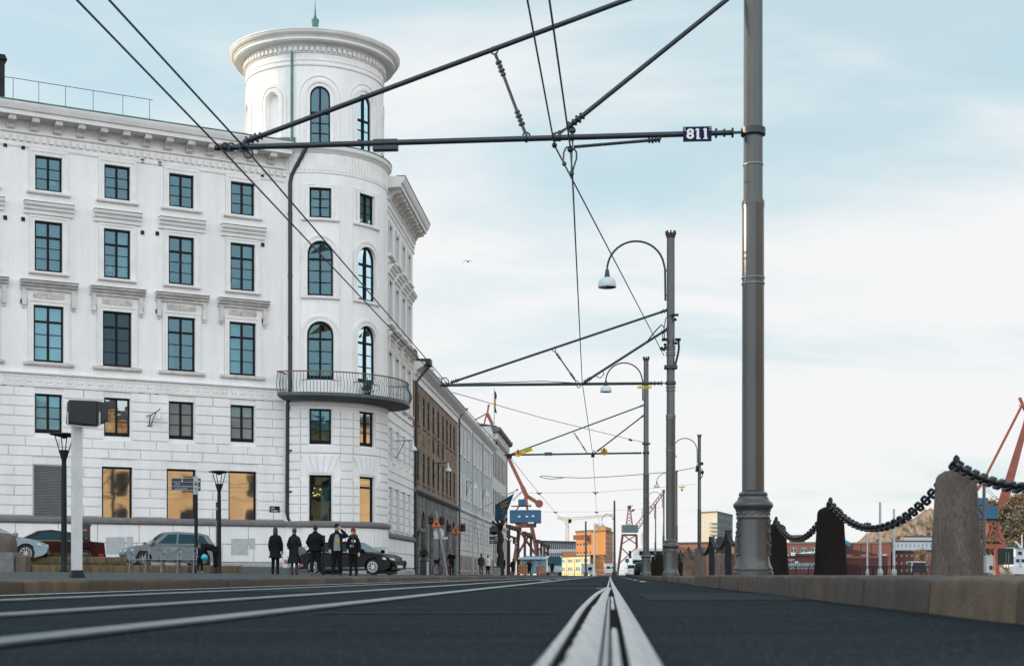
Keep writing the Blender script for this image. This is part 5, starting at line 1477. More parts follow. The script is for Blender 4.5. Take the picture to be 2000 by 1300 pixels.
# ================================================================== bollards and chains
def bollard(label, Y, kind, h, px=None, l=2.70, group='chained bollards along the quay edge'):
    p = lane(l, Y) if px is None else at(px, 1122, Y)
    t = thing('bollard', label, 'bollard', Vector((p.x, p.y, .15)), group)
    k = random.Random(int(Y * 10))
    if kind == 'post':
        m = MB(); m.box((p.x, p.y, .15 + h / 2 - .1), (.15, .05, h - .2 + .0), rz=rzp); 
        for sx in (-.055, .055): m.box(Vector((p.x, p.y, .15 + h - .1)) + RN * sx, (.04, .05, .2), rz=rzp)
        m.box((p.x, p.y, .15 + h - .1), (.03, .05, .19), rz=rzp); m.box((p.x, p.y, .15 + h), (.15, .05, .03), rz=rzp); m.box((p.x, p.y, .15 + h - .14), (.15, .05, .05), rz=rzp); m.build('post', M['iron'], t)
        return Vector((p.x, p.y, .15 + h - .03))
    m = MB(); n = 28; rb, rt = h * .245, h * .184
    pr = [(rb, -.05), (rb * .995, .0), (rt * 1.01, h * .885), (rt * .985, h * .915), (rt * .88, h * .945), (rt * .60, h * .975), (rt * .25, h * .992), (rt * .05, h * .995)]
    rg = []
    for r_, z in pr:
        ring = []
        for i in range(n):
            a = 2 * PI * i / n; e = noise.noise(Vector((math.cos(a) * 2 + Y, math.sin(a) * 2, z * 4))) * .010
            ring.append(Vector((p.x + (r_ + e) * math.cos(a), p.y + (r_ + e) * math.sin(a), .155 + z)))
        rg.append(ring)
    m.rings(rg, True, True); m.build('stone', M[kind], t, smooth=50)
    m = MB(); z = .155 + h * .985
    m.lathe([(.05, z), (.055, z + .025), (.022, z + .04), (.030, z + .065), (.026, z + .10), (.008, z + .122)], (p.x, p.y, 0), 12)
    m.torus(Matrix.Translation((p.x, p.y, z + .03)) @ Matrix.Rotation(R(90), 4, 'Y'), .05, .016)
    m.build('iron_ring', M['chain'], t, smooth=50)
    return Vector((p.x, p.y, z + .045))
bl = []
bl.append(bollard('granite bollard just outside the frame by the lens', 5.4, 'bollard', .85, l=2.62))
bl.append(bollard('big weathered grey granite bollard closest to the lens', 11.3, 'bollard', .85, px=1868))
bl.append(bollard('dark stained granite bollard, next behind the big grey one', 17.6, 'bollard_dark', .86, px=1622))
bl.append(bollard('dark granite bollard half hidden by the near pole base', 23.4, 'bollard_dark', .86, px=1516))
bl.append(bollard('tan granite bollard standing behind the cast pole base', 28.4, 'bollard_tan', .86, px=1452))
bl.append(bollard('black iron chain post, nearer of the two beside the pole base', 33, 'post', 1.03, px=1422))
bl.append(bollard('black iron chain post, farther of the two beside the pole base', 38.2, 'post', 1.03, px=1390))
bl.append(bollard('grey granite bollard left of the black chain posts', 43.5, 'bollard', .86, px=1366))
bl.append(bollard('tan granite bollard just right of the second tram pole', 49, 'bollard_tan', .88, px=1345))
bl.append(bollard('dark granite bollard touching the second tram pole outline', 56, 'bollard_dark', .88, px=1329))
bl.append(bollard('dark bollard left of the second tram pole foot', 66, 'bollard_dark', 1.0, px=1288))
bl.append(bollard('dark bollard close behind the third tram pole foot', 74, 'bollard_dark', 1.0, px=1279))
M['bollard_back'] = M['bollard_dark']
for i, (px, h_) in enumerate(((1399, .62), (1412, .60))): bollard(['small far granite bollard behind the black chain posts, left one', 'small far granite bollard behind the black chain posts, right one'][i], 56 + i, 'bollard', .86, px=px, group=None)
def chain(label, a, b, sag, link=.075, r=.0115):
    n = 60; pts = []
    for i in range(n + 1):
        k = i / n; p = a.lerp(b, k); p.z -= sag * 4 * k * (1 - k); pts.append(p)
    m = MB(); L = 0; acc = 0; last = pts[0]; idx = 0
    d_acc = 0
    tot = sum((pts[i+1] - pts[i]).length for i in range(n)); cnt = int(tot / link); cur = 0; seg = 0; dist = 0
    cum = [0]
    for i in range(n): cum.append(cum[-1] + (pts[i+1] - pts[i]).length)
    for c in range(cnt):
        s_ = (c + .5) * tot / cnt
        while seg < n - 1 and cum[seg + 1] < s_: seg += 1
        k = (s_ - cum[seg]) / max(1e-6, cum[seg+1] - cum[seg]); p = pts[seg].lerp(pts[seg+1], k); d = (pts[seg+1] - pts[seg]).normalized()
        x = d; y = Vector((0, 0, 1)).cross(x).normalized(); z = x.cross(y)
        Mt = Matrix((x, y, z)).transposed().to_4x4(); Mt.translation = p
        Mt = Mt @ Matrix.Rotation(R(45 + (90 if c % 2 else 0)), 4, 'X')
        R_ = r * 2.55; m.torus(Mt, R_, r, stretch=link / 2 + r - R_, n=14, m=8)
    return m.build('chain', M['chain'], smooth=179, label=label, cat='chain', group='iron chains between the bollards')
chl = ['heavy black chain running off the frame from the big grey bollard', 'black chain sagging between the big grey bollard and the dark one', 'black chain sagging from the dark bollard to the half hidden one', 'chain disappearing behind the near cast pole base', 'chain hanging between tan bollard and nearer black post', 'chain between the two black iron posts', 'chain from the farther black post to the grey bollard', 'chain between the grey and the tan bollards beside the second pole', 'chain between tan and dark bollards beside the second pole']
for i in range(9):
    L_ = (bl[i+1] - bl[i]).length
    chain(chl[i], bl[i], bl[i+1], .34 if i == 0 else .40 * (L_ / 6.3), link=.128, r=.0135 if i < 4 else .016)
chain('chain hanging between the two dark bollards left of the second pole foot', bl[10], bl[11], .35, link=.128, r=.016)
# ================================================================== square furniture
def gp(px, Y):
    """foot of something standing on the square at image column px, Y metres ahead"""
    p = at(px, 1122, Y); return Vector((p.x, p.y, ground_z(p.x, p.y) if p.x - KX * Y < -5.2 else .13))
def column_lamp(px, Y, label, h):
    p = gp(px, Y); p.z -= .02
    t = thing('street_lamp', label, 'street lamp', p, 'black column lamps on the square')
    m = MB(); m.lathe([(.15, 0), (.13, .06), (.09, .12), (.085, .5), (.072, h - 1.0), (.06, h - .72)], p, 14); m.build('post', M['iron'], t, smooth=50)
    m = MB(); m.lathe([(.055, h - .95), (.07, h - .78), (.15, h - .52), (.15, h - .50), (.02, h - .5)], p, 14)
    for k in range(4):
        a = k * PI / 2 + .6; m.tube([p + Vector((.13 * math.cos(a), .13 * math.sin(a), h - .52)), p + Vector((.27 * math.cos(a), .27 * math.sin(a), h - .06))], .016, 5)
    m.build('lantern_frame', M['iron'], t, smooth=50)
    m = MB(); m.lathe([(.02, h - .17), (.10, h - .13), (.26, h - .09), (.40, h - .06), (.40, h - .045), (.25, h - .015), (.05, h)], p, 24); m.build('lamp_hood', M['iron'], t, smooth=50)
    return t
column_lamp(125, 41, 'black column lamp with a cone lantern next to the white post', 4.0)
column_lamp(428, 53.6, 'black column lamp with a cone lantern beside the bending woman', 3.85)
# white square post with a floodlight box
p = gp(150, 22)
t = thing('floodlight_post', 'white square post carrying a black floodlight box near the kerb', 'floodlight post', p)
m = MB(); m.box(p + Vector((0, 0, 1.22)), (.145, .145, 2.3), rz=R(28)); m.build('post', pm('white_post_paint', (.56, .58, .59), .5, var=.08, scale=5, bump=.05), t, bevel=.008)
m = MB(); m.box(p + Vector((0, 0, .06)), (.22, .22, .12), rz=R(28), taper=.7); m.build('foot', M['iron'], t)
bx = at(166, 808, 22)
m = MB(); x_ = Vector((.93, .37, 0)); y_ = Vector((-.37, .93, 0)); z_ = Vector((0, 0, 1))
def fb(a, b, c): return bx + x_ * a + y_ * b + z_ * c
m.rings([[fb(-.27, -.17, -.15), fb(.16, -.17, -.19), fb(.16, -.17, .19), fb(-.25, -.17, .19)], [fb(-.27, .17, -.15), fb(.16, .17, -.19), fb(.16, .17, .19), fb(-.25, .17, .19)]], True, True)
m.rings([[fb(.16, -.17, -.19), fb(.16, .17, -.19), fb(.16, .17, .19), fb(.16, -.17, .19)], [fb(.32, -.21, -.10), fb(.32, .21, -.10), fb(.32, .21, .16), fb(.32, -.21, .16)]], True, True)
hb = m.build('lamp_box', M['blackplastic'], t, bevel=.012)
m = MB(); m.tube([fb(-.27, -.19, .0), fb(-.27, -.19, -.2), fb(-.2, -.19, -.215), fb(.16, -.19, -.215), fb(.20, -.19, -.18), fb(.20, -.19, .02)], .012, 6); m.build('mounting_bracket', M['greypaint'], t)
# way-finding sign
p = gp(383, 50.5)
t = thing('wayfinding_sign', 'dark finger post pointing to Haga and Feskekyrkan between benches and lamp', 'direction sign', p)
sc = 50.5 / F
m = MB(); m.tube([p, Vector((p.x, p.y, CZ + (HY - 930) * sc))], .062, 10); m.build('post', M['iron'], t)
def panel(x0, x1, y0, y1, yaw, dy=0):
    a = at(x0, y1, 50.5 + dy); b = at(x1, y0, 50.5 + dy); m = MB(); c_ = (a + b) / 2
    m.box(c_, ((b.x - a.x) / max(.3, math.cos(yaw)), .05, b.z - a.z), rz=yaw); return m, c_
M['signblack'] = pm('dark_sign_face', (0.012, 0.018, 0.022), .4, var=.1)
M['signgrey'] = pm('sign_text_grey', (0.42, 0.47, 0.48), .5, var=0)
m, c_ = panel(334.5, 378, 933, 957, 0, -.1); m.build('finger_panel', M['signblack'], t, bevel=.006)
for s_, yy in (('Haga', 944), ('Pusterviksplatsen', 949), ('Feskekyrkan', 953.5)): text(s_, at(341, yy, 50.36), (1, 0, 0), (0, 0, 1), .092, M['signgrey'], t, .001, 'LEFT')
m = MB(); q_ = lambda x, y: at(x, y, 50.36)
m.bar(q_(334.5, 940.5), q_(378, 940.5), .012); m.bar(q_(334.5, 933.2), q_(378, 933.2), .012); m.bar(q_(334.7, 933), q_(334.7, 957), .012); m.bar(q_(334.5, 956.8), q_(378, 956.8), .012); m.ball(q_(356, 935), .022, 5); m.bar(q_(356, 936.2), q_(355.6, 938), .035); m.bar(q_(355.6, 938), q_(354.9, 939.8), .02); m.bar(q_(355.6, 938), q_(357.2, 939.8), .02); m.bar(q_(338, 948.8), q_(340, 948.8), .012); m.ball(q_(338, 948.8), .018, 4); m.build('pictogram', M['signgrey'], t)
m, c_ = panel(379.5, 385.5, 930, 965, R(55), -.08); m.build('finger_panel', M['signgrey'], t)
m, c_ = panel(386, 391.5, 934, 958, R(-60), .1); m.build('finger_panel', M['signblack'], t)
for y in (938, 944, 950):
    m = MB(); m.bar(at(380.5, y, 50.3), at(384.5, y + 1, 50.3), .05); m.bar(at(387, y + 2, 50.35), at(390.5, y + 1.4, 50.35), .045); m.build('sign_line', M['signblack'] if y == 944 else M['greypaint'], t)
# stop sign on a thin post beside the lamp
p = gp(423, 57); t = thing('parking_sign', 'narrow parking sign on a thin grey post behind the right column lamp', 'parking sign', p)
m = MB(); m.tube([p, at(423, 980, 57)], .03, 6); m.build('post', M['galv'], t)
m = MB(); m.box(at(425, 998, 57), (.14, .03, .72), rz=R(50)); m.build('plate', M['signblack'], t)
m = MB(); m.box(at(425, 993, 56.95), (.09, .035, .12), rz=R(50)); m.build('symbol', M['greypaint'], t)
# parking meter behind the white post
p = gp(166, 60); p.z = .56
t = thing('parking_meter', 'black and blue parking meter just behind the white post', 'parking meter', p)
m = MB(); m.box(p + Vector((.02, 0, 1.0)), (.34, .3, 1.35)); m.build('body', M['signblack'], t, bevel=.02)
m = MB(); m.box(p + Vector((.02, 0, 1.72)), (.44, .36, .12), taper=.7); m.build('cap', M['blackplastic'], t)
M['meterblue'] = pm('blue_panel', (.03, .14, .25), .4, var=.15, scale=8)
m = MB(); m.box(p + Vector((.04, -.16, .72)), (.22, .02, .55)); m.build('front_panel', M['meterblue'], t)
M['orange'] = pm('orange_sticker', (.45, .14, .03), .5, var=.1)
m = MB(); m.box(p + Vector((.04, -.165, 1.1)), (.18, .02, .12)); m.box(p + Vector((.04, -.165, 1.48)), (.2, .02, .06)); m.build('sticker', M['orange'], t)
# benches
def bench(label, px0, px1, Y, back):
    a = gp(px0, Y); b = gp(px1, Y); z0 = ground_z((a.x + b.x) / 2, Y)
    t = thing('bench', label, 'bench', Vector(((a.x + b.x) / 2, Y, z0)), 'silver metal benches before the terrace steps')
    L = b.x - a.x
    for x in (a.x, (a.x + b.x) / 2, b.x):
        m = MB()
        q_ = lambda u, y, z: Vector((x + u, Y + y, z0 + z))
        m.tube([q_(-.02, -.22, 0), q_(.0, -.20, .25), q_(.0, -.21, .42), q_(0, -.05, .46), q_(0, .2, .43)], .02, 6)
        m.tube([q_(.02, .28, 0), q_(.0, .18, .25), q_(0, .2, .43), q_(0, .28, .62), q_(0, .34, .86)], .02, 6)
        m.tube([q_(0, -.22, .42), q_(0, -.23, .56), q_(0, -.1, .66), q_(0, .1, .67), q_(0, .28, .62)], .018, 6)
        m.tube([q_(-.02, -.2, .2), q_(0, 0, .33), q_(.02, .2, .2)], .014, 6)
        m.build('leg', M['galv'], t, smooth=60)
    for x0, x1 in ((a.x, (a.x + b.x) / 2), ((a.x + b.x) / 2, b.x)):
        m = MB(); n = 10
        m.tube([Vector((x0 + (x1 - x0) * i / n, Y - .2, z0 + .24 + .17 * math.sin(PI * i / n))) for i in range(n + 1)], .016, 6)
        if back:
            m.tube([Vector((x0 + (x1 - x0) * i / n, Y + .30, z0 + .70 + .17 * abs(i / n - .5) * 2)) for i in range(n + 1)], .016, 6)
            m.tube([Vector((x0 + (x1 - x0) * i / n, Y + .26, z0 + .62 - .12 * math.sin(PI * i / n))) for i in range(n + 1)], .014, 6)
        m.build('curved_stay', M['galv'], t, smooth=60)
    m = MB()
    for k in range(5): m.box(Vector(((a.x + b.x) / 2, Y - .2 + k * .1, z0 + .455)), (L, .07, .025))
    m.build('seat', M['galv'], t)
    if back:
        m = MB(); m.box(Vector(((a.x * .72 + b.x * .28), Y + .35, z0 + .82)), (L * .44, .03, .14)); m.build('backrest', M['galv'], t)
bench('silver metal bench without a backrest, the one farther from the bending woman', 256, 318, 49.6, False)
bench('silver metal bench with an arched backrest, nearer to the bending woman', 318, 381, 49.4, True)

# dark post between the people
p = gp(632, 54); t = thing('black_post', 'slim black post standing between the group of pedestrians', 'post', p)
m = MB(); m.box(p + Vector((0, 0, .72)), (.11, .11, 1.44)); m.build('post_body', M['iron'], t, bevel=.01); m = MB(); m.box(p + Vector((0, 0, 1.47)), (.14, .14, .06), taper=.6); m.build('cap', M['iron'], t)

# ================================================================== cars
def lerp(a, b, k): return a + (b - a) * k
def car(name, label, paint, L=4.4, Wd=1.82, top=None, hood=None, roofp=None, side_w=None, r=.33, wb=(.78, -.80), sill=True, cat='car', plate='REG 811'):
    """front at +x, wheels on z=0. hood: lower-body upper line rear->front [(x,z)]; roofp: greenhouse outline rear->front"""
    t = thing(name, label, cat, (0, 0, 0))
    h = L / 2; w = Wd / 2
    xr, xf = -h * -wb[1] if False else h * wb[1] / 1.0 * .80, h * wb[0] * .80
    def arch(xc):
        ra = r * 1.16; return [(xc + ra * math.cos(R(a)), r + ra * math.sin(R(a))) for a in range(-28, 209, 14)]
    cl = .21
    poly = [(-h + .12, cl + .08)] + arch(xr)[::-1] + arch(xf)[::-1] + [(h - .16, cl + .04), (h - .03, cl + .16)] + hood[::-1]
    def sy(x, z):
        k = abs(x) / h
        return (1 - .13 * max(0, (k - .62) / .38) ** 2) * (1 - .10 * max(0, (z - .62)) / .4 - .05 * max(0, (.5 - z) / .3))
    b = MB(); rg = []
    for f, ins in ((-1, .035), (-.93, .006), (-.6, 0), (0, -.03), (.6, 0), (.93, .006), (1, .035)):
        ring = []
        for x, z in poly:
            e = 1 if abs(x) > h * .75 else 0
            xx = x - math.copysign(ins * (1.6 if e else .0), x)
            zz = z - (ins * .8 if z > .75 else 0)
            ring.append(Vector((xx, f * w * sy(x, z), zz)))
        rg.append(ring)
    b.rings(rg, True, True)
    b.build('body', paint, t, smooth=32)
    zb = min(z for x, z in roofp); zt = max(z for x, z in roofp)
    wb_, wr = w * .925, w * .70
    def gy(z): return lerp(wb_, wr, ((z - zb) / (zt - zb)) ** 1.25 if z > zb else 0)
    g = MB(); rg = []
    for f, ins in ((-1, .03), (-.9, .006), (-.4, -.008), (.4, -.008), (.9, .006), (1, .03)):
        rg.append([Vector((x, f * gy(z), z - (ins if z > zb + .3 else 0))) for x, z in roofp])
    g.rings(rg, True, True); g.build('roof', paint, t, smooth=40)
    if side_w:
        for s_ in (-1, 1):
            for pts in side_w:
                m = MB(); m.prism([(x, s_ * (gy(z) + .004 - (.0 if z < zt - .1 else .0)), z) for x, z in pts], (0, s_ * .006, 0)); m.build('window', M['carglass'], t)
            m = MB(); allp = [side_w[-1][0], side_w[0][0]]
            xs = [p_[0] for q_ in side_w for p_ in q_]; zlo = min(p_[1] for q_ in side_w for p_ in q_)
            m.box(((min(xs) + max(xs)) / 2, s_ * (gy(zlo) + .012), zlo - .012), (max(xs) - min(xs) + .1, .02, .018)); m.build('trim_strip', M['chrome'], t)
    # windscreens: first and last sloping edge of the outline
    for i0, i1 in ((0, 1), (-1, -2)):
        (xa, za), (xb, zb2) = roofp[i0], roofp[i1]
        n_ = Vector((-(zb2 - za), 0, (xb - xa))); 
        if n_.z < 0: n_ = -n_
        n_.normalize(); off = n_ * .006
        q_ = [Vector((lerp(xa, xb, k), s_ * .86 * gy(lerp(za, zb2, k)), lerp(za, zb2, k))) + off for k, s_ in ((.08, -1), (.08, 1), (.93, 1), (.93, -1))]
        m = MB(); m.prism(q_, n_ * .006); m.build('windscreen' if i0 else 'rear_window', M['carglass'], t)
    for x in (xr, xf):
        for s_ in (-1, 1):
            m = MB(); y = s_ * (w - .13)
            prof = [(-.11, r * .62), (-.11, r * .93), (-.085, r), (.085, r), (.11, r * .93), (.11, r * .62)]
            rgs = [[Vector((x + rr * math.cos(2*PI*k/28), y + o, r + rr * math.sin(2*PI*k/28))) for k in range(28)] for o, rr in prof]
            m.rings(rgs + [rgs[0]], False, True); wh = m.build('wheel', M['rubber'], t, smooth=40)
            m = MB(); yo = y + s_ * .095
            for k in range(10):
                a = 2*PI*k/10; c0 = Vector((x, yo, r)); m.bar(c0 + Vector((math.cos(a), 0, math.sin(a))) * r * .10, c0 + Vector((math.cos(a + .1), 0, math.sin(a + .1))) * r * .64, r * .10, .025)
            rg2 = [[Vector((x + rr * math.cos(2*PI*k/28), yo + o, r + rr * math.sin(2*PI*k/28))) for k in range(28)] for o, rr in ((-.04, r * .60), (.012, r * .62), (.012, r * .68), (-.04, r * .68))]
            m.rings(rg2 + [rg2[0]], False, True); m.disc((x, yo, r), (0, 1, 0), r * .13, .04, 14)
            m.build('rim', M['alloy'], wh, smooth=30)
            m = MB(); m.disc((x, y - s_ * .04, r), (0, 1, 0), r * .62, .03, 20); m.build('brake_disc', M['iron'], wh)
        m = MB(); m.box((x, 0, r * 1.06), (r * 2.2, Wd - .34, r * 1.9)); m.build('wheel_housing', M['blackplastic'], t)
    for s_ in (-1, 1):
        m = MB(); zz = hood[-2][1] - .08
        m.rings([[Vector((h - .10, s_ * (w * .50), zz - .05)), Vector((h - .10, s_ * w * .50, zz + .04)), Vector((h - .02, s_ * w * .52, zz + .03)), Vector((h - .005, s_ * w * .50, zz - .05))], [Vector((h - .42, s_ * w * .935, zz + .0)), Vector((h - .42, s_ * w * .93, zz + .085)), Vector((h - .36, s_ * w * .955, zz + .08)), Vector((h - .30, s_ * w * .95, zz - .02))]], True, True)
        m.build('headlight', M['headlamp'], t)
        m = MB(); zz = hood[0][1] - .10; m.rings([[Vector((-h - .004, s_ * w * .5, zz + d)) for d in (-.06, .07)] + [Vector((-h + .12, s_ * w * .5, zz + d)) for d in (.07, -.06)], [Vector((-h + .10, s_ * w * .93, zz + d)) for d in (-.09, .07)] + [Vector((-h + .3, s_ * w * .95, zz + d)) for d in (.05, -.05)]], True, True); m.build('tail_light', M['taillamp'], t)
        m = MB(); xm = roofp[-1][0] - .12; m.lathe([(.02, -.09), (.09, -.06), (.10, .03), (.05, .075), (.01, .08)], (xm, s_ * (w + .09), roofp[-1][1] + .10), 10); m.bar((xm, s_ * (w - .1), roofp[-1][1] + .05), (xm, s_ * (w + .06), roofp[-1][1] + .06), .05); m.build('wing_mirror', paint, t, smooth=50)
        if sill:
            m = MB(); m.box((0, s_ * (w * .955), cl + .055), (xf - xr - 2.3 * r, .05, .10)); m.build('side_skirt', M['blackplastic'], t)
            m = MB(); m.box((0, s_ * (w * .955 + .028), cl + .10), (xf - xr - 2.4 * r, .012, .022)); m.build('skirt_trim', M['chrome'], t)
        for x in ((xf + xr) / 2 - .25, (xf + xr) / 2 + .75):
            m = MB(); m.box((x - .1, s_ * (w * sy(0, .78) + .012), .78), (.20, .03, .03)); m.build('door_handle', paint, t)
        m = MB()
        for x in ((xf + xr) / 2 - .35 + .02, (xf + xr) / 2 + .66, (xf + xr) / 2 - 1.05): m.bar((x, s_ * (w * sy(0, .5) - .0), .34), (x - .02, s_ * (w * sy(0, zb) + .003), zb - .02), .008, .012)
        m.build('door_seam', M['blackplastic'], t)
    m = MB(); m.box((h - .02, 0, .47), (.05, Wd * .50, .16)); m.box((h - .05, 0, .29), (.06, Wd * .72, .12)); m.build('grille', M['blackplastic'], t)
    m = MB(); m.box((h + .012, 0, .36), (.02, .52, .11)); m.build('number_plate', M['whiteframe'], t)
    m = MB(); m.box((-h - .004, 0, hood[0][1] - .2), (.02, .52, .11)); m.build('number_plate', M['whiteframe'], t)
    m = MB(); m.box((-h + .06, 0, .36), (.12, Wd * .86, .2)); m.build('rear_bumper', M['blackplastic'] if sill else paint, t, bevel=.02)
    return t
def put(o, px, Y, head, z=None, s=1.0):
    p = at(px, 1122, Y); zz = ground_z(p.x, p.y) if z is None else z
    place(o, Vector((p.x, p.y, zz)), math.atan2(head[1], head[0])); o.scale = (s, s, s)
suv_roof = [(-2.02, .98), (-1.72, 1.50), (-1.35, 1.60), (-.3, 1.66), (.25, 1.62), (1.05, 1.00)]
suv_hood = [(-2.23, .55), (-2.20, .98), (-1.9, 1.02), (0, 1.02), (1.05, 1.03), (1.75, .95), (2.06, .82), (2.22, .62)]
suv_win = [[(-1.70, 1.08), (-1.48, 1.46), (-1.28, 1.49), (-1.18, 1.07)], [(-1.10, 1.07), (-1.10, 1.51), (-.33, 1.54), (-.25, 1.07)], [(-.17, 1.07), (-.23, 1.54), (.18, 1.51), (.72, 1.07)]]
c = car('parked_car', 'silver SUV parked by the white wall behind the benches', M['car_silver'], 4.46, 1.84, hood=suv_hood, roofp=suv_roof, side_w=suv_win, r=.35)
put(c, 330, 64.5, (-.90, -.43), .55, .94)
cross_roof = [(-2.05, .94), (-1.55, 1.36), (-1.2, 1.44), (-.2, 1.48), (.25, 1.44), (1.10, .95)]
cross_hood = [(-2.30, .52), (-2.27, .93), (-1.9, .96), (0, .96), (1.10, .97), (1.75, .90), (2.10, .76), (2.30, .56)]
cross_win = [[(-1.68, 1.01), (-1.40, 1.30), (-1.2, 1.32), (-1.15, 1.01)], [(-1.08, 1.01), (-1.08, 1.34), (-.33, 1.37), (-.25, 1.01)], [(-.17, 1.01), (-.23, 1.37), (.18, 1.34), (.74, 1.01)]]
c = car('parked_car', 'dark brown estate car parked behind the pedestrians by the tower', M['car_black'], 4.6, 1.84, hood=cross_hood, roofp=cross_roof, side_w=cross_win, r=.345)
put(c, 689, 63.5, (.93, -.36), .17)
sed_roof = [(-1.85, .92), (-1.0, 1.33), (-.3, 1.42), (.2, 1.38), (1.15, .92)]
sed_hood = [(-2.35, .50), (-2.32, .92), (-1.75, .96), (0, .94), (1.15, .94), (1.85, .84), (2.18, .70), (2.36, .52)]
sed_win = [[(-1.42, .98), (-1.0, 1.22), (-.68, 1.29), (-.62, .98)], [(-.54, .98), (-.60, 1.31), (.10, 1.31), (.70, .98)]]
c = car('parked_car', 'dark red saloon parked beyond the steps beside the white post', M['car_red'], 4.7, 1.80, hood=sed_hood, roofp=sed_roof, side_w=sed_win, r=.32, sill=False)
put(c, 84, 59.2, (-.90, -.43), .58, 1.02)
c = car('parked_car', 'pale silver saloon cut by the frame edge in front of the red car', M['car_pale'], 4.5, 1.78, hood=sed_hood[:-3] + [(1.80, .82), (2.10, .70), (2.25, .52)], roofp=sed_roof, side_w=sed_win, r=.32, sill=False)
put(c, -28, 53.2, (.93, .36), .66, .98)
# far traffic
hatch_roof = [(-1.85, .90), (-1.55, 1.38), (-1.0, 1.48), (0, 1.48), (.3, 1.44), (1.05, .95)]
hatch_hood = [(-1.93, .50), (-1.90, .92), (-1.6, .95), (0, .95), (1.05, .95), (1.6, .84), (1.85, .70), (1.93, .52)]
hatch_win = [[(-1.45, 1.0), (-1.3, 1.34), (-.75, 1.38), (-.7, 1.0)], [(-.62, 1.0), (-.66, 1.38), (.2, 1.36), (.66, 1.0)]]
c = car('moving_car', 'small white hatchback seen from behind far along the quay road', M['car_white'], 3.9, 1.74, hood=hatch_hood, roofp=hatch_roof, side_w=hatch_win, r=.30, sill=False)
put(c, 1236, 172, (KX, 1), 0.0)
c = car('moving_car', 'dark car half hidden behind the third tram pole', M['car_black'], 4.4, 1.8, hood=cross_hood, roofp=cross_roof, side_w=cross_win, r=.34, sill=False)
put(c, 1255, 146, (KX, 1), 0.0)
# ================================================================== people
M['skin'] = pm('skin', (.42, .25, .18), .55, var=.08, scale=12)
M['hair'] = pm('dark_hair', (.016, .012, .010), .6, var=.3, scale=30)
M['hairbrown'] = pm('brown_hair', (.06, .032, .018), .6, var=.3, scale=30)
M['coat'] = pm('black_coat', (.010, .011, .013), .8, var=.25, scale=7, bump=.2, bscale=30, spec=.1)
M['jacket'] = pm('dark_jacket', (.013, .015, .016), .8, var=.3, scale=7, bump=.2, bscale=30, spec=.1)
M['jeans'] = pm('blue_jeans', (.018, .045, .075), .8, var=.3, scale=8)
M['jeansdark'] = pm('dark_blue_jeans', (.008, .016, .026), .8, var=.3, scale=8, spec=.1)
M['black_cloth'] = pm('black_trousers', (.008, .008, .009), .8, var=.3, scale=8, spec=.1)
M['greytee'] = pm('grey_tshirt', (.19, .21, .22), .8, var=.1, scale=6)
M['redhat'] = pm('red_knit_hat', (.20, .012, .014), .9, var=.3, scale=40, bump=.5, bscale=60)
M['bluehat'] = pm('blue_knit_hat', (.02, .11, .20), .9, var=.3, scale=40)
M['boots'] = pm('brown_leather', (.06, .030, .020), .6, var=.3, scale=8)
M['blackshoe'] = pm('black_leather', (.010, .010, .010), .5, var=.3, scale=8, spec=.2)
M['tanshoe'] = pm('tan_shoe', (.20, .13, .09), .7, var=.2, scale=8)
M['whitecloth'] = pm('white_jacket', (.58, .62, .63), .8, var=.08, scale=5)
M['browncoat'] = pm('brown_coat', (.035, .026, .022), .8, var=.2, scale=5)
M['khaki'] = pm('grey_trousers', (.12, .11, .105), .8, var=.2, scale=5)
M['scarf1'] = pm('checked_scarf', (.055, .05, .05), .9, var=.5, scale=16, var2=(.008, .008, .009))
M['scarfpale'] = pm('pale_scarf_check', (.50, .52, .50), .9, var=.2, scale=12)
M['plastic_bag'] = pm('white_plastic_bag', (.62, .64, .66), .4, var=.1, scale=9)
M['print'] = pm('yellow_print', (.38, .30, .05), .8, var=.3, scale=30)
M['balloon'] = pm('turquoise_balloon', (.01, .42, .55), .25, var=.05, coat=.6)
def remesh(o, vox, sub=0):
    r_ = o.modifiers.new('remesh', 'REMESH'); r_.mode = 'VOXEL'; r_.voxel_size = vox; r_.use_smooth_shade = True
    s_ = o.modifiers.new('smooth', 'SMOOTH'); s_.factor = .5; s_.iterations = 2
def V3(*a): return Vector(a)
def limb(m, pts, rs, n=10, flat=1.0): m.tube(pts, rs, n, True, 0, flat)
def ell(m, c, rx, ry, rz, n=10):
    rg = []
    for i in range(n + 1):
        a = PI * i / n; rr = max(1e-3, math.sin(a)); rg.append([Vector(c) + Vector((rx * rr * math.cos(2*PI*k/(n*2)), ry * rr * math.sin(2*PI*k/(n*2)), -rz * math.cos(a))) for k in range(n * 2)])
    m.rings(rg, True, True)
def loft(m, rows, n=18, open_front=0.0):
    """rows of (cx, cy, z, rx, ry)"""
    m.rings([[Vector((cx + rx * math.cos(2*PI*k/n), cy + ry * math.sin(2*PI*k/n), z)) for k in range(n)] for cx, cy, z, rx, ry in rows], True, True)
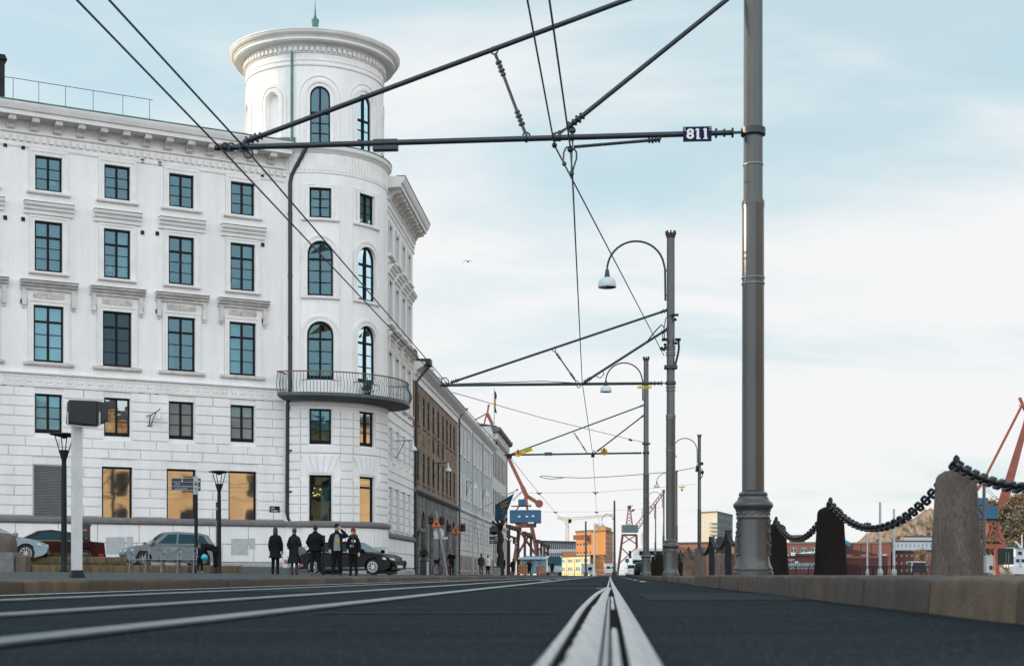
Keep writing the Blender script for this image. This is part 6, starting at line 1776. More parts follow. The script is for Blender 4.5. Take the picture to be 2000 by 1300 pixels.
def hand(m, w, d, curl=.5):
    """palm, four unequal bent fingers and a thumb; w wrist, d pointing along the forearm"""
    d = d.normalized(); s_ = d.cross(Vector((0, 1, 0)));
    if s_.length < .1: s_ = d.cross(Vector((1, 0, 0)))
    s_.normalize(); nrm = s_.cross(d)
    m.rings([[w + d * k + s_ * a * .036 + nrm * b * .013 for a, b in ((-1, -1), (1, -1), (1, 1), (-1, 1))] for k in (-.01, .04, .09)], True, True)
    for i, L in enumerate((.070, .080, .075, .060)):
        b0 = w + d * .088 + s_ * (-.027 + .018 * i)
        p1 = b0 + d * L * .5 + nrm * L * .15 * curl; p2 = p1 + (d * (1 - curl) + nrm * curl).normalized() * L * .35; p3 = p2 + (d * (.6 - curl) + nrm * curl * 1.3).normalized() * L * .25
        m.tube([b0, p1, p2, p3], [.0095, .0090, .0082, .0068], 6)
    tb = w + d * .03 - s_ * .034; m.tube([tb, tb - s_ * .022 + d * .025 + nrm * .01, tb - s_ * .026 + d * .055 + nrm * .02], [.012, .0105, .008], 6)
def person(label, foot, yaw, h=1.75, legs=None, arms=None, lean=(0, 0), coat='coat', hem=.78, hemw=.21, trousers='black_cloth', shoes='boots', hair='hair', hairlen=0, hat=None, female=False, detail=True, slim=1.0, group=None, headturn=0.0, openjacket=None, extras=None, bend=None):
    s = h / 1.75
    t = thing('person', label, 'person', (0, 0, 0), group)
    L = legs or (((-.09, .0, .50), (-.09, .01, .08)), ((.09, .0, .50), (.09, .01, .08)))
    A = arms or (((-.235, .03, 1.12), (-.235, -.06, .88)), ((.235, .03, 1.12), (.235, -.06, .88)))
    sw = .145 if female else .172
    lx, ly = lean
    def T(p):           # upper body lean / bend about the hips
        p = Vector(p)
        if bend and p.z > .93:
            d = p - Vector((0, 0, .93)); M_ = Matrix.Rotation(bend, 4, 'X'); return M_ @ d + Vector((0, 0, .93))
        k = max(0, (p.z - .9) / .8); return p + Vector((lx * k, ly * k, 0))
    S_ = lambda p: Vector(p) * s
    b = MB()
    up = [(0, 0, .92), (0, .01, 1.08), (0, .01, 1.25), (0, .015, 1.40), (0, .01, 1.48)]
    b.tube([S_(T(p)) for p in up], [.125 * s, .115 * s, .135 * s, .12 * s, .06 * s], 12)
    hc = T((0, -.012, 1.645)); nk = T((0, .015, 1.45))
    b.tube([S_(nk), S_(T((0, .005, 1.58)))], [.052 * s, .048 * s], 10)
    hm = MB()
    ell(hm, (0, 0, 0), .076, .098, .118, 9)
    ell(hm, (0, -.045, -.055), .052, .055, .060, 7)                     # jaw
    hm.tube([V3(0, -.096, .012), V3(0, -.112, -.020), V3(0, -.092, -.030)], [.008, .014, .008], 6)     # nose
    for sx in (-1, 1):
        ell(hm, (sx * .078, .008, -.005), .010, .022, .032, 5)          # ears
        ell(hm, (sx * .031, -.086, .020), .014, .010, .010, 5)          # brows/eyes
    ell(hm, (0, -.094, -.058), .024, .008, .009, 5)                     # mouth
    Mh = Matrix.Translation(S_(hc)) @ Matrix.Rotation(headturn, 4, 'Z') @ (Matrix.Rotation(bend * .55, 4, 'X') if bend else Matrix.Identity(4)) @ Matrix.Scale(s, 4)
    b.add([Mh @ Vector(v) for v in hm.v], hm.f)
    for i, sx in enumerate((-1, 1)):
        sh = T((sx * sw, .01, 1.385)); el = Vector(A[i][0]); wr = Vector(A[i][1])
        b.tube([S_(T((0, .01, 1.40))), S_(sh), S_(el), S_(wr)], [.07 * s, .058 * s, .043 * s, .029 * s], 10)
        b.tube([S_(el), S_(el.lerp(wr, .35)), S_(wr)], [.042 * s, .040 * s, .028 * s], 10)
        hm2 = MB(); hand(hm2, wr, (wr - el), .55); b.add([S_(v) for v in hm2.v], hm2.f)
        kn, an = Vector(L[i][0]), Vector(L[i][1]); hip = Vector((sx * .09, 0, .90))
        b.tube([S_(hip), S_(hip.lerp(kn, .5)), S_(kn), S_(kn.lerp(an, .35) + V3(0, .01, 0)), S_(an)], [.088 * s, .078 * s, .055 * s, .055 * s, .037 * s], 10)
        b.tube([S_(an), S_(an + V3(0, -.05, -.03)), S_(an + V3(0, -.16, -.05))], [.036 * s, .036 * s, .028 * s], 8)
    o = b.build('body', M['skin'], t, smooth=80); remesh(o, .009 if detail else .02)
    # eyes as small dark balls
    if detail:
        e = MB()
        for sx in (-1, 1): e.ball(Mh @ V3(sx * .031, -.0945, .018), .007 * s, 5)
        e.build('eyes', M['hair'], t)
    # trousers
    m = MB()
    for i, sx in enumerate((-1, 1)):
        kn, an = Vector(L[i][0]), Vector(L[i][1]); hip = Vector((sx * .085, 0, .92)); k = .9 if female else 1.06
        m.tube([S_(hip), S_(hip.lerp(kn, .5)), S_(kn), S_(kn.lerp(an, .4) + V3(0, .008, 0)), S_(an + V3(0, 0, .01))], [.112 * s * k, .096 * s * k, .072 * s * k, .068 * s * k, .056 * s * k], 12)
    loft(m, [(0, .005, .84 * s, .155 * s, .115 * s), (0, .005, .95 * s, .155 * s, .120 * s), (0, .005, 1.02 * s, .14 * s, .11 * s)])
    o = m.build('trousers', M[trousers], t, smooth=80); remesh(o, .014 if detail else .025)
    for i in (0, 1):
        an = Vector(L[i][1]); m = MB(); fz = an.z - .08
        ell(m, S_(an + V3(0, -.055, -.035)), .046 * s, .135 * s, .046 * s, 8); ell(m, S_(an + V3(0, .03, -.02)), .042 * s, .055 * s, .06 * s, 7)
        if shoes in ('boots', 'blackshoe'): m.tube([S_(an + V3(0, .01, -.03)), S_(an + V3(0, .01, .16))], [.056 * s, .062 * s], 10)
        m.build('shoe', M[shoes], t, smooth=80)
    # coat or jacket with sleeves, fused
    m = MB(); kx = slim * (.90 if female else 1.0)
    rows = [(0, .01, hem, hemw * slim, hemw * .80 * slim), (0, .01, (hem + .98) / 2, .195 * kx, .150 * kx), (0, .01, 1.02, .180 * kx, .140 * kx), (0, .012, 1.14, .182 * kx, .142 * kx), (0, .015, 1.26, .198 * kx, .152 * kx), (0, .015, 1.35, .192 * kx, .142 * kx), (0, .015, 1.41, .160 * kx, .122 * kx), (0, .015, 1.46, .105 * kx, .100 * kx), (0, .01, 1.50, .080, .085)]
    rg = []
    n = 22
    for cx_, cy_, z, rx, ry in rows:
        rg.append([S_(T((cx_ + rx * math.cos(2*PI*k/n), cy_ + ry * math.sin(2*PI*k/n), z))) for k in range(n)])
    m.rings(rg, True, True)
    for i, sx in enumerate((-1, 1)):
        sh = T((sx * (sw + .002), .01, 1.365)); el = Vector(A[i][0]); wr = Vector(A[i][1])
        m.tube([S_(T((sx * .08, .01, 1.42))), S_(sh), S_(sh.lerp(el, .5)), S_(el), S_(el.lerp(wr, .5)), S_(wr.lerp(el, .04))], [.080 * s, .080 * s, .074 * s, .066 * s, .058 * s, .048 * s], 12)
    o = m.build('coat' if hem < .85 else 'jacket', M[coat], t, smooth=80); remesh(o, .013 if detail else .025)
    m = MB(); m.tube([S_(T((0, .01, 1.45))), S_(T((0, .03, 1.50))), S_(T((0, .02, 1.535)))], [.088 * s, .092 * s, .078 * s], 14); m.build('collar', M[coat], t, smooth=80)
    # hair and hat
    hm = MB()
    if hair:
        ell(hm, (0, .016, .022), .086, .100, .112, 9)
        if hairlen: hm.tube([V3(0, .05, .02), V3(0, .075, -.10), V3(0, .07, -.10 - hairlen)], [.085, .088, .055], 12)
        hm.v = [v if (v[1] > -.066 or v[2] > .075) else (v[0], -.060, v[2]) for v in hm.v]
        m = MB(); m.add([Mh @ Vector(v) for v in hm.v], hm.f); m.build('hair', M[hair], t, smooth=80)
    if hat:
        hm = MB(); n_ = 18
        hm.rings([[V3(r1 * math.cos(2*PI*k/n_), .006 + r2 * math.sin(2*PI*k/n_), z + .02 * math.sin(2*PI*k/n_) * (1 if z < .08 else 0)) for k in range(n_)] for z, r1, r2 in ((.035, .087, .108), (.05, .091, .112), (.08, .090, .111), (.115, .078, .096), (.145, .05, .06), (.155, .012, .014))], True, True)
        m = MB(); m.add([Mh @ Vector(v) for v in hm.v], hm.f); m.build('hat', M[hat], t, smooth=80)
    if extras: extras(t, S_, T, Mh)
    place(t, foot, yaw)
    return t
G5 = 'pedestrians waiting at the square kerb'
YP = 51.5
def pf(px, Y=YP, dz=0): p = gp(px, Y); p.z += dz; return p
AWAY = PI
def ex_bag(t, S_, T, Mh):
    pass
def carry(label, name, build):
    pass
person('woman in a black thigh-length coat seen from behind, carrying a white plastic bag', pf(538), AWAY + .1, 1.68, female=True, coat='coat', hem=.62, hemw=.235, slim=1.1, trousers='black_cloth', shoes='blackshoe', hair='hair', hairlen=.16, group=G5,
       legs=(((-.08, 0, .48), (-.085, .02, .08)), ((.085, 0, .48), (.10, -.03, .08))), arms=(((-.225, .02, 1.12), (-.24, -.05, .87)), ((.215, .02, 1.12), (.20, -.06, .88))))
w_ = pf(538); hp = Vector((w_.x + .37, w_.y - .02, w_.z + .80))
t = thing('plastic_bag', 'white plastic carrier bag held by the woman in the thigh-length coat', 'bag', hp)
m = MB(); k = random.Random(1)
loft(m, [(hp.x, hp.y, hp.z - .56, .10, .05), (hp.x + .02, hp.y, hp.z - .50, .14, .07), (hp.x, hp.y, hp.z - .30, .14, .06), (hp.x - .02, hp.y, hp.z - .15, .10, .04), (hp.x - .06, hp.y, hp.z - .02, .03, .02)], 14); m.build('bag_body', M['plastic_bag'], t, smooth=60)
m = MB(); m.tube([hp + V3(-.06, 0, -.04), hp + V3(-.08, 0, .05), hp + V3(-.04, 0, -.02)], .01, 5); m.build('handle', M['plastic_bag'], t)
m = MB(); m.box(hp + V3(.0, -.067, -.34), (.10, .012, .16), rz=.1); m.build('red_print', M['taillamp'], t)
def sholder_bag(t, S_, T, Mh):
    m = MB(); m.tube([S_((-.14, .16, 1.42)), S_((.06, .185, 1.20)), S_((.26, .14, .98))], .014, 5); m.build('strap', M['blackplastic'], t)
person('woman in a knee-length dark coat and blue jeans, seen from behind', pf(575), AWAY - .12, 1.66, female=True, coat='jacket', hem=.44, hemw=.255, slim=1.2, trousers='jeans', shoes='boots', hair='hairbrown', group=G5, extras=sholder_bag,
       arms=(((-.25, .06, 1.12), (-.19, -.13, .98)), ((.235, .04, 1.12), (.20, -.12, .96))))
w_ = pf(575); hp = Vector((w_.x + .28, w_.y - .10, w_.z + .88))
t = thing('shoulder_bag', 'dark grey shoulder bag at the hip of the woman in jeans', 'bag', hp)
m = MB(); loft(m, [(hp.x + .02, hp.y, hp.z - .13, .14, .055), (hp.x + .02, hp.y, hp.z - .10, .16, .065), (hp.x, hp.y, hp.z + .05, .13, .05), (hp.x - .05, hp.y, hp.z + .13, .06, .03)], 14); m.build('bag_body', M['khaki'], t, smooth=60)
m = MB(); m.tube([hp + V3(-.05, 0, .12), hp + V3(-.16, -.03, .40), hp + V3(-.22, 0, .55)], .012, 5); m.build('strap', M['blackplastic'], t)
person('broad man in a black jacket and dark jeans, seen from behind', pf(616), AWAY, 1.79, coat='coat', hem=.84, hemw=.20, slim=1.2, trousers='jeansdark', shoes='tanshoe', hair='hair', group=G5,
       legs=(((-.11, 0, .50), (-.14, .01, .08)), ((.11, 0, .50), (.14, .0, .08))), arms=(((-.275, .05, 1.14), (-.20, -.16, 1.02)), ((.275, .05, 1.14), (.21, -.15, .98))))
def tee(t, S_, T, Mh):
    m = MB(); n = 8
    rows = [(.86, .115, .165), (1.0, .11, .160), (1.15, .105, .165), (1.30, .09, .170), (1.42, .055, .130)]
    m.rings([[S_(T((-hw + 2 * hw * k / n, -ry - .004 + .035 * ((k / n - .5) * 2) ** 2, z))) for k in range(n + 1)] + [S_(T((hw, -ry + .06, z))), S_(T((-hw, -ry + .06, z)))] for z, hw, ry in rows], True, True)
    m.build('tshirt', M['greytee'], t, smooth=50)
    m = MB(); m.box(S_(T((.02, -.178, 1.20))), (.10, .01, .12)); m.box(S_(T((.035, -.178, 1.08))), (.07, .01, .06)); m.build('shirt_print', M['print'], t)
    m = MB(); hm = MB(); ell(hm, (0, -.062, -.085), .055, .048, .045, 6); m.add([Mh @ Vector(v) for v in hm.v], hm.f); m.build('beard', M['hairbrown'], t, smooth=60)
person('man in an open dark jacket over a grey T-shirt, hand raised to his head', pf(658, 51), .15, 1.80, coat='jacket', hem=.84, hemw=.20, slim=1.02, trousers='black_cloth', shoes='blackshoe', hair='hairbrown', hat='jacket', group=G5, extras=tee, headturn=-.3,
       legs=(((-.10, -.03, .50), (-.14, -.08, .08)), ((.10, .0, .50), (.13, .05, .08))), arms=(((-.25, .03, 1.14), (-.235, -.05, .90)), ((.36, -.10, 1.34), (.13, -.10, 1.60))))
def scarf(t, S_, T, Mh):
    m = MB(); m.tube([S_(T((.12 * math.cos(a), .02 + .11 * math.sin(a), 1.485))) for a in [2*PI*k/14 for k in range(15)]], .055, 8); m.build('scarf', M['scarf1'], t, smooth=60)
    m = MB(); m.tube([S_(T((.03, -.13, 1.46))), S_(T((.06, -.185, 1.30))), S_(T((.02, -.18, 1.12))), S_(T((.0, -.17, 1.02)))], [.06, .085, .09, .08], 8, flat=.35); m.build('scarf_end', M['scarf1'], t, smooth=60)
    m = MB(); m.box(S_(T((.07, -.215, 1.30))), (.14, .02, .09), rz=.2); m.box(S_(T((.0, -.212, 1.12))), (.12, .02, .07), rz=.1); m.build('scarf_check', M['scarfpale'], t)
person('woman in a red knit hat and checked scarf facing the road', pf(690, 51), -.15, 1.66, female=True, coat='coat', hem=.80, hemw=.205, slim=1.06, trousers='black_cloth', shoes='blackshoe', hair='hairbrown', hairlen=.10, hat='redhat', group=G5, extras=scarf,
       legs=(((-.08, -.02, .49), (-.09, -.06, .08)), ((.08, .0, .49), (.11, .04, .08))), arms=(((-.235, .02, 1.13), (-.18, -.14, .97)), ((.235, .02, 1.13), (.24, -.07, .86))))
# woman bending over a child with a balloon
person('woman in black bending forward over a small child beside the lamp', pf(421, 52.4), -PI / 2 - .05, 1.68, female=True, coat='coat', hem=.80, hemw=.20, trousers='black_cloth', shoes='boots', hair='hair', hairlen=.05, bend=R(80), headturn=0,
       legs=(((-.08, -.02, .49), (-.08, .03, .08)), ((.08, .0, .49), (.09, -.05, .08))), arms=(((-.18, -.45, .72), (-.10, -.55, .52)), ((.18, -.42, .72), (.12, -.58, .55))))
person('small child in a blue knit hat and dark clothes by the bench end', pf(389, 50.9), .5, 1.02, coat='coat', hem=.84, hemw=.24, slim=1.25, trousers='jacket', shoes='plastic_bag', hair='hair', hat='bluehat',
       legs=(((-.10, -.10, .50), (-.10, .0, .08)), ((.13, -.12, .48), (.16, -.05, .08))), arms=(((-.27, -.03, 1.15), (-.2, -.2, 1.05)), ((.28, -.05, 1.15), (.26, -.22, 1.08))))
bp = at(399, 1088, 50.4); t = thing('balloon', 'turquoise balloon held between the child and the bending woman', 'balloon', bp)
m = MB(); ell(m, bp, .115, .115, .125, 10); bo_ = m.build('balloon_skin', M['balloon'], t, smooth=80)
m = MB(); m.lathe([(.004, -.125), (.016, -.145)], bp, 8); m.tube([bp + V3(0, 0, -.14), bp + V3(-.05, .1, -.3)], .003, 4); m.build('knot', M['balloon'], bo_)
# passers-by along the street
def far_person(label, px, Y, yaw, h, **k):
    p = gp(px, Y); return person(label, p, yaw, h, detail=False, group='people walking along the far pavement', **k)
walk = (((-.09, -.10, .50), (-.09, -.20, .09)), ((.09, -.02, .49), (.09, .22, .12)))
far_person('man in black standing by the brick building holding something to his face', 882, 100, .2, 1.76, coat='coat', hem=.86, trousers='black_cloth', arms=(((-.28, -.05, 1.15), (-.08, -.22, 1.42)), ((.28, -.05, 1.15), (.06, -.22, 1.40))))
far_person('man in a brown coat and grey trousers walking away', 940, 122, AWAY, 1.78, coat='browncoat', hem=.80, slim=1.25, trousers='khaki', shoes='boots', legs=walk)
far_person('person in a white jacket walking away beside the brown-coated man', 953, 125, AWAY, 1.70, coat='whitecloth', hem=.82, slim=1.1, trousers='black_cloth', hair='hairbrown', legs=walk)
far_person('dark-clad person walking away by the tree trunk', 982, 132, AWAY + .3, 1.72, coat='coat', hem=.6, slim=1.1, trousers='black_cloth', legs=walk)
far_person('person in a grey coat between the brown gantry posts', 1002, 150, AWAY, 1.70, coat='jacket', hem=.6, trousers='black_cloth', legs=walk)
far_person('person in dark clothes by the red barrier at the bus shelter', 1034, 163, AWAY, 1.75, coat='coat', hem=.8, slim=1.1, trousers='black_cloth', legs=walk)
far_person('person in black at the right end of the bus shelter', 1078, 175, AWAY - .4, 1.72, coat='coat', hem=.7, slim=1.1, trousers='black_cloth', legs=walk)

# ================================================================== signs and signals down the street
M['orange_sign'] = pm('orange_warning_sign', (.52, .17, .02), .5, var=.1)
M['red_border'] = pm('red_sign_border', (.35, .03, .025), .5, var=.1)
def signal(label, base, top, tri, heads, Y, r_=.075):
    t = thing('traffic_signal', label, 'traffic signal', base, 'tram warning signals at the kerb')
    m = MB(); m.tube([base, top], r_, 10); m.build('post', M['galv'], t, smooth=50)
    def poly(sz, c): return [c + V3(-sz * .5, 0, -sz * .38), c + V3(sz * .5, 0, -sz * .38), c + V3(0, 0, sz * .50)]
    m = MB(); m.prism(poly(.62, tri), (0, .02, 0)); sg = m.build('warning_sign', M['red_border'], t, bevel=.015)
    m = MB(); m.prism(poly(.46, tri - V3(0, .012, 0)), (0, .015, 0)); m.build('sign_face', M['orange_sign'], sg)
    m = MB(); c_ = tri - V3(0, .02, .03); m.box(c_, (.13, .012, .12)); m.box(c_ + V3(0, 0, -.08), (.16, .012, .03)); m.box(c_ + V3(0, 0, .09), (.05, .012, .05)); m.build('tram_symbol', M['blackpaint'], sg)
    for hx, hz, tilt in heads:
        m = MB(); c_ = tri + V3(hx, .15, hz); m.box(c_, (.24, .2, .44), rz=tilt)
        for dz_ in (-.10, .10): m.lathe([(.10, dz_ - .08), (.12, dz_ + .0), (.10, dz_ + .06)], c_ + V3(0.0, -.14, 0), 10)
        m.build('signal_head', M['blackplastic'], t, bevel=.02)
    return t
YS = 77
b_ = gp(873, YS)
s1 = signal('leaning grey signal post with an orange tram warning triangle', b_, at(851, 997, YS), at(852, 1021, YS - .3), ((-.30, .18, .5), (.30, .15, -.5)), YS)
t = thing('round_sign', 'white round sign on the leaning signal post, facing down the street', 'road sign', at(857, 1040, YS + .2))
m = MB(); m.disc(at(857, 1040, YS + .15), (.25, -.97, 0), .29, .02, 22); m.build('disc', M['whiteframe'], t); m = MB(); m.box(at(861, 1050, YS + .16), (.75, .05, .12), rz=.1); m.build('lower_plate', M['greypaint'], t); m = MB(); m.bar(at(857, 1035, YS + .05), at(859, 1045, YS + .05), .06, .06); m.build('clamp', M['galv'], t)
b_ = gp(892.5, 84)
signal('upright grey signal post with an orange tram warning triangle', b_, at(892, 1022, 84), at(890, 1034, 83.7), ((-.40, .12, .5), (.42, .12, -.5)), 84, .095)
# dark round sign backs
p = gp(964.5, 100); t = thing('road_sign', 'back of a dark round road sign with two plates under it', 'road sign', p)
m = MB(); m.tube([p, at(964.5, 1024, 100)], .035, 8); m.build('post', M['galv'], t)
m = MB(); m.disc(at(964.5, 1034, 99.9), (0, 1, 0), .31, .02, 22); m.box(at(964.5, 1041, 99.9), (.62, .02, .2)); m.build('sign_back', M['signblack'], t)
for y in (1050, 1058):
    m = MB(); m.box(at(964.5, y, 99.9), (.62, .02, .24)); pb_ = m.build('plate', M['signblack'], t)
    m = MB(); m.box(at(962 if y > 1055 else 970, y, 99.8), (.18, .02, .06)); m.build('reflector', M['greypaint'], pb_)
p = gp(1006, 105); t = thing('road_sign', 'thin dark sign post with small plates at the kerb before the gantries', 'road sign', p)
m = MB(); m.tube([p, at(1006, 1052, 105)], .035, 8); m.build('post', M['galv'], t); m = MB(); m.box(at(1004, 1056, 105), (.20, .12, .40)); m.build('signal_box', M['blackplastic'], t); m = MB(); m.box(at(1008, 1060, 104.9), (.16, .03, .06)); m.box(at(1008, 1067, 104.9), (.16, .03, .06)); m.build('plate', M['greypaint'], t)
p = at(1407, 1122, 62); p.z = .13; t = thing('road_sign', 'dark round sign back between the two black chain posts', 'road sign', p)
m = MB(); m.tube([p, at(1407, 1048, 62)], .03, 8); m.build('post', M['galv'], t); m = MB(); m.disc(at(1407, 1057, 61.9), (0, 1, 0), .22, .02, 22); m.build('sign_back', M['signblack'], t)
m = MB(); m.box(at(1409, 1074, 61.9), (.46, .02, .22)); m.build('plate', M['signblack'], t)
# bicycle leaning on the brick house
p = gp(862, 88); t = thing('bicycle', 'dark bicycle with a basket leaning near the brick building', 'bicycle', p)
x0, x1 = p + V3(-.24, 0, .34), p + V3(.72, .1, .34)
for c_ in (x0, x1):
    m = MB(); M_ = Matrix.Translation(c_) @ Matrix.Rotation(R(90), 4, 'X'); m.torus(M_, .31, .022, n=28); m.disc(c_, (0, 1, 0), .03, .08, 8)
    for k in range(8): a = k * PI / 4; m.tube([c_, c_ + V3(.3 * math.cos(a), 0, .3 * math.sin(a))], .004, 3)
    m.build('wheel', M['rubber'], t, smooth=60)
m = MB(); bb = p + V3(.25, .05, .30); st_ = p + V3(.42, .06, .82); hd = p + V3(-.1, .02, .86)
for a, b in ((x0, hd), (hd, bb), (bb, st_), (st_, x1), (bb, x1), (hd, st_)): m.tube([a, b], .016, 6)
m.build('frame', M['taillamp'], t); m = MB(); m.tube([hd + V3(0, -.28, .16), hd + V3(0, 0, .18), hd + V3(0, .28, .16)], .014, 6); m.tube([hd, hd + V3(0, 0, .18)], .014, 6); m.build('handlebar', M['iron'], t)
m = MB(); ell(m, st_ + V3(0, 0, .1), .12, .08, .04, 6); m.build('saddle', M['blackplastic'], t); m = MB(); m.box(hd + V3(-.18, 0, -.04), (.3, .34, .26), taper=1.25); m.build('basket', M['iron'], t)
# cabinets by the doors
p = gp(830, 84); t = thing('utility_cabinet', 'dark green utility cabinet at the corner of the brick building', 'cabinet', p); m = MB(); m.box(p + V3(0, 0, .4), (.55, .4, .8)); m.build('body', M['signblack'], t, bevel=.02); m = MB(); m.box(p + V3(0, 0, .82), (.6, .45, .05)); m.build('lid', M['iron'], t)
p = gp(835.5, 83); t = thing('marker_post', 'pale square marker post beside the utility cabinet', 'post', p); m = MB(); m.box(p + V3(0, 0, .37), (.13, .13, .74)); m.build('post_body', M['greypaint'], t); m = MB(); m.box(p + V3(0, 0, .76), (.15, .15, .05), taper=.5); m.build('cap', M['greypaint'], t)
p = gp(967, 112); t = thing('planter_box', 'low grey street cabinet with a sloped lid past the walking couple', 'cabinet', p); m = MB(); m.box(p + V3(.12, 0, .3), (.62, .5, .6)); m.build('body', M['concrete'], t); m = MB(); m.box(p + V3(.12, 0, .66), (.7, .55, .12), taper=.75); m.build('lid', M['signblack'], t)
# hanging plant on the brick house
p = lane(-11.5, 88.5); p.z = 1.5; t = thing('hanging_plant', 'hanging green plant basket by the brick building arch', 'plant', p); m = MB(); k = random.Random(8)
for _ in range(220):
    d = V3(k.gauss(0, .16), k.gauss(0, .16), k.gauss(0, .15)); q_ = p + d; a = k.uniform(0, 6.3); x_ = V3(math.cos(a), math.sin(a), k.uniform(-.6, .6)) * .05; m.add([q_ - x_, q_ + V3(0, 0, .05), q_ + x_, q_ - V3(0, 0, .04)], [(0, 1, 2, 3)])
m.build('leaves', M['leaf'], t); m = MB(); m.lathe([(.08, -.22), (.16, -.08), (.16, -.05)], p, 10); m.tube([p + V3(0, 0, -.05), p + V3(0, 0, .5), p + V3(-.45, 0, .55)], .012, 5); m.build('basket', M['iron'], t)
# dark old tree trunk before the gantries
p = gp(977, 118); t = thing('tree', 'dark knotty bare tree trunk beneath the big crown flag', 'tree', p); k = random.Random(6)
m = MB(); H_ = 4.4
m.tube([p + V3(.06 * math.sin(i * 1.7), .05 * math.cos(i), H_ * i / 12 - .1) for i in range(13)], [.30 - .008 * i + .03 * math.sin(i * 2.3) for i in range(13)], 12)
M['bark'] = pm('dark_bark', (.022, .018, .016), .9, var=.4, scale=8, bump=.7, bscale=20); m.build('trunk', M['bark'], t, smooth=50)
m = MB()
for i in range(9):
    a = k.uniform(0, 6.3); b0 = p + V3(0, 0, H_ - .9 + k.uniform(0, .8)); d = V3(math.cos(a), math.sin(a), k.uniform(-.1, .7)); m.tube([b0, b0 + d * .35, b0 + d * .6 + V3(0, 0, .15)], [.13, .10, .07], 8); m.ball(b0 + d * .6 + V3(0, 0, .15), .13, 5)
m.build('limbs', M['bark'], t, smooth=50)
# two-globe lamp
p = gp(993, 128); t = thing('globe_lamp', 'dark lamp post with two white globes by the brown gantry', 'street lamp', p)
m = MB(); m.tube([p, at(993, 1050, 128)], .05, 8); m.tube([at(989.5, 1056, 128), at(993, 1058, 128), at(996.5, 1058, 128)], .03, 6); m.build('post', M['iron'], t)
for px, py in ((989.5, 1052.5), (996.5, 1055)): m = MB(); m.ball(at(px, py, 128), .145, 8); m.build('globe', M['white_enamel'], t, smooth=60)
# ================================================================== brown gantries, shelter, barriers
M['corten'] = pm('brown_painted_steel', (.060, .026, .020), .75, var=.25, scale=2)
M['craneblue'] = pm('crane_blue', (.018, .10, .19), .6, var=.12, scale=.6)
M['cranered'] = pm('crane_red', (.27, .076, .048), .65, var=.18, scale=.6)
M['cranedark'] = pm('crane_dark_red', (.16, .045, .04), .7, var=.2, scale=.6)
lab = ['brown steel portal frame, the tallest and nearest of the row', 'brown steel portal frame, second in the receding row', 'brown steel portal frame, third in the receding row behind the shelter', 'brown steel portal frame, last and smallest of the row']
for i, (xa, ya, xb, yb, Y, w) in enumerate(((994, 1024, 1012, 1031, 168, .34), (1025, 1037, 1037, 1045, 190, .34), (1050, 1053, 1057, 1056, 212, .34), (1063, 1061, 1070, 1064, 232, .32))):
    a, b = at(xa, ya, Y), at(xb, yb, Y + 4)
    t = thing('portal_frame', lab[i], 'portal frame', V3(a.x, a.y, .1), 'brown steel portal frames')
    for q_ in (a, b): m = MB(); m.bar(V3(q_.x, q_.y, .05), q_, w, .5); m.build('column', M['corten'], t)
    m = MB(); m.bar(a + V3(-.17, 0, -.2), b + V3(.17, 0, -.2), .5, .42); m.build('beam', M['corten'], t)
    m = MB(); m.bar(a + V3(0, 0, -1.3), b + V3(0, 0, -1.3), .2, .2); m.build('brace', M['corten'], t)
p = at(1043, 1122, 172); t = thing('bus_shelter', 'glass bus shelter with a pale blue roof in front of the gantries', 'shelter', V3(p.x, p.y, .1))
a, b = at(1012, 1088, 172), at(1070, 1092, 172)
m = MB(); m.box(((a.x + b.x) / 2, 172, a.z - .1), (b.x - a.x, 2.2, .28)); m.build('roof', pm('shelter_roof_white', (.50, .60, .64), .4, var=.08), t, bevel=.05)
m = MB(); m.box(((a.x + b.x) / 2 + .3, 172.2, a.z + .12), (b.x - a.x - 1.2, 1.6, .14)); m.build('roof_panel', pm('shelter_blue', (.05, .30, .42), .4, var=.1), t)
for k in range(5): m = MB(); x = lerp(a.x + .2, b.x - .2, k / 4); m.bar((x, 172.8, .1), (x, 172.8, a.z - .2), .09); m.build('post', M['galv'], t)
m = MB(); m.box(((a.x + b.x) / 2, 172.8, 1.1), (b.x - a.x - .5, .03, 1.5)); m.build('glass_wall', M['glass_curtain'], t)
m = MB(); m.box(((a.x + b.x) / 2, 172.5, .55), (b.x - a.x - 1.4, .4, .08)); m.build('seat', M['greypaint'], t)
p = at(1083, 1122, 185); t = thing('bus', 'pale blue and white bus front standing past the shelter', 'bus', V3(p.x, p.y, .05))
m = MB(); m.box((p.x, 189, 1.55), (2.0, 9, 2.2)); m.build('body', pm('bus_body', (.30, .42, .48), .4, var=.08, coat=.5), t, bevel=.15)
m = MB(); m.box((p.x, 184.45, 1.9), (1.75, .06, 1.0)); m.build('windscreen', M['carglass'], t, bevel=.02)
m = MB(); m.box((p.x + 1.0, 189, 1.9), (.04, 8, .8)); m.build('side_window', M['carglass'], t)
m = MB(); m.box((p.x, 184.46, 2.52), (1.4, .06, .16)); m.build('destination_display', M['blackplastic'], t)
for sx in (-.8, .8): m = MB(); m.box((p.x + sx, 184.46, .9), (.35, .06, .18)); m.build('headlight', M['headlamp'], t)
for sx in (-1, 1):
    for yy in (186.5, 192): m = MB(); m.disc((p.x + sx * .85, yy, .5), (1, 0, 0), .48, .25, 20); m.build('wheel', M['rubber'], t)
M['barrier_red'] = pm('barrier_red', (.34, .05, .02), .6, var=.2, scale=4); M['barrier_yel'] = pm('barrier_yellow', (.48, .26, .03), .6, var=.2, scale=4)
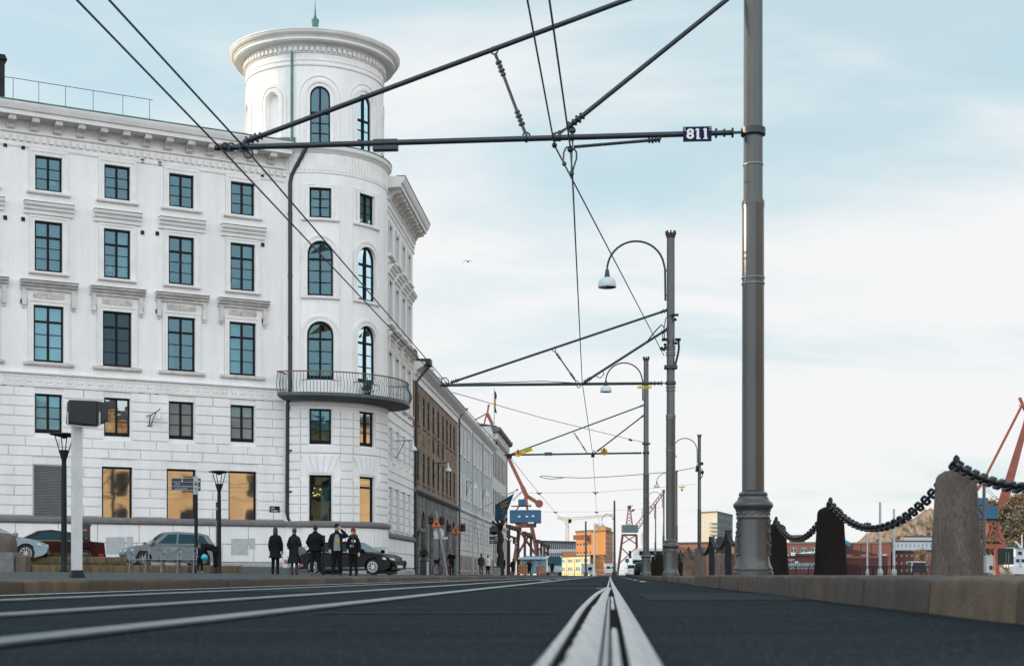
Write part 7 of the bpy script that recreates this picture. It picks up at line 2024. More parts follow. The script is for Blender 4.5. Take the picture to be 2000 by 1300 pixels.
def barrier(label, px, Y, wdt, h):
    p = at(px, 1122, Y); p.z = .1; t = thing('road_barrier', label, 'road barrier', p, 'red and yellow roadwork barriers')
    for k in range(3):
        m = MB(); n = 8; z = h * (.25 + .32 * k)
        for j in range(n): m.box(p + V3(-wdt / 2 + wdt * (j + .5) / n, 0, z), (wdt / n, .06, h * .2), mi=j % 2)
        m.build('rail', [M['barrier_red'], M['barrier_yel']], t)
    for sx in (-1, 0, 1): m = MB(); m.box(p + V3(sx * wdt / 2, .05, h / 2), (.08, .12, h)); m.build('post', M['barrier_red'], t)
barrier('wide red and yellow roadwork barrier at the foot of the gantries', 1020, 158, 1.15, 1.2)
barrier('narrow red and yellow roadwork barrier, right of the wider one', 1057, 166, .75, 1.1)

# ================================================================== harbour cranes
def lattice(m, a, b, wa, wb_, n, r, mi=0):
    """square lattice mast from a to b"""
    a = Vector(a); b = Vector(b); t_ = (b - a).normalized(); u = t_.cross(V3(0, 1, 0)); u = u.normalized() if u.length > .1 else V3(1, 0, 0); v = t_.cross(u)
    def c(k, i): w = lerp(wa, wb_, k) / 2; return a.lerp(b, k) + u * w * (1 if i in (1, 2) else -1) + v * w * (1 if i in (2, 3) else -1)
    for i in range(4):
        m.bar(c(0, i), c(1, i), r, r, mi)
        for s_ in range(n): m.bar(c(s_ / n, i), c((s_ + 1) / n, (i + 1) % 4), r * .7, r * .7, mi)
# red level-luffing crane beyond the row of houses
Y = 300; q_ = lambda px, py, dy=0: at(px, py, Y + dy)
t = thing('harbour_crane', 'red harbour crane with a blue cab house, rising behind the row of houses', 'crane', V3(q_(1030, 1122).x, Y, 0))
m = MB()
for dy in (-3, 3):
    for x0, x1 in ((1000, 1016), (1058, 1038)): m.bar(q_(x0, 1122, dy), q_(x1, 1026, dy * .5), .8, .8)
    m.bar(q_(1005, 1092, dy), q_(1053, 1092, dy), .6, .6); m.bar(q_(1005, 1092, dy), q_(1036, 1040, dy * .6), .4, .4); m.bar(q_(1053, 1092, dy), q_(1018, 1040, dy * .6), .4, .4)
m.build('portal', M['cranedark'], t)
m = MB(); m.lathe([(2.2, 0), (2.2, 1.3)], q_(1027, 1029) , 20); m.build('slewing_ring', M['cranedark'], t)
m = MB(); c_ = (q_(996, 1021) + q_(1057, 996)) / 2; m.box(c_, (6.4, 4.5, 2.65), rz=-.06); ch = m.build('cab_house', M['craneblue'], t, bevel=.06)
for px, py in ((1014, 1008), (1029, 1008), (1041, 1007)): m = MB(); m.box(q_(px, py, -2.35), (.55, .1, .35)); m.build('window', M['whiteframe'], ch)
m = MB(); m.box(q_(1037, 1021, -1), (1.2, 3, .35)); m.build('underside_box', M['whiteframe'], t)
m = MB(); m.box(q_(1021, 981), (1.9, 2, 1.3)); m.build('machinery_cab', M['craneblue'], t); m = MB(); m.box(q_(1018, 988, 0), (4.2, 2.4, .12)); m.tube([q_(1032, 984), q_(1038, 987)], .08, 5); m.build('walkway', M['iron'], t)
m = MB(); 
for dy in (-.8, .8): m.bar(q_(1030, 996, dy), q_(1028, 968, dy), .45, .45); m.bar(q_(1008, 996, dy), q_(1028, 968, dy), .3, .3)
m.build('tower', M['cranered'], t)
m = MB(); m.bar(q_(952, 808), q_(1020, 950), .62, .7); m.bar(q_(1020, 950), q_(1030, 972), 1.1, .9); m.bar(q_(1026, 966), q_(1048, 980), .75, .75); jb = m.build('jib', M['cranered'], t)
m = MB(); m.disc(q_(1053, 983), (0, 1, 0), .82, .7, 24); m.build('counterweight', M['cranered'], jb)
m = MB()
m.bar(q_(952, 808), q_(954, 792), .35); m.bar(q_(952, 806), q_(922, 823), .22); m.bar(q_(922, 823), q_(944, 830), .2); m.bar(q_(950, 810), q_(940, 850), .3); m.bar(q_(944, 832), q_(953, 852), .3); m.bar(q_(946, 828), q_(950, 850), .2); m.bar(q_(953, 794), q_(956, 790), .4)
m.build('jib_head', M['cranered'], t)
m = MB(); m.tube([q_(1020, 958), q_(1000, 976)], .05, 4); m.tube([q_(1022, 958), q_(1002, 978)], .05, 4); m.build('hoist_rope', M['wire'], t)
# middle crane, far
Y = 450; q_ = lambda px, py, dy=0: at(px, py, Y + dy)
t = thing('harbour_crane', 'lattice harbour crane with a grey-green cab near the far end of the road', 'crane', V3(q_(1230, 1122).x, Y, 0))
m = MB()
for dy in (-2, 2):
    for x0, x1 in ((1206, 1216), (1245, 1243)): m.bar(q_(x0, 1122, dy), q_(x1, 1044, dy), .7, .7)
    m.bar(q_(1214, 1044, dy), q_(1244, 1044, dy), .6, .6)
    for a, b in (((1209, 1100), (1244, 1068)), ((1245, 1100), (1213, 1068)), ((1214, 1062), (1240, 1046)), ((1243, 1062), (1220, 1046))): m.bar(q_(*a, dy), q_(*b, dy), .32, .32)
m.build('portal', M['cranedark'], t)
m = MB(); m.box((q_(1213, 1039) + q_(1247, 1025)) / 2, (5.0, 4, 2.3)); m.build('cab_house', pm('crane_grey_green', (.10, .15, .15), .7, var=.15), t)
m = MB(); lattice(m, q_(1229, 1026), q_(1229, 993), 2.0, .7, 5, .22); m.build('mast', M['cranered'], t)
m = MB(); m.ball(q_(1229, 990), .65, 6); m.bar(q_(1229, 988), q_(1236, 987), .25); m.prism([q_(1232, 1000), q_(1241, 996), q_(1236, 993)], (0, 1, 0)); m.build('mast_head', M['cranedark'], t)
m = MB(); lattice(m, q_(1243, 1030), q_(1298, 958), 1.5, .6, 12, .2); m.build('jib', M['cranered'], t)
# red crane at the right edge
Y = 330; q_ = lambda px, py, dy=0: at(px, py, Y + dy)
t = thing('harbour_crane', 'red harbour crane with a blue cab at the frame edge beside the wooded hill', 'crane', V3(q_(1945, 1122).x, Y, 0))
m = MB(); prv = None
for dy in (-2.5, 2.5):
    for sx in (-1, 1):
        m.tube([q_(1940 + sx * 8, 1018, dy * .4), q_(1940 + sx * 11, 1040, dy * .7), q_(1940 + sx * 19, 1054, dy), q_(1940 + sx * 23, 1067, dy)], [.5, .5, .45, .4], 6); m.bar(q_(1940 + sx * 5, 1020, dy), q_(1940 - sx * 12, 1056, dy), .3, .3)
    m.bar(q_(1915, 1066, dy), q_(1965, 1066, dy), .7, 1.0); m.bar(q_(1918, 1054, dy), q_(1962, 1054, dy), .4, .4)
    m.bar(q_(1945, 1066, dy), q_(1948, 1122, dy), .8, .8); m.bar(q_(1918, 1066, dy), q_(1916, 1122, dy), .8, .8)
m.build('portal', M['cranered'], t)
m = MB(); m.box((q_(1906, 1013) + q_(1943, 988)) / 2, (4.6, 4, 2.9)); m.build('cab_house', M['craneblue'], t, bevel=.05); m = MB(); m.box((q_(1906, 986) + q_(1926, 972)) / 2, (2.4, 3, 1.6)); m.build('machinery_cab', M['craneblue'], t); m = MB(); m.box(q_(1932, 1014), (6.2, 4.4, .3)); m.tube([q_(1944, 1010), q_(1962, 1008), q_(1962, 998)], .12, 5); m.build('walkway', M['iron'], t)
m = MB(); m.rings([[q_(1944, 1012, dy) for dy in (-1, 1)] + [q_(1960, 986, dy) for dy in (1, -1)], [q_(1952, 970, dy) for dy in (-1, 1)] + [q_(1971, 976, dy) for dy in (1, -1)], [q_(1996, 833, dy) for dy in (-.7, .7)] + [q_(2006, 838, dy) for dy in (.7, -.7)], [q_(2024, 735, dy) for dy in (-.5, .5)] + [q_(2030, 738, dy) for dy in (.5, -.5)]], True, True); m.build('jib', M['cranered'], t)
m = MB(); m.bar(q_(1995, 793), q_(1922, 936), .42, .5); m.bar(q_(1922, 936), q_(1908, 956), .65, .7); m.bar(q_(1991, 776), q_(2004, 805), .8, .5); m.bar(q_(1990, 790), q_(1996, 795), .2); m.build('tie_bar', M['cranered'], t)
m = MB(); m.tube([q_(1917, 950), q_(1948, 976)], .05, 4); m.tube([q_(1925, 950), q_(1950, 974)], .05, 4); m.build('hoist_rope', M['wire'], t)
# pale tower crane
Y = 600; q_ = lambda px, py: at(px, py, Y)
M['hazeyellow'] = pm('haze_paled_yellow_steel', (.62, .52, .28), .6, var=.1)  # yellow lightened in the colour to carry the distance haze
t = thing('tower_crane', 'faint yellow tower crane paled by painted haze, left of the orange building', 'crane', V3(q_(1108, 1122).x, Y, 0))
m = MB(); lattice(m, q_(1108, 1122), q_(1108, 1012), 1.3, 1.2, 22, .22); m.build('mast', M['hazeyellow'], t)
m = MB(); lattice(m, q_(1112, 1013), q_(1088, 1011), 1.2, .7, 6, .2); lattice(m, q_(1112, 1013), q_(1200, 1005), 1.1, .8, 20, .16); m.build('jib', M['hazeyellow'], t)
m = MB(); m.box(q_(1113, 1017), (1.3, 1.5, 1.6)); m.build('operator_cab', M['iron'], t)

# ================================================================== far buildings
def fbuild(label, name='building', cat='building'): return thing(name, label, cat, (0, 0, 0))
class Face(Flat): pass
def tower_block(label, c0, c1, c2, zt, mats, rows, cols, rows2=0, cols2=0, winw=.5, winh=.5, zb=1.0, glassm=None, roofm=None, ztop2=None, name='building'):
    """two visible walls: c0->c1 and c1->c2 (xy), with window grids"""
    t = thing(name, label, 'building', V3(c1[0], c1[1], 0))
    d = (Vector(c0) - Vector(c1)) + (Vector(c2) - Vector(c1)); c3 = Vector(c1) + d
    for (a, b, nr, nc, mi) in ((c0, c1, rows, cols, 0), (c1, c2, rows2, cols2, 1)):
        a = Vector(a); b = Vector(b); S = Flat(a, b - a); L = (b - a).length; ops = []
        for r_ in range(nr):
            for c_ in range(nc):
                h_ = (zt - zb) / nr; w_ = L / nc
                ops.append((w_ * (c_ + .5), w_ * winw, zb + h_ * (r_ + .5 - winh / 2), zb + h_ * (r_ + .5 + winh / 2), False))
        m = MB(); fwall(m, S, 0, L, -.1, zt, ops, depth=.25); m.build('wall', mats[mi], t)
        for o_ in ops[:90 if nr * nc > 90 else None]:
            m = MB(); fring(m, S, outline(*o_[:4]), outline(*o_[:4], .09), -.2, -.1)
            m.quad(S.P(o_[0], o_[2], -.15), S.P(o_[0] + .06, o_[2], -.15), S.P(o_[0] + .06, o_[3], -.15), S.P(o_[0], o_[3], -.15)); wn = m.build('window', M['whiteframe'], t)
            m = MB(); m.quad(S.P(o_[0] - o_[1] / 2, o_[2], -.18), S.P(o_[0] + o_[1] / 2, o_[2], -.18), S.P(o_[0] + o_[1] / 2, o_[3], -.18), S.P(o_[0] - o_[1] / 2, o_[3], -.18)); m.build('pane', glassm or M['glass'], wn)
    a, b, c_ = Vector(c0), Vector(c1), Vector(c2)
    m = MB()
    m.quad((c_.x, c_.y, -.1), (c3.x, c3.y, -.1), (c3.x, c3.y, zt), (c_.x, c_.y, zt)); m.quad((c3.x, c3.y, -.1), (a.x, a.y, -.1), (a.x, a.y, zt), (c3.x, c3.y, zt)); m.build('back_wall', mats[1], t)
    m = MB(); cen = (a + c_) / 2
    m.prism([Vector((p_.x, p_.y, zt)) + (Vector((p_.x - cen.x, p_.y - cen.y, 0)).normalized() * .25) for p_ in (a, b, c_, c3)], (0, 0, .35)); m.build('roof', roofm or M['roofdark'], t)
    return t
M['orangewall'] = pm('orange_render', (.52, .185, .045), .85, var=.12, scale=.3); M['ochrewall'] = pm('ochre_render', (.42, .20, .055), .85, var=.10, scale=.3); M['pinkwall'] = pm('dusty_orange_render', (.42, .20, .115), .85, var=.1, scale=.3); M['yellowwall'] = pm('yellow_render', (.80, .60, .26), .85, var=.1, scale=.3)
def xy(px, Y): p = at(px, 0, Y); return (p.x, p.y)
zz = lambda py, Y: CZ + (HY - py) * Y / F
tower_block('orange office wing with window bands, left part of the orange group', xy(1125, 338), xy(1157, 330), xy(1160, 340), zz(1037, 330), [M['orangewall'], M['orangewall']], 5, 5, winw=.6, winh=.42, zb=.5)
t = tower_block('tall ochre slab with a slanted top in the orange group', xy(1155, 329), xy(1183, 322), xy(1197, 338), zz(1037, 322), [M['ochrewall'], M['pinkwall']], 0, 0, 7, 5, winw=.7, winh=.45, zb=2)
a, b = Vector(at(1159, 1021, 328.5)), Vector(at(1191, 1034, 322.5)); m = MB(); q0 = Vector((*xy(1159.5, 328), zz(1037, 322) + .2)); q1 = Vector((*xy(1183, 322.6), zz(1037, 322) + .2))
m.prism([q0, q1, Vector((q1.x, q1.y, zz(1030, 322))), Vector((q0.x, q0.y, zz(1020, 322)))], (1.6, 3.5, 0)); m.build('roof_house', M['ochrewall'], t)
m = MB(); m.box(at(1167, 1027, 325.5), (1.75, .2, .62), rz=-.22); sg = m.build('roof_sign', M['whiteframe'], t)
text('BW', at(1167, 1027.2, 325.2) , (.976, -.22, 0), (0, 0, 1), .5, M['blackpaint'], t, .01)
m = MB(); m.box(at(1133, 1049, 332), (3.2, 1.4, 1.1)); m.build('balcony', M['pinkwall'], t)
tower_block('low orange annex with small square windows under the ochre slab', xy(1154, 318), xy(1180, 315), xy(1183, 322), zz(1085, 315), [M['orangewall'], M['ochrewall']], 2, 6, winw=.55, winh=.38, zb=.6)
tower_block('low bright yellow hall with grid windows, left of the orange annex', xy(1092, 340), xy(1153, 316), xy(1155, 330), zz(1086, 318), [M['yellowwall'], M['yellowwall']], 2, 4, winw=.62, winh=.5, zb=.6, glassm=M['glass_curtain'])
S = Flat(xy(1092, 340), Vector(xy(1153, 316)) - Vector(xy(1092, 340))); Lh = (Vector(xy(1153, 316)) - Vector(xy(1092, 340))).length; th_ = [o for o in SC.objects if o.get('label', '').startswith('low bright yellow')][0]
for k in range(5): m = MB(); u = k * (Lh - .6) / 4; fbox(m, S, u, u + .6, .1, zz(1087, 320), 0, .2); m.build('pilaster', M['whiteframe'], th_)
tower_block('dark grey apartment block with white windows beyond the gantries', xy(1060, 420), xy(1126, 430), xy(1130, 445), zz(1058, 425), [pm('slate_wall', (.10, .11, .12), .8, var=.1), M['roofdark']], 2, 16, winw=.45, winh=.6, zb=4.5, glassm=M['glass_curtain'])
m = thing('viaduct', 'long pale viaduct deck crossing behind the bus stop', 'viaduct', V3(at(1090, 0, 380).x, 380, 0))
b_ = MB(); b_.box((at(1090, 0, 380).x, 380, zz(1076, 380)), (14, 5, 1.0)); b_.build('deck', pm('viaduct_white', (.42, .44, .46), .7, var=.1), m)
b_ = MB(); b_.box((at(1113, 0, 378).x, 378, zz(1083, 378)), (4, 3, 1.9)); b_.build('red_hall', M['pinkwall'], m)
for k in range(4): b_ = MB(); b_.box((at(1060 + 20 * k, 0, 380).x, 380, 2.4), (.6, 2, 4.8)); b_.build('pier', M['concrete'], m)
t = thing('container', 'pale blue-grey site cabin in front of the yellow hall', 'site cabin', V3(at(1148, 0, 300).x, 300, 0)); m = MB(); c_ = (at(1136, 1120, 300) + at(1160, 1101, 300)) / 2; m.box(c_, (2.55, 3, 2.0)); m.build('body', pm('cabin_blue_grey', (.33, .42, .46), .6, var=.1), t); m = MB(); m.box(c_ + V3(.4, -1.52, 0), (.8, .05, .8)); m.build('window', M['glass_dark'], t); m = MB(); m.box(c_ + V3(0, 0, 1.05), (2.7, 3.1, .12)); m.build('roof', M['greypaint'], t)
t = thing('container', 'white site cabin with dark windows right of the orange annex', 'site cabin', V3(at(1192, 0, 300).x, 300, 0)); m = MB(); c_ = (at(1181, 1118, 300) + at(1204, 1100, 300)) / 2; m.box(c_, (2.45, 3, 1.9)); m.build('body', M['whiteframe'], t)
for sx in (-.55, .55): m = MB(); m.box(c_ + V3(sx, -1.52, .15), (.8, .05, .5)); m.build('window', M['glass_dark'], t)
m = MB(); m.box(c_ + V3(0, 0, 1.0), (2.6, 3.1, .12)); m.build('roof', M['greypaint'], t)
# white railing at the end of the road
t = thing('fence', 'pale railing crossing the far end of the road below the yellow hall', 'fence', V3(at(1150, 0, 290).x, 290, 0)); a, b = at(1090, 1122, 290), at(1225, 1122, 290)
m = MB(); m.bar((a.x, 290, 1.1), (b.x, 290, 1.1), .07); m.bar((a.x, 290, .35), (b.x, 290, .35), .07); m.build('rail', M['greypaint'], t)
for k in range(34): m = MB(); x = lerp(a.x, b.x, k / 33); m.bar((x, 290, 0), (x, 290, 1.15), .06); m.build('post', M['galv'], t)
# far traffic light and white vessel behind the third pole
t = thing('traffic_light', 'far traffic light showing amber beside the lattice crane', 'traffic light', V3(at(1230, 0, 205).x, 205, 0)); p = at(1231, 1122, 205); m = MB(); m.bar((p.x, 205, 0), (p.x, 205, 3.2), .12); m.build('post', M['galv'], t); m = MB(); m.box((p.x - .05, 204.9, zz(1082, 205)), (.36, .3, 1.05)); hd_ = m.build('signal_head', M['blackplastic'], t)
m = MB(); m.ball((p.x + .33, 204.7, zz(1078, 205)), .13, 6); m.build('lamp', pm('amber_lamp', (1.0, .30, .06), .4, var=0, emit=1.4), hd_)
t = thing('ferry', 'white ferry with raised bow and dark band moored beyond the third pole', 'boat', V3(at(1258, 0, 260).x, 260, 0))
q_ = lambda px, py, dy=0: at(px, py, 260 + dy)
m = MB(); m.rings([[q_(1222, 1118, 0), q_(1300, 1118, 0), q_(1300, 1096, 0), q_(1232, 1094, 0)], [q_(1228, 1118, 9), q_(1300, 1118, 9), q_(1300, 1096, 9), q_(1236, 1092, 9)]], True, True); m.build('hull', M['whiteframe'], t)
m = MB(); m.rings([[q_(1236, 1094, 1), q_(1300, 1096, 1), q_(1300, 1070, 1), q_(1244, 1070, 1), q_(1236, 1080, 1)], [q_(1240, 1094, 8), q_(1300, 1096, 8), q_(1300, 1072, 8), q_(1248, 1072, 8), q_(1240, 1082, 8)]], True, True); m.build('superstructure', M['whiteframe'], t)
m = MB(); m.box((q_(1272, 1079).x, 260.9, q_(1272, 1079).z), (4.2, .1, .75)); m.build('window_band', M['glass_dark'], t)
m = MB(); m.lathe([(.45, 0), (.35, 3.0), (.1, 3.2)], q_(1253, 1072, 3), 10); m.build('mast', M['whiteframe'], t)
t = thing('van', 'white van half hidden behind the third tram pole', 'van', V3(at(1249, 0, 182).x, 182, 0)); p = at(1247, 1122, 180); m = MB(); m.box((p.x, 182, 1.35), (1.7, 4.2, 1.9)); m.build('body', M['car_white'], t, bevel=.12); m = MB(); m.box((p.x, 179.87, 1.75), (1.4, .05, .6)); m.build('rear_window', M['carglass'], t)
for sx in (-.75, .75):
    m = MB(); m.box((p.x + sx, 179.87, 1.1), (.12, .05, .3)); m.build('tail_light', M['taillamp'], t)
    for yy in (180.8, 183.4): m = MB(); m.disc((p.x + sx, yy, .33), (1, 0, 0), .33, .2, 16); m.build('wheel', M['rubber'], t)
t = thing('road_sign', 'small round blue road sign by the far traffic', 'road sign', V3(at(1225, 0, 185).x, 185, 0)); m = MB(); p = at(1225, 1094, 185); m.bar((p.x, 185, 0), (p.x, 185, p.z), .08); m.build('post', M['galv'], t); m = MB(); m.disc(p, (0, 1, 0), .30, .05, 18); m.build('disc', M['craneblue'], t)

# right-hand shore
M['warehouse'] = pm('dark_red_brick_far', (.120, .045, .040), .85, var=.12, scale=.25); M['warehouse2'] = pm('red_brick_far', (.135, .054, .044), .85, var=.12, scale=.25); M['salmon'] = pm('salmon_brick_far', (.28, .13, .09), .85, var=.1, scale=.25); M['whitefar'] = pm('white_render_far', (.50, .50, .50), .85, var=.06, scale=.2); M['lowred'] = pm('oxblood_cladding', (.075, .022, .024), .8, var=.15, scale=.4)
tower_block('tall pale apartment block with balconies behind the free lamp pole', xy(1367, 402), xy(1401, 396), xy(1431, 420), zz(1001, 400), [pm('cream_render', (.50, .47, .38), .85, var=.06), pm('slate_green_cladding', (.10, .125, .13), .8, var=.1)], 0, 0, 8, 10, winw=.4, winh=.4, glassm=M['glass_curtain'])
t = thing('balcony_stack', 'stack of pale balconies on the sunlit gable of the tall apartment block', 'balconies', V3(at(1389, 0, 396).x, 396, 0))
for k in range(6): m = MB(); m.box(at(1392, 1021 + k * 7.5, 397), (2.1, 1.8, .30)); m.build('balcony', M['whitefar'], t)
tower_block('long low salmon brick warehouse behind the chain posts', xy(1315, 330), xy(1442, 320), xy(1446, 345), zz(1060, 322), [M['salmon'], M['warehouse']], 1, 30, winw=.42, winh=.10, zb=4)
tower_block('dark red lower shed with white trim left of the dark bollard', xy(1420, 280), xy(1532, 276), xy(1540, 300), zz(1083, 276), [M['lowred'], M['lowred']], 0, 0)
tower_block('red brick warehouse with big grid windows behind the dark bollard', xy(1500, 300), xy(1600, 290), xy(1606, 315), zz(1061, 292), [M['warehouse2'], M['warehouse']], 2, 5, winw=.62, winh=.4, zb=1.2)
tower_block('small brick rooftop cabin above the red warehouse', xy(1542, 298), xy(1568, 296), xy(1572, 302), zz(1047, 296), [M['warehouse2'], M['warehouse']], 1, 4, winw=.75, winh=.13, zb=zz(1066, 296) - 5, name='rooftop_cabin')
tower_block('low oxblood shed with pale lettering in front of the warehouse', xy(1490, 262), xy(1593, 258), xy(1600, 268), zz(1084, 260), [M['lowred'], M['lowred']], 1, 14, winw=.86, winh=.30, zb=.0, glassm=M['glass'])
t = thing('shed_lettering', 'row of pale blocky letters on the oxblood shed', 'lettering', at(1540, 1094, 259)); text('IIIHNM', at(1538, 1093.5, 258.2), (1, -.09, 0), (0, 0, 1), .72, M['greypaint'], t, .02, sx=1.1)
m = MB(); m.box(at(1556, 1097, 258), (.6, .05, .28)); m.build('white_square', M['whiteframe'], t)
t = thing('white_pipe', 'white duct lying along the oxblood shed roof', 'duct', at(1570, 1083, 259)); m = MB(); m.tube([at(x, y, 260) for x, y in ((1530, 1084), (1548, 1083), (1560, 1082), (1575, 1080), (1592, 1078))], .2, 8); m.build('tube', M['whiteframe'], t)
for px, py in ((1549, 1082), (1585, 1079)): m = MB(); m.box(at(px, py, 259.5), (.65, .6, .5)); m.build('vent_box', M['whiteframe'], t)
t = tower_block('large red brick hall with three bays behind the pale masts', xy(1640, 296), xy(1740, 286), xy(1746, 310), zz(1061, 290), [M['warehouse'], M['warehouse2']], 1, 3, winw=.55, winh=.07, zb=2.0, glassm=M['glass_dark'])
S = Flat(xy(1640, 296), Vector(xy(1740, 286)) - Vector(xy(1640, 296)))
for u in (.3, 5.0, 7.6, 10.0): m = MB(); fbox(m, S, u, u + .3, .2, zz(1063, 290), 0, .12); m.build('pilaster', M['warehouse2'], t)
m = MB(); fbox(m, S, 0, 10.4, zz(1089, 290), zz(1088, 290) + .3, 0, .15); m.build('band_course', M['salmon'], t)
m = MB(); fbox(m, S, 1.0, 4.6, .1, 2.4, 0, .06); m.build('gate', M['lowred'], t)
tower_block('smaller dark brick house with scattered square windows, right of the hall', xy(1746, 288), xy(1796, 284), xy(1800, 300), zz(1077, 286), [M['warehouse'], M['lowred']], 3, 5, winw=.32, winh=.30, zb=.4)
tower_block('white stepped apartment house below the rocky hill', xy(1742, 420), xy(1830, 420), xy(1836, 440), zz(1057, 420), [M['whitefar'], M['whitefar']], 2, 11, winw=.42, winh=.45, zb=5.0)
tower_block('upper white storey of flats set back under the rocky hill', xy(1765, 432), xy(1835, 432), xy(1840, 445), zz(1048, 432), [M['whitefar'], M['whitefar']], 1, 9, winw=.5, winh=.15, zb=6.4)
tower_block('orange brick house seen right of the dark brick house', xy(1797, 300), xy(1850, 300), xy(1856, 320), zz(1076, 300), [M['salmon'], M['salmon']], 2, 6, winw=.3, winh=.5, zb=.5)
t = thing('kiosk', 'rounded dark kiosk with a white top behind the quay railing', 'kiosk', V3(at(1790, 0, 140).x, 140, 0)); c_ = (at(1774, 1117, 140) + at(1805, 1098, 140)) / 2
m = MB(); m.box(c_, (1.4, 1.4, .95)); m.build('body', M['signblack'], t, bevel=.05); m = MB(); m.box(c_ + V3(-.02, 0, .53), (1.55, 1.5, .10)); m.build('roof', M['whiteframe'], t, bevel=.04)
m = MB(); m.box(c_ + V3(-.62, -.72, 0), (.14, .06, .9)); m.build('side_panel', M['greypaint'], t)
# quay railing
t = thing('railing', 'dark railing along the far quay edge behind the bollards', 'railing', V3(at(1700, 0, 85).x, 85, .13)); a, b = at(1505, 1122, 85), at(1835, 1122, 82)
m = MB()
for z in (zz(1105.5, 84), zz(1108, 84)): m.bar(V3(a.x, a.y, z), V3(b.x, b.y, z), .04)
m.bar(V3(a.x, a.y, .22), V3(b.x, b.y, .22), .03); m.build('rail', M['iron'], t)
m = MB()
for k in range(90): p = a.lerp(b, k / 90); m.bar(V3(p.x, p.y, .22), V3(p.x, p.y, zz(1108, 84)), .018)
m.build('bars', M['iron'], t)
for k in range(14): m = MB(); p = a.lerp(b, k / 13); m.bar(V3(p.x, p.y, .1), V3(p.x, p.y, zz(1105, 84)), .06); m.build('post', M['iron'], t)
# teal banner flag behind the dark bollard
t = thing('banner_flag', 'small turquoise flag peeping out beside the dark bollard', 'flag', at(1650, 1055, 230)); m = MB(); m.tube([V3(at(1646, 0, 230).x, 230, 0), at(1646, 1049, 230)], .05, 6); m.build('pole', M['greypaint'], t)
m = MB(); cloth(m, [[at(1646 + j * 2.9, 1050 + i * 2.2 + j * 1.7, 230 + .1 * math.sin(j + i)) for j in range(6)] for i in range(5)], .03); m.build('cloth', M['flagteal'], t, smooth=60)
# boat, sign board and cabinet at the right edge
t = thing('passenger_boat', 'white passenger boat with blue trim and wheelhouse at the frame edge', 'boat', V3(at(1990, 0, 210).x, 210, 0)); q_ = lambda px, py, dy=0: at(px, py, 210 + dy)
m = MB(); m.rings([[q_(1978, 1120), q_(2060, 1120), q_(2060, 1108), q_(1972, 1104)], [q_(1982, 1120, 5), q_(2060, 1120, 5), q_(2060, 1108, 5), q_(1976, 1104, 5)]], True, True); m.build('hull', M['whiteframe'], t)
m = MB(); m.box((q_(2012, 1096).x, 212.5, q_(2012, 1096).z), (4.6, 4, 1.6)); m.box((q_(2012, 1078).x, 212.5, q_(2012, 1078).z), (3.8, 3.6, 1.3)); m.build('superstructure', M['whiteframe'], t)
for px, py in ((1988, 1094), (1998, 1094), (1992, 1079)): m = MB(); m.box(q_(px, py, .45), (.5, .1, .45)); m.build('window', M['glass_dark'], t)
m = MB(); m.box((q_(2012, 1069).x, 212.5, q_(2012, 1069).z), (4.2, 4, .18)); m.build('roof', pm('boat_blue', (.04, .25, .38), .5, var=.1), t); m = MB(); m.bar(q_(1996, 1070), q_(1983, 1056), .22); m.tube([q_(1996, 1068, 1), q_(1996, 1044, 1)], .08, 6); m.build('mast', M['whiteframe'], t)
for px, py in ((1994.5, 1081), (1993, 1103)): text('S', q_(px, py, -.1), (1, 0, 0), (0, 0, 1), .8, M['navy'], t, .01)
t = thing('notice_board', 'back of a dark green ribbed notice board on two posts near the boat', 'notice board', V3(at(1963, 0, 100).x, 100, .1)); c_ = (at(1949, 1102, 100) + at(1979, 1070, 100)) / 2; m = MB(); m.box(c_, (1.1, .08, 1.12))
for k in range(5): m.box(c_ + V3(-.5 + k * .25, -.05, 0), (.04, .05, 1.14))
m.build('board', pm('dark_green_board', (.012, .022, .022), .6, var=.1), t)
for px in (1964, 1969): m = MB(); x = at(px, 0, 100).x; m.bar((x, 99.9, .1), (x, 99.9, at(0, 1078, 100).z), .05); m.build('post', M['galv'], t)
t = thing('electric_cabinet', 'pale grey metal cabinet right of the big grey bollard', 'cabinet', V3(at(1932, 0, 70).x, 70, .13)); c_ = (at(1924, 1117, 70) + at(1937, 1087, 70)) / 2; m = MB(); m.box(c_, (.34, .4, .8)); m.build('body', M['greypaint'], t, bevel=.01); m = MB(); m.box(c_ + V3(.06, -.205, -.15), (.16, .01, .2)); m.build('label_plate', M['signblack'], t); m = MB(); m.box(c_ + V3(0, 0, .42), (.38, .44, .05)); m.build('lid', M['greypaint'], t)
# a gull
p = at(914, 511, 60); t = thing('gull', 'small bird gliding in the pale sky right of the white palace', 'bird', p); m = MB(); ell(m, p, .035, .12, .04, 6); m.rings([[p + V3(x, y, z) for y, z in ((-.04, dz_), (.05, dz_), (.0, dz_ + .01))] for x, dz_, in ((-.20, -.02), (-.10, .06), (0, .02), (.10, .05), (.17, -.03))], True, True); m.build('body', M['khaki'], t, smooth=60)

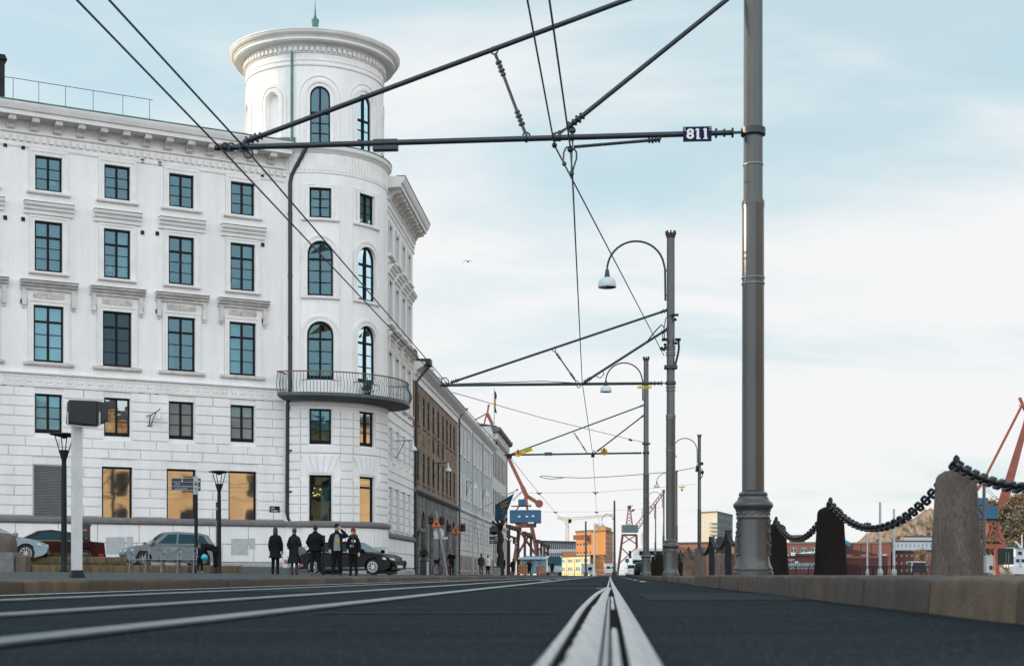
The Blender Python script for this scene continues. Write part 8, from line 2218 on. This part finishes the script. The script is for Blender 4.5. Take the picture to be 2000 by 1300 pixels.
# ------------------------------------------------------------------ hill with rock and autumn trees
def hill_h(x):
    px = x   # silhouette as a function of photo-column at 800 m
    pts = [(1560, 1110), (1690, 1100), (1722, 1060), (1760, 1030), (1800, 1015), (1830, 1003), (1870, 1000), (1930, 996), (1965, 987), (2000, 981), (2060, 980), (2150, 990), (2300, 1020), (2500, 1080), (2700, 1120)]
    for (a, za), (b, zb_) in zip(pts, pts[1:]):
        if a <= px <= b:
            return za + (zb_ - za) * sm(a, b, px)
    return 1122
hm_ = MB(); Y0, Y1 = 700, 900; vs = []; fs = []; nxh, nyh = 260, 50
for j in range(nyh):
    for i in range(nxh):
        px = 1600 + 1000 * i / (nxh - 1); k = j / (nyh - 1); Yk = lerp(Y0, Y1, k); top = zz(hill_h(px), 820)
        zk = top * sm(0, .55, k) * (1 if k < .6 else 1 - sm(.6, 1.2, k) * .4)
        n_ = noise.noise(Vector((px * .03, k * 6, 0))) * 5 + noise.noise(Vector((px * .11, k * 17, 3))) * 3.2 + noise.noise(Vector((px * .4, k * 40, 7))) * 1.5
        vs.append((at(px, 0, 800).x, Yk, max(-1, zk + n_ * min(1, top / 15) * (1 if 0 < k < 1 else 0))))
for j in range(nyh - 1):
    for i in range(nxh - 1): fs.append((j*nxh+i, j*nxh+i+1, (j+1)*nxh+i+1, (j+1)*nxh+i))
hm_.add(vs, fs); M['rock'] = pm('hill_rock', (.27, .205, .155), .9, var=.35, scale=.2, bump=1.0, bscale=.5, var2=(.085, .068, .042), detail=12); hm_.build('hill', M['rock'], kind='structure')
mats_f = [pm('autumn_olive', (.135, .112, .060), .8, var=.4, scale=.4), pm('autumn_brown', (.19, .125, .070), .8, var=.4, scale=.4), pm('autumn_ochre', (.27, .175, .075), .8, var=.4, scale=.4), pm('dull_green', (.080, .085, .050), .8, var=.4, scale=.4)]
k = random.Random(21)
wd = MB()
for _ in range(760):
    px = k.uniform(1845, 2120) if k.random() < .9 else k.uniform(1730, 1850); kk = k.uniform(.05, .58); top = zz(hill_h(px), 820)
    c_ = V3(at(px, 0, 800).x, lerp(Y0, Y1, kk), top * sm(0, .55, kk)); s_ = k.uniform(2.2, 4.8) if px > 1850 else k.uniform(.6, 1.6); mi = k.choice([0, 0, 1, 1, 2, 3])
    for _ in range(40):
        d = V3(k.gauss(0, .42), k.gauss(0, .42), k.gauss(.35, .38)) * s_; a = k.uniform(0, 6.3); x_ = V3(math.cos(a), math.sin(a), k.uniform(-.7, .7)) * s_ * .17; y_ = V3(-math.sin(a), math.cos(a), k.uniform(.3, 1)) * s_ * .15; q0 = c_ + d
        wd.add([q0 - x_, q0 - y_, q0 + x_, q0 + y_], [(0, 1, 2, 3)], mi)
wd.build('wooded_slope', mats_f, kind='stuff', label='autumn woodland covering the rocky hill at the right', cat='woodland')
def small_tree(label, px, Y, h, sp, mi, seed):
    p = at(px, 1122, Y); p.z = 0; t = thing('tree', label, 'tree', p); m = MB(); kk = random.Random(seed)
    m.tube([p, p + V3(.1, 0, h * .4), p + V3(0, 0, h * .8)], [h * .03, h * .02, h * .008], 6)
    for i in range(5): a = i * 1.3; m.tube([p + V3(0, 0, h * (.35 + .08 * i)), p + V3(math.cos(a) * sp * .6, math.sin(a) * sp * .6, h * (.55 + .08 * i))], [h * .012, h * .004], 5)
    m.build('trunk', M['bark'], t); m = MB()
    for _ in range(700):
        q0 = p + V3(kk.gauss(0, sp * .45), kk.gauss(0, sp * .45), h * min(1.05, max(.25, kk.gauss(.62, .20)))); a = kk.uniform(0, 6.3); x_ = V3(math.cos(a), math.sin(a), kk.uniform(-.7, .7)) * h * .022; y_ = V3(-math.sin(a), math.cos(a), .6) * h * .02; m.add([q0 - x_, q0 - y_, q0 + x_, q0 + y_], [(0, 1, 2, 3)])
    m.build('crown', mats_f[mi], t)
small_tree('slim yellowing birch in front of the orange brick house', 1801, 260, zz(1072, 260), 1.0, 2, 3)
small_tree('ochre autumn tree on the shore behind the right crane', 1880, 420, 9, 3.2, 2, 4)
small_tree('brown bushy tree at the hill foot beside the boat mast', 1985, 430, 13, 4.5, 1, 5)

# ------------------------------------------------------------------ houses behind the camera, seen in the windows
M['sandstone'] = pm('warm_sandstone', (.62, .40, .20), .85, var=.2, scale=.45, var2=(.34, .19, .085), detail=8)
M['palestone'] = pm('pale_ochre_render', (.70, .52, .31), .85, var=.1, scale=.4, var2=(.50, .35, .19), detail=8)
def opposite(label, a, b, hts, rows, cols, mat, rf):
    t = thing('opposite_building', label, 'building', V3((a[0] + b[0]) / 2, (a[1] + b[1]) / 2, 0), 'houses behind the camera')
    a = Vector(a); b = Vector(b); S = Flat(b, a - b); L = (a - b).length; ops = []; fl = (hts - 1.6) / rows
    for r_ in range(rows):
        for c_ in range(cols): ops.append((L * (c_ + .5) / cols, L / cols * .42, 1.5 + r_ * fl, 1.5 + (r_ + .62) * fl, False))
    m = MB(); fwall(m, S, 0, L, -.1, hts, ops, depth=.4)
    m.quad(S.P(0, -.1), S.P(0, -.1, -14), S.P(0, hts, -14), S.P(0, hts)); m.quad(S.P(L, -.1), S.P(L, -.1, -14), S.P(L, hts, -14), S.P(L, hts)); m.quad(S.P(0, -.1, -14), S.P(L, -.1, -14), S.P(L, hts, -14), S.P(0, hts, -14)); m.build('wall', mat, t)
    for i, o_ in enumerate(ops): m = MB(); m.add([S.P(u, z, -.3) for u, z in outline(*o_[:4])], [(0, 1, 2, 3)]); m.build('window', M['glass_dark'], t)
    m = MB(); fsweep(m, S, [(-.02, hts - .5), (.2, hts - .4), (.7, hts + .1), (.7, hts + .4), (-.3, hts + .5)], 0, L)
    for r_ in range(1, rows): fsweep(m, S, [(-.02, 1.1 + r_ * fl), (.25, 1.15 + r_ * fl), (.25, 1.32 + r_ * fl), (-.02, 1.4 + r_ * fl)], 0, L)
    m.build('cornice', mat, t)
    m = MB(); m.add([S.P(0, hts + .5, -.2), S.P(L, hts + .5, -.2), S.P(L, hts + 3.2, -7), S.P(0, hts + 3.2, -7), S.P(L, hts, -14), S.P(0, hts, -14)], [(0, 1, 2, 3), (3, 2, 4, 5)]); m.build('roof', rf, t)
opposite('ochre stone house behind the camera, mirrored in the shop windows', (24, -66), (52, -30), 20.5, 4, 13, M['sandstone'], M['copper'])
opposite('pale ochre house behind the camera, next to the stone one', (53, -29), (78, 4), 19.0, 4, 10, M['palestone'], M['roofdark'])
opposite('long ochre house behind the camera farther along the water', (79, 5), (118, 55), 17.0, 4, 16, M['sandstone'], M['roofdark'])
opposite('ochre house far across the harbour to the right of the camera', (128, 62), (150, 150), 22.0, 5, 18, M['palestone'], M['roofdark'])
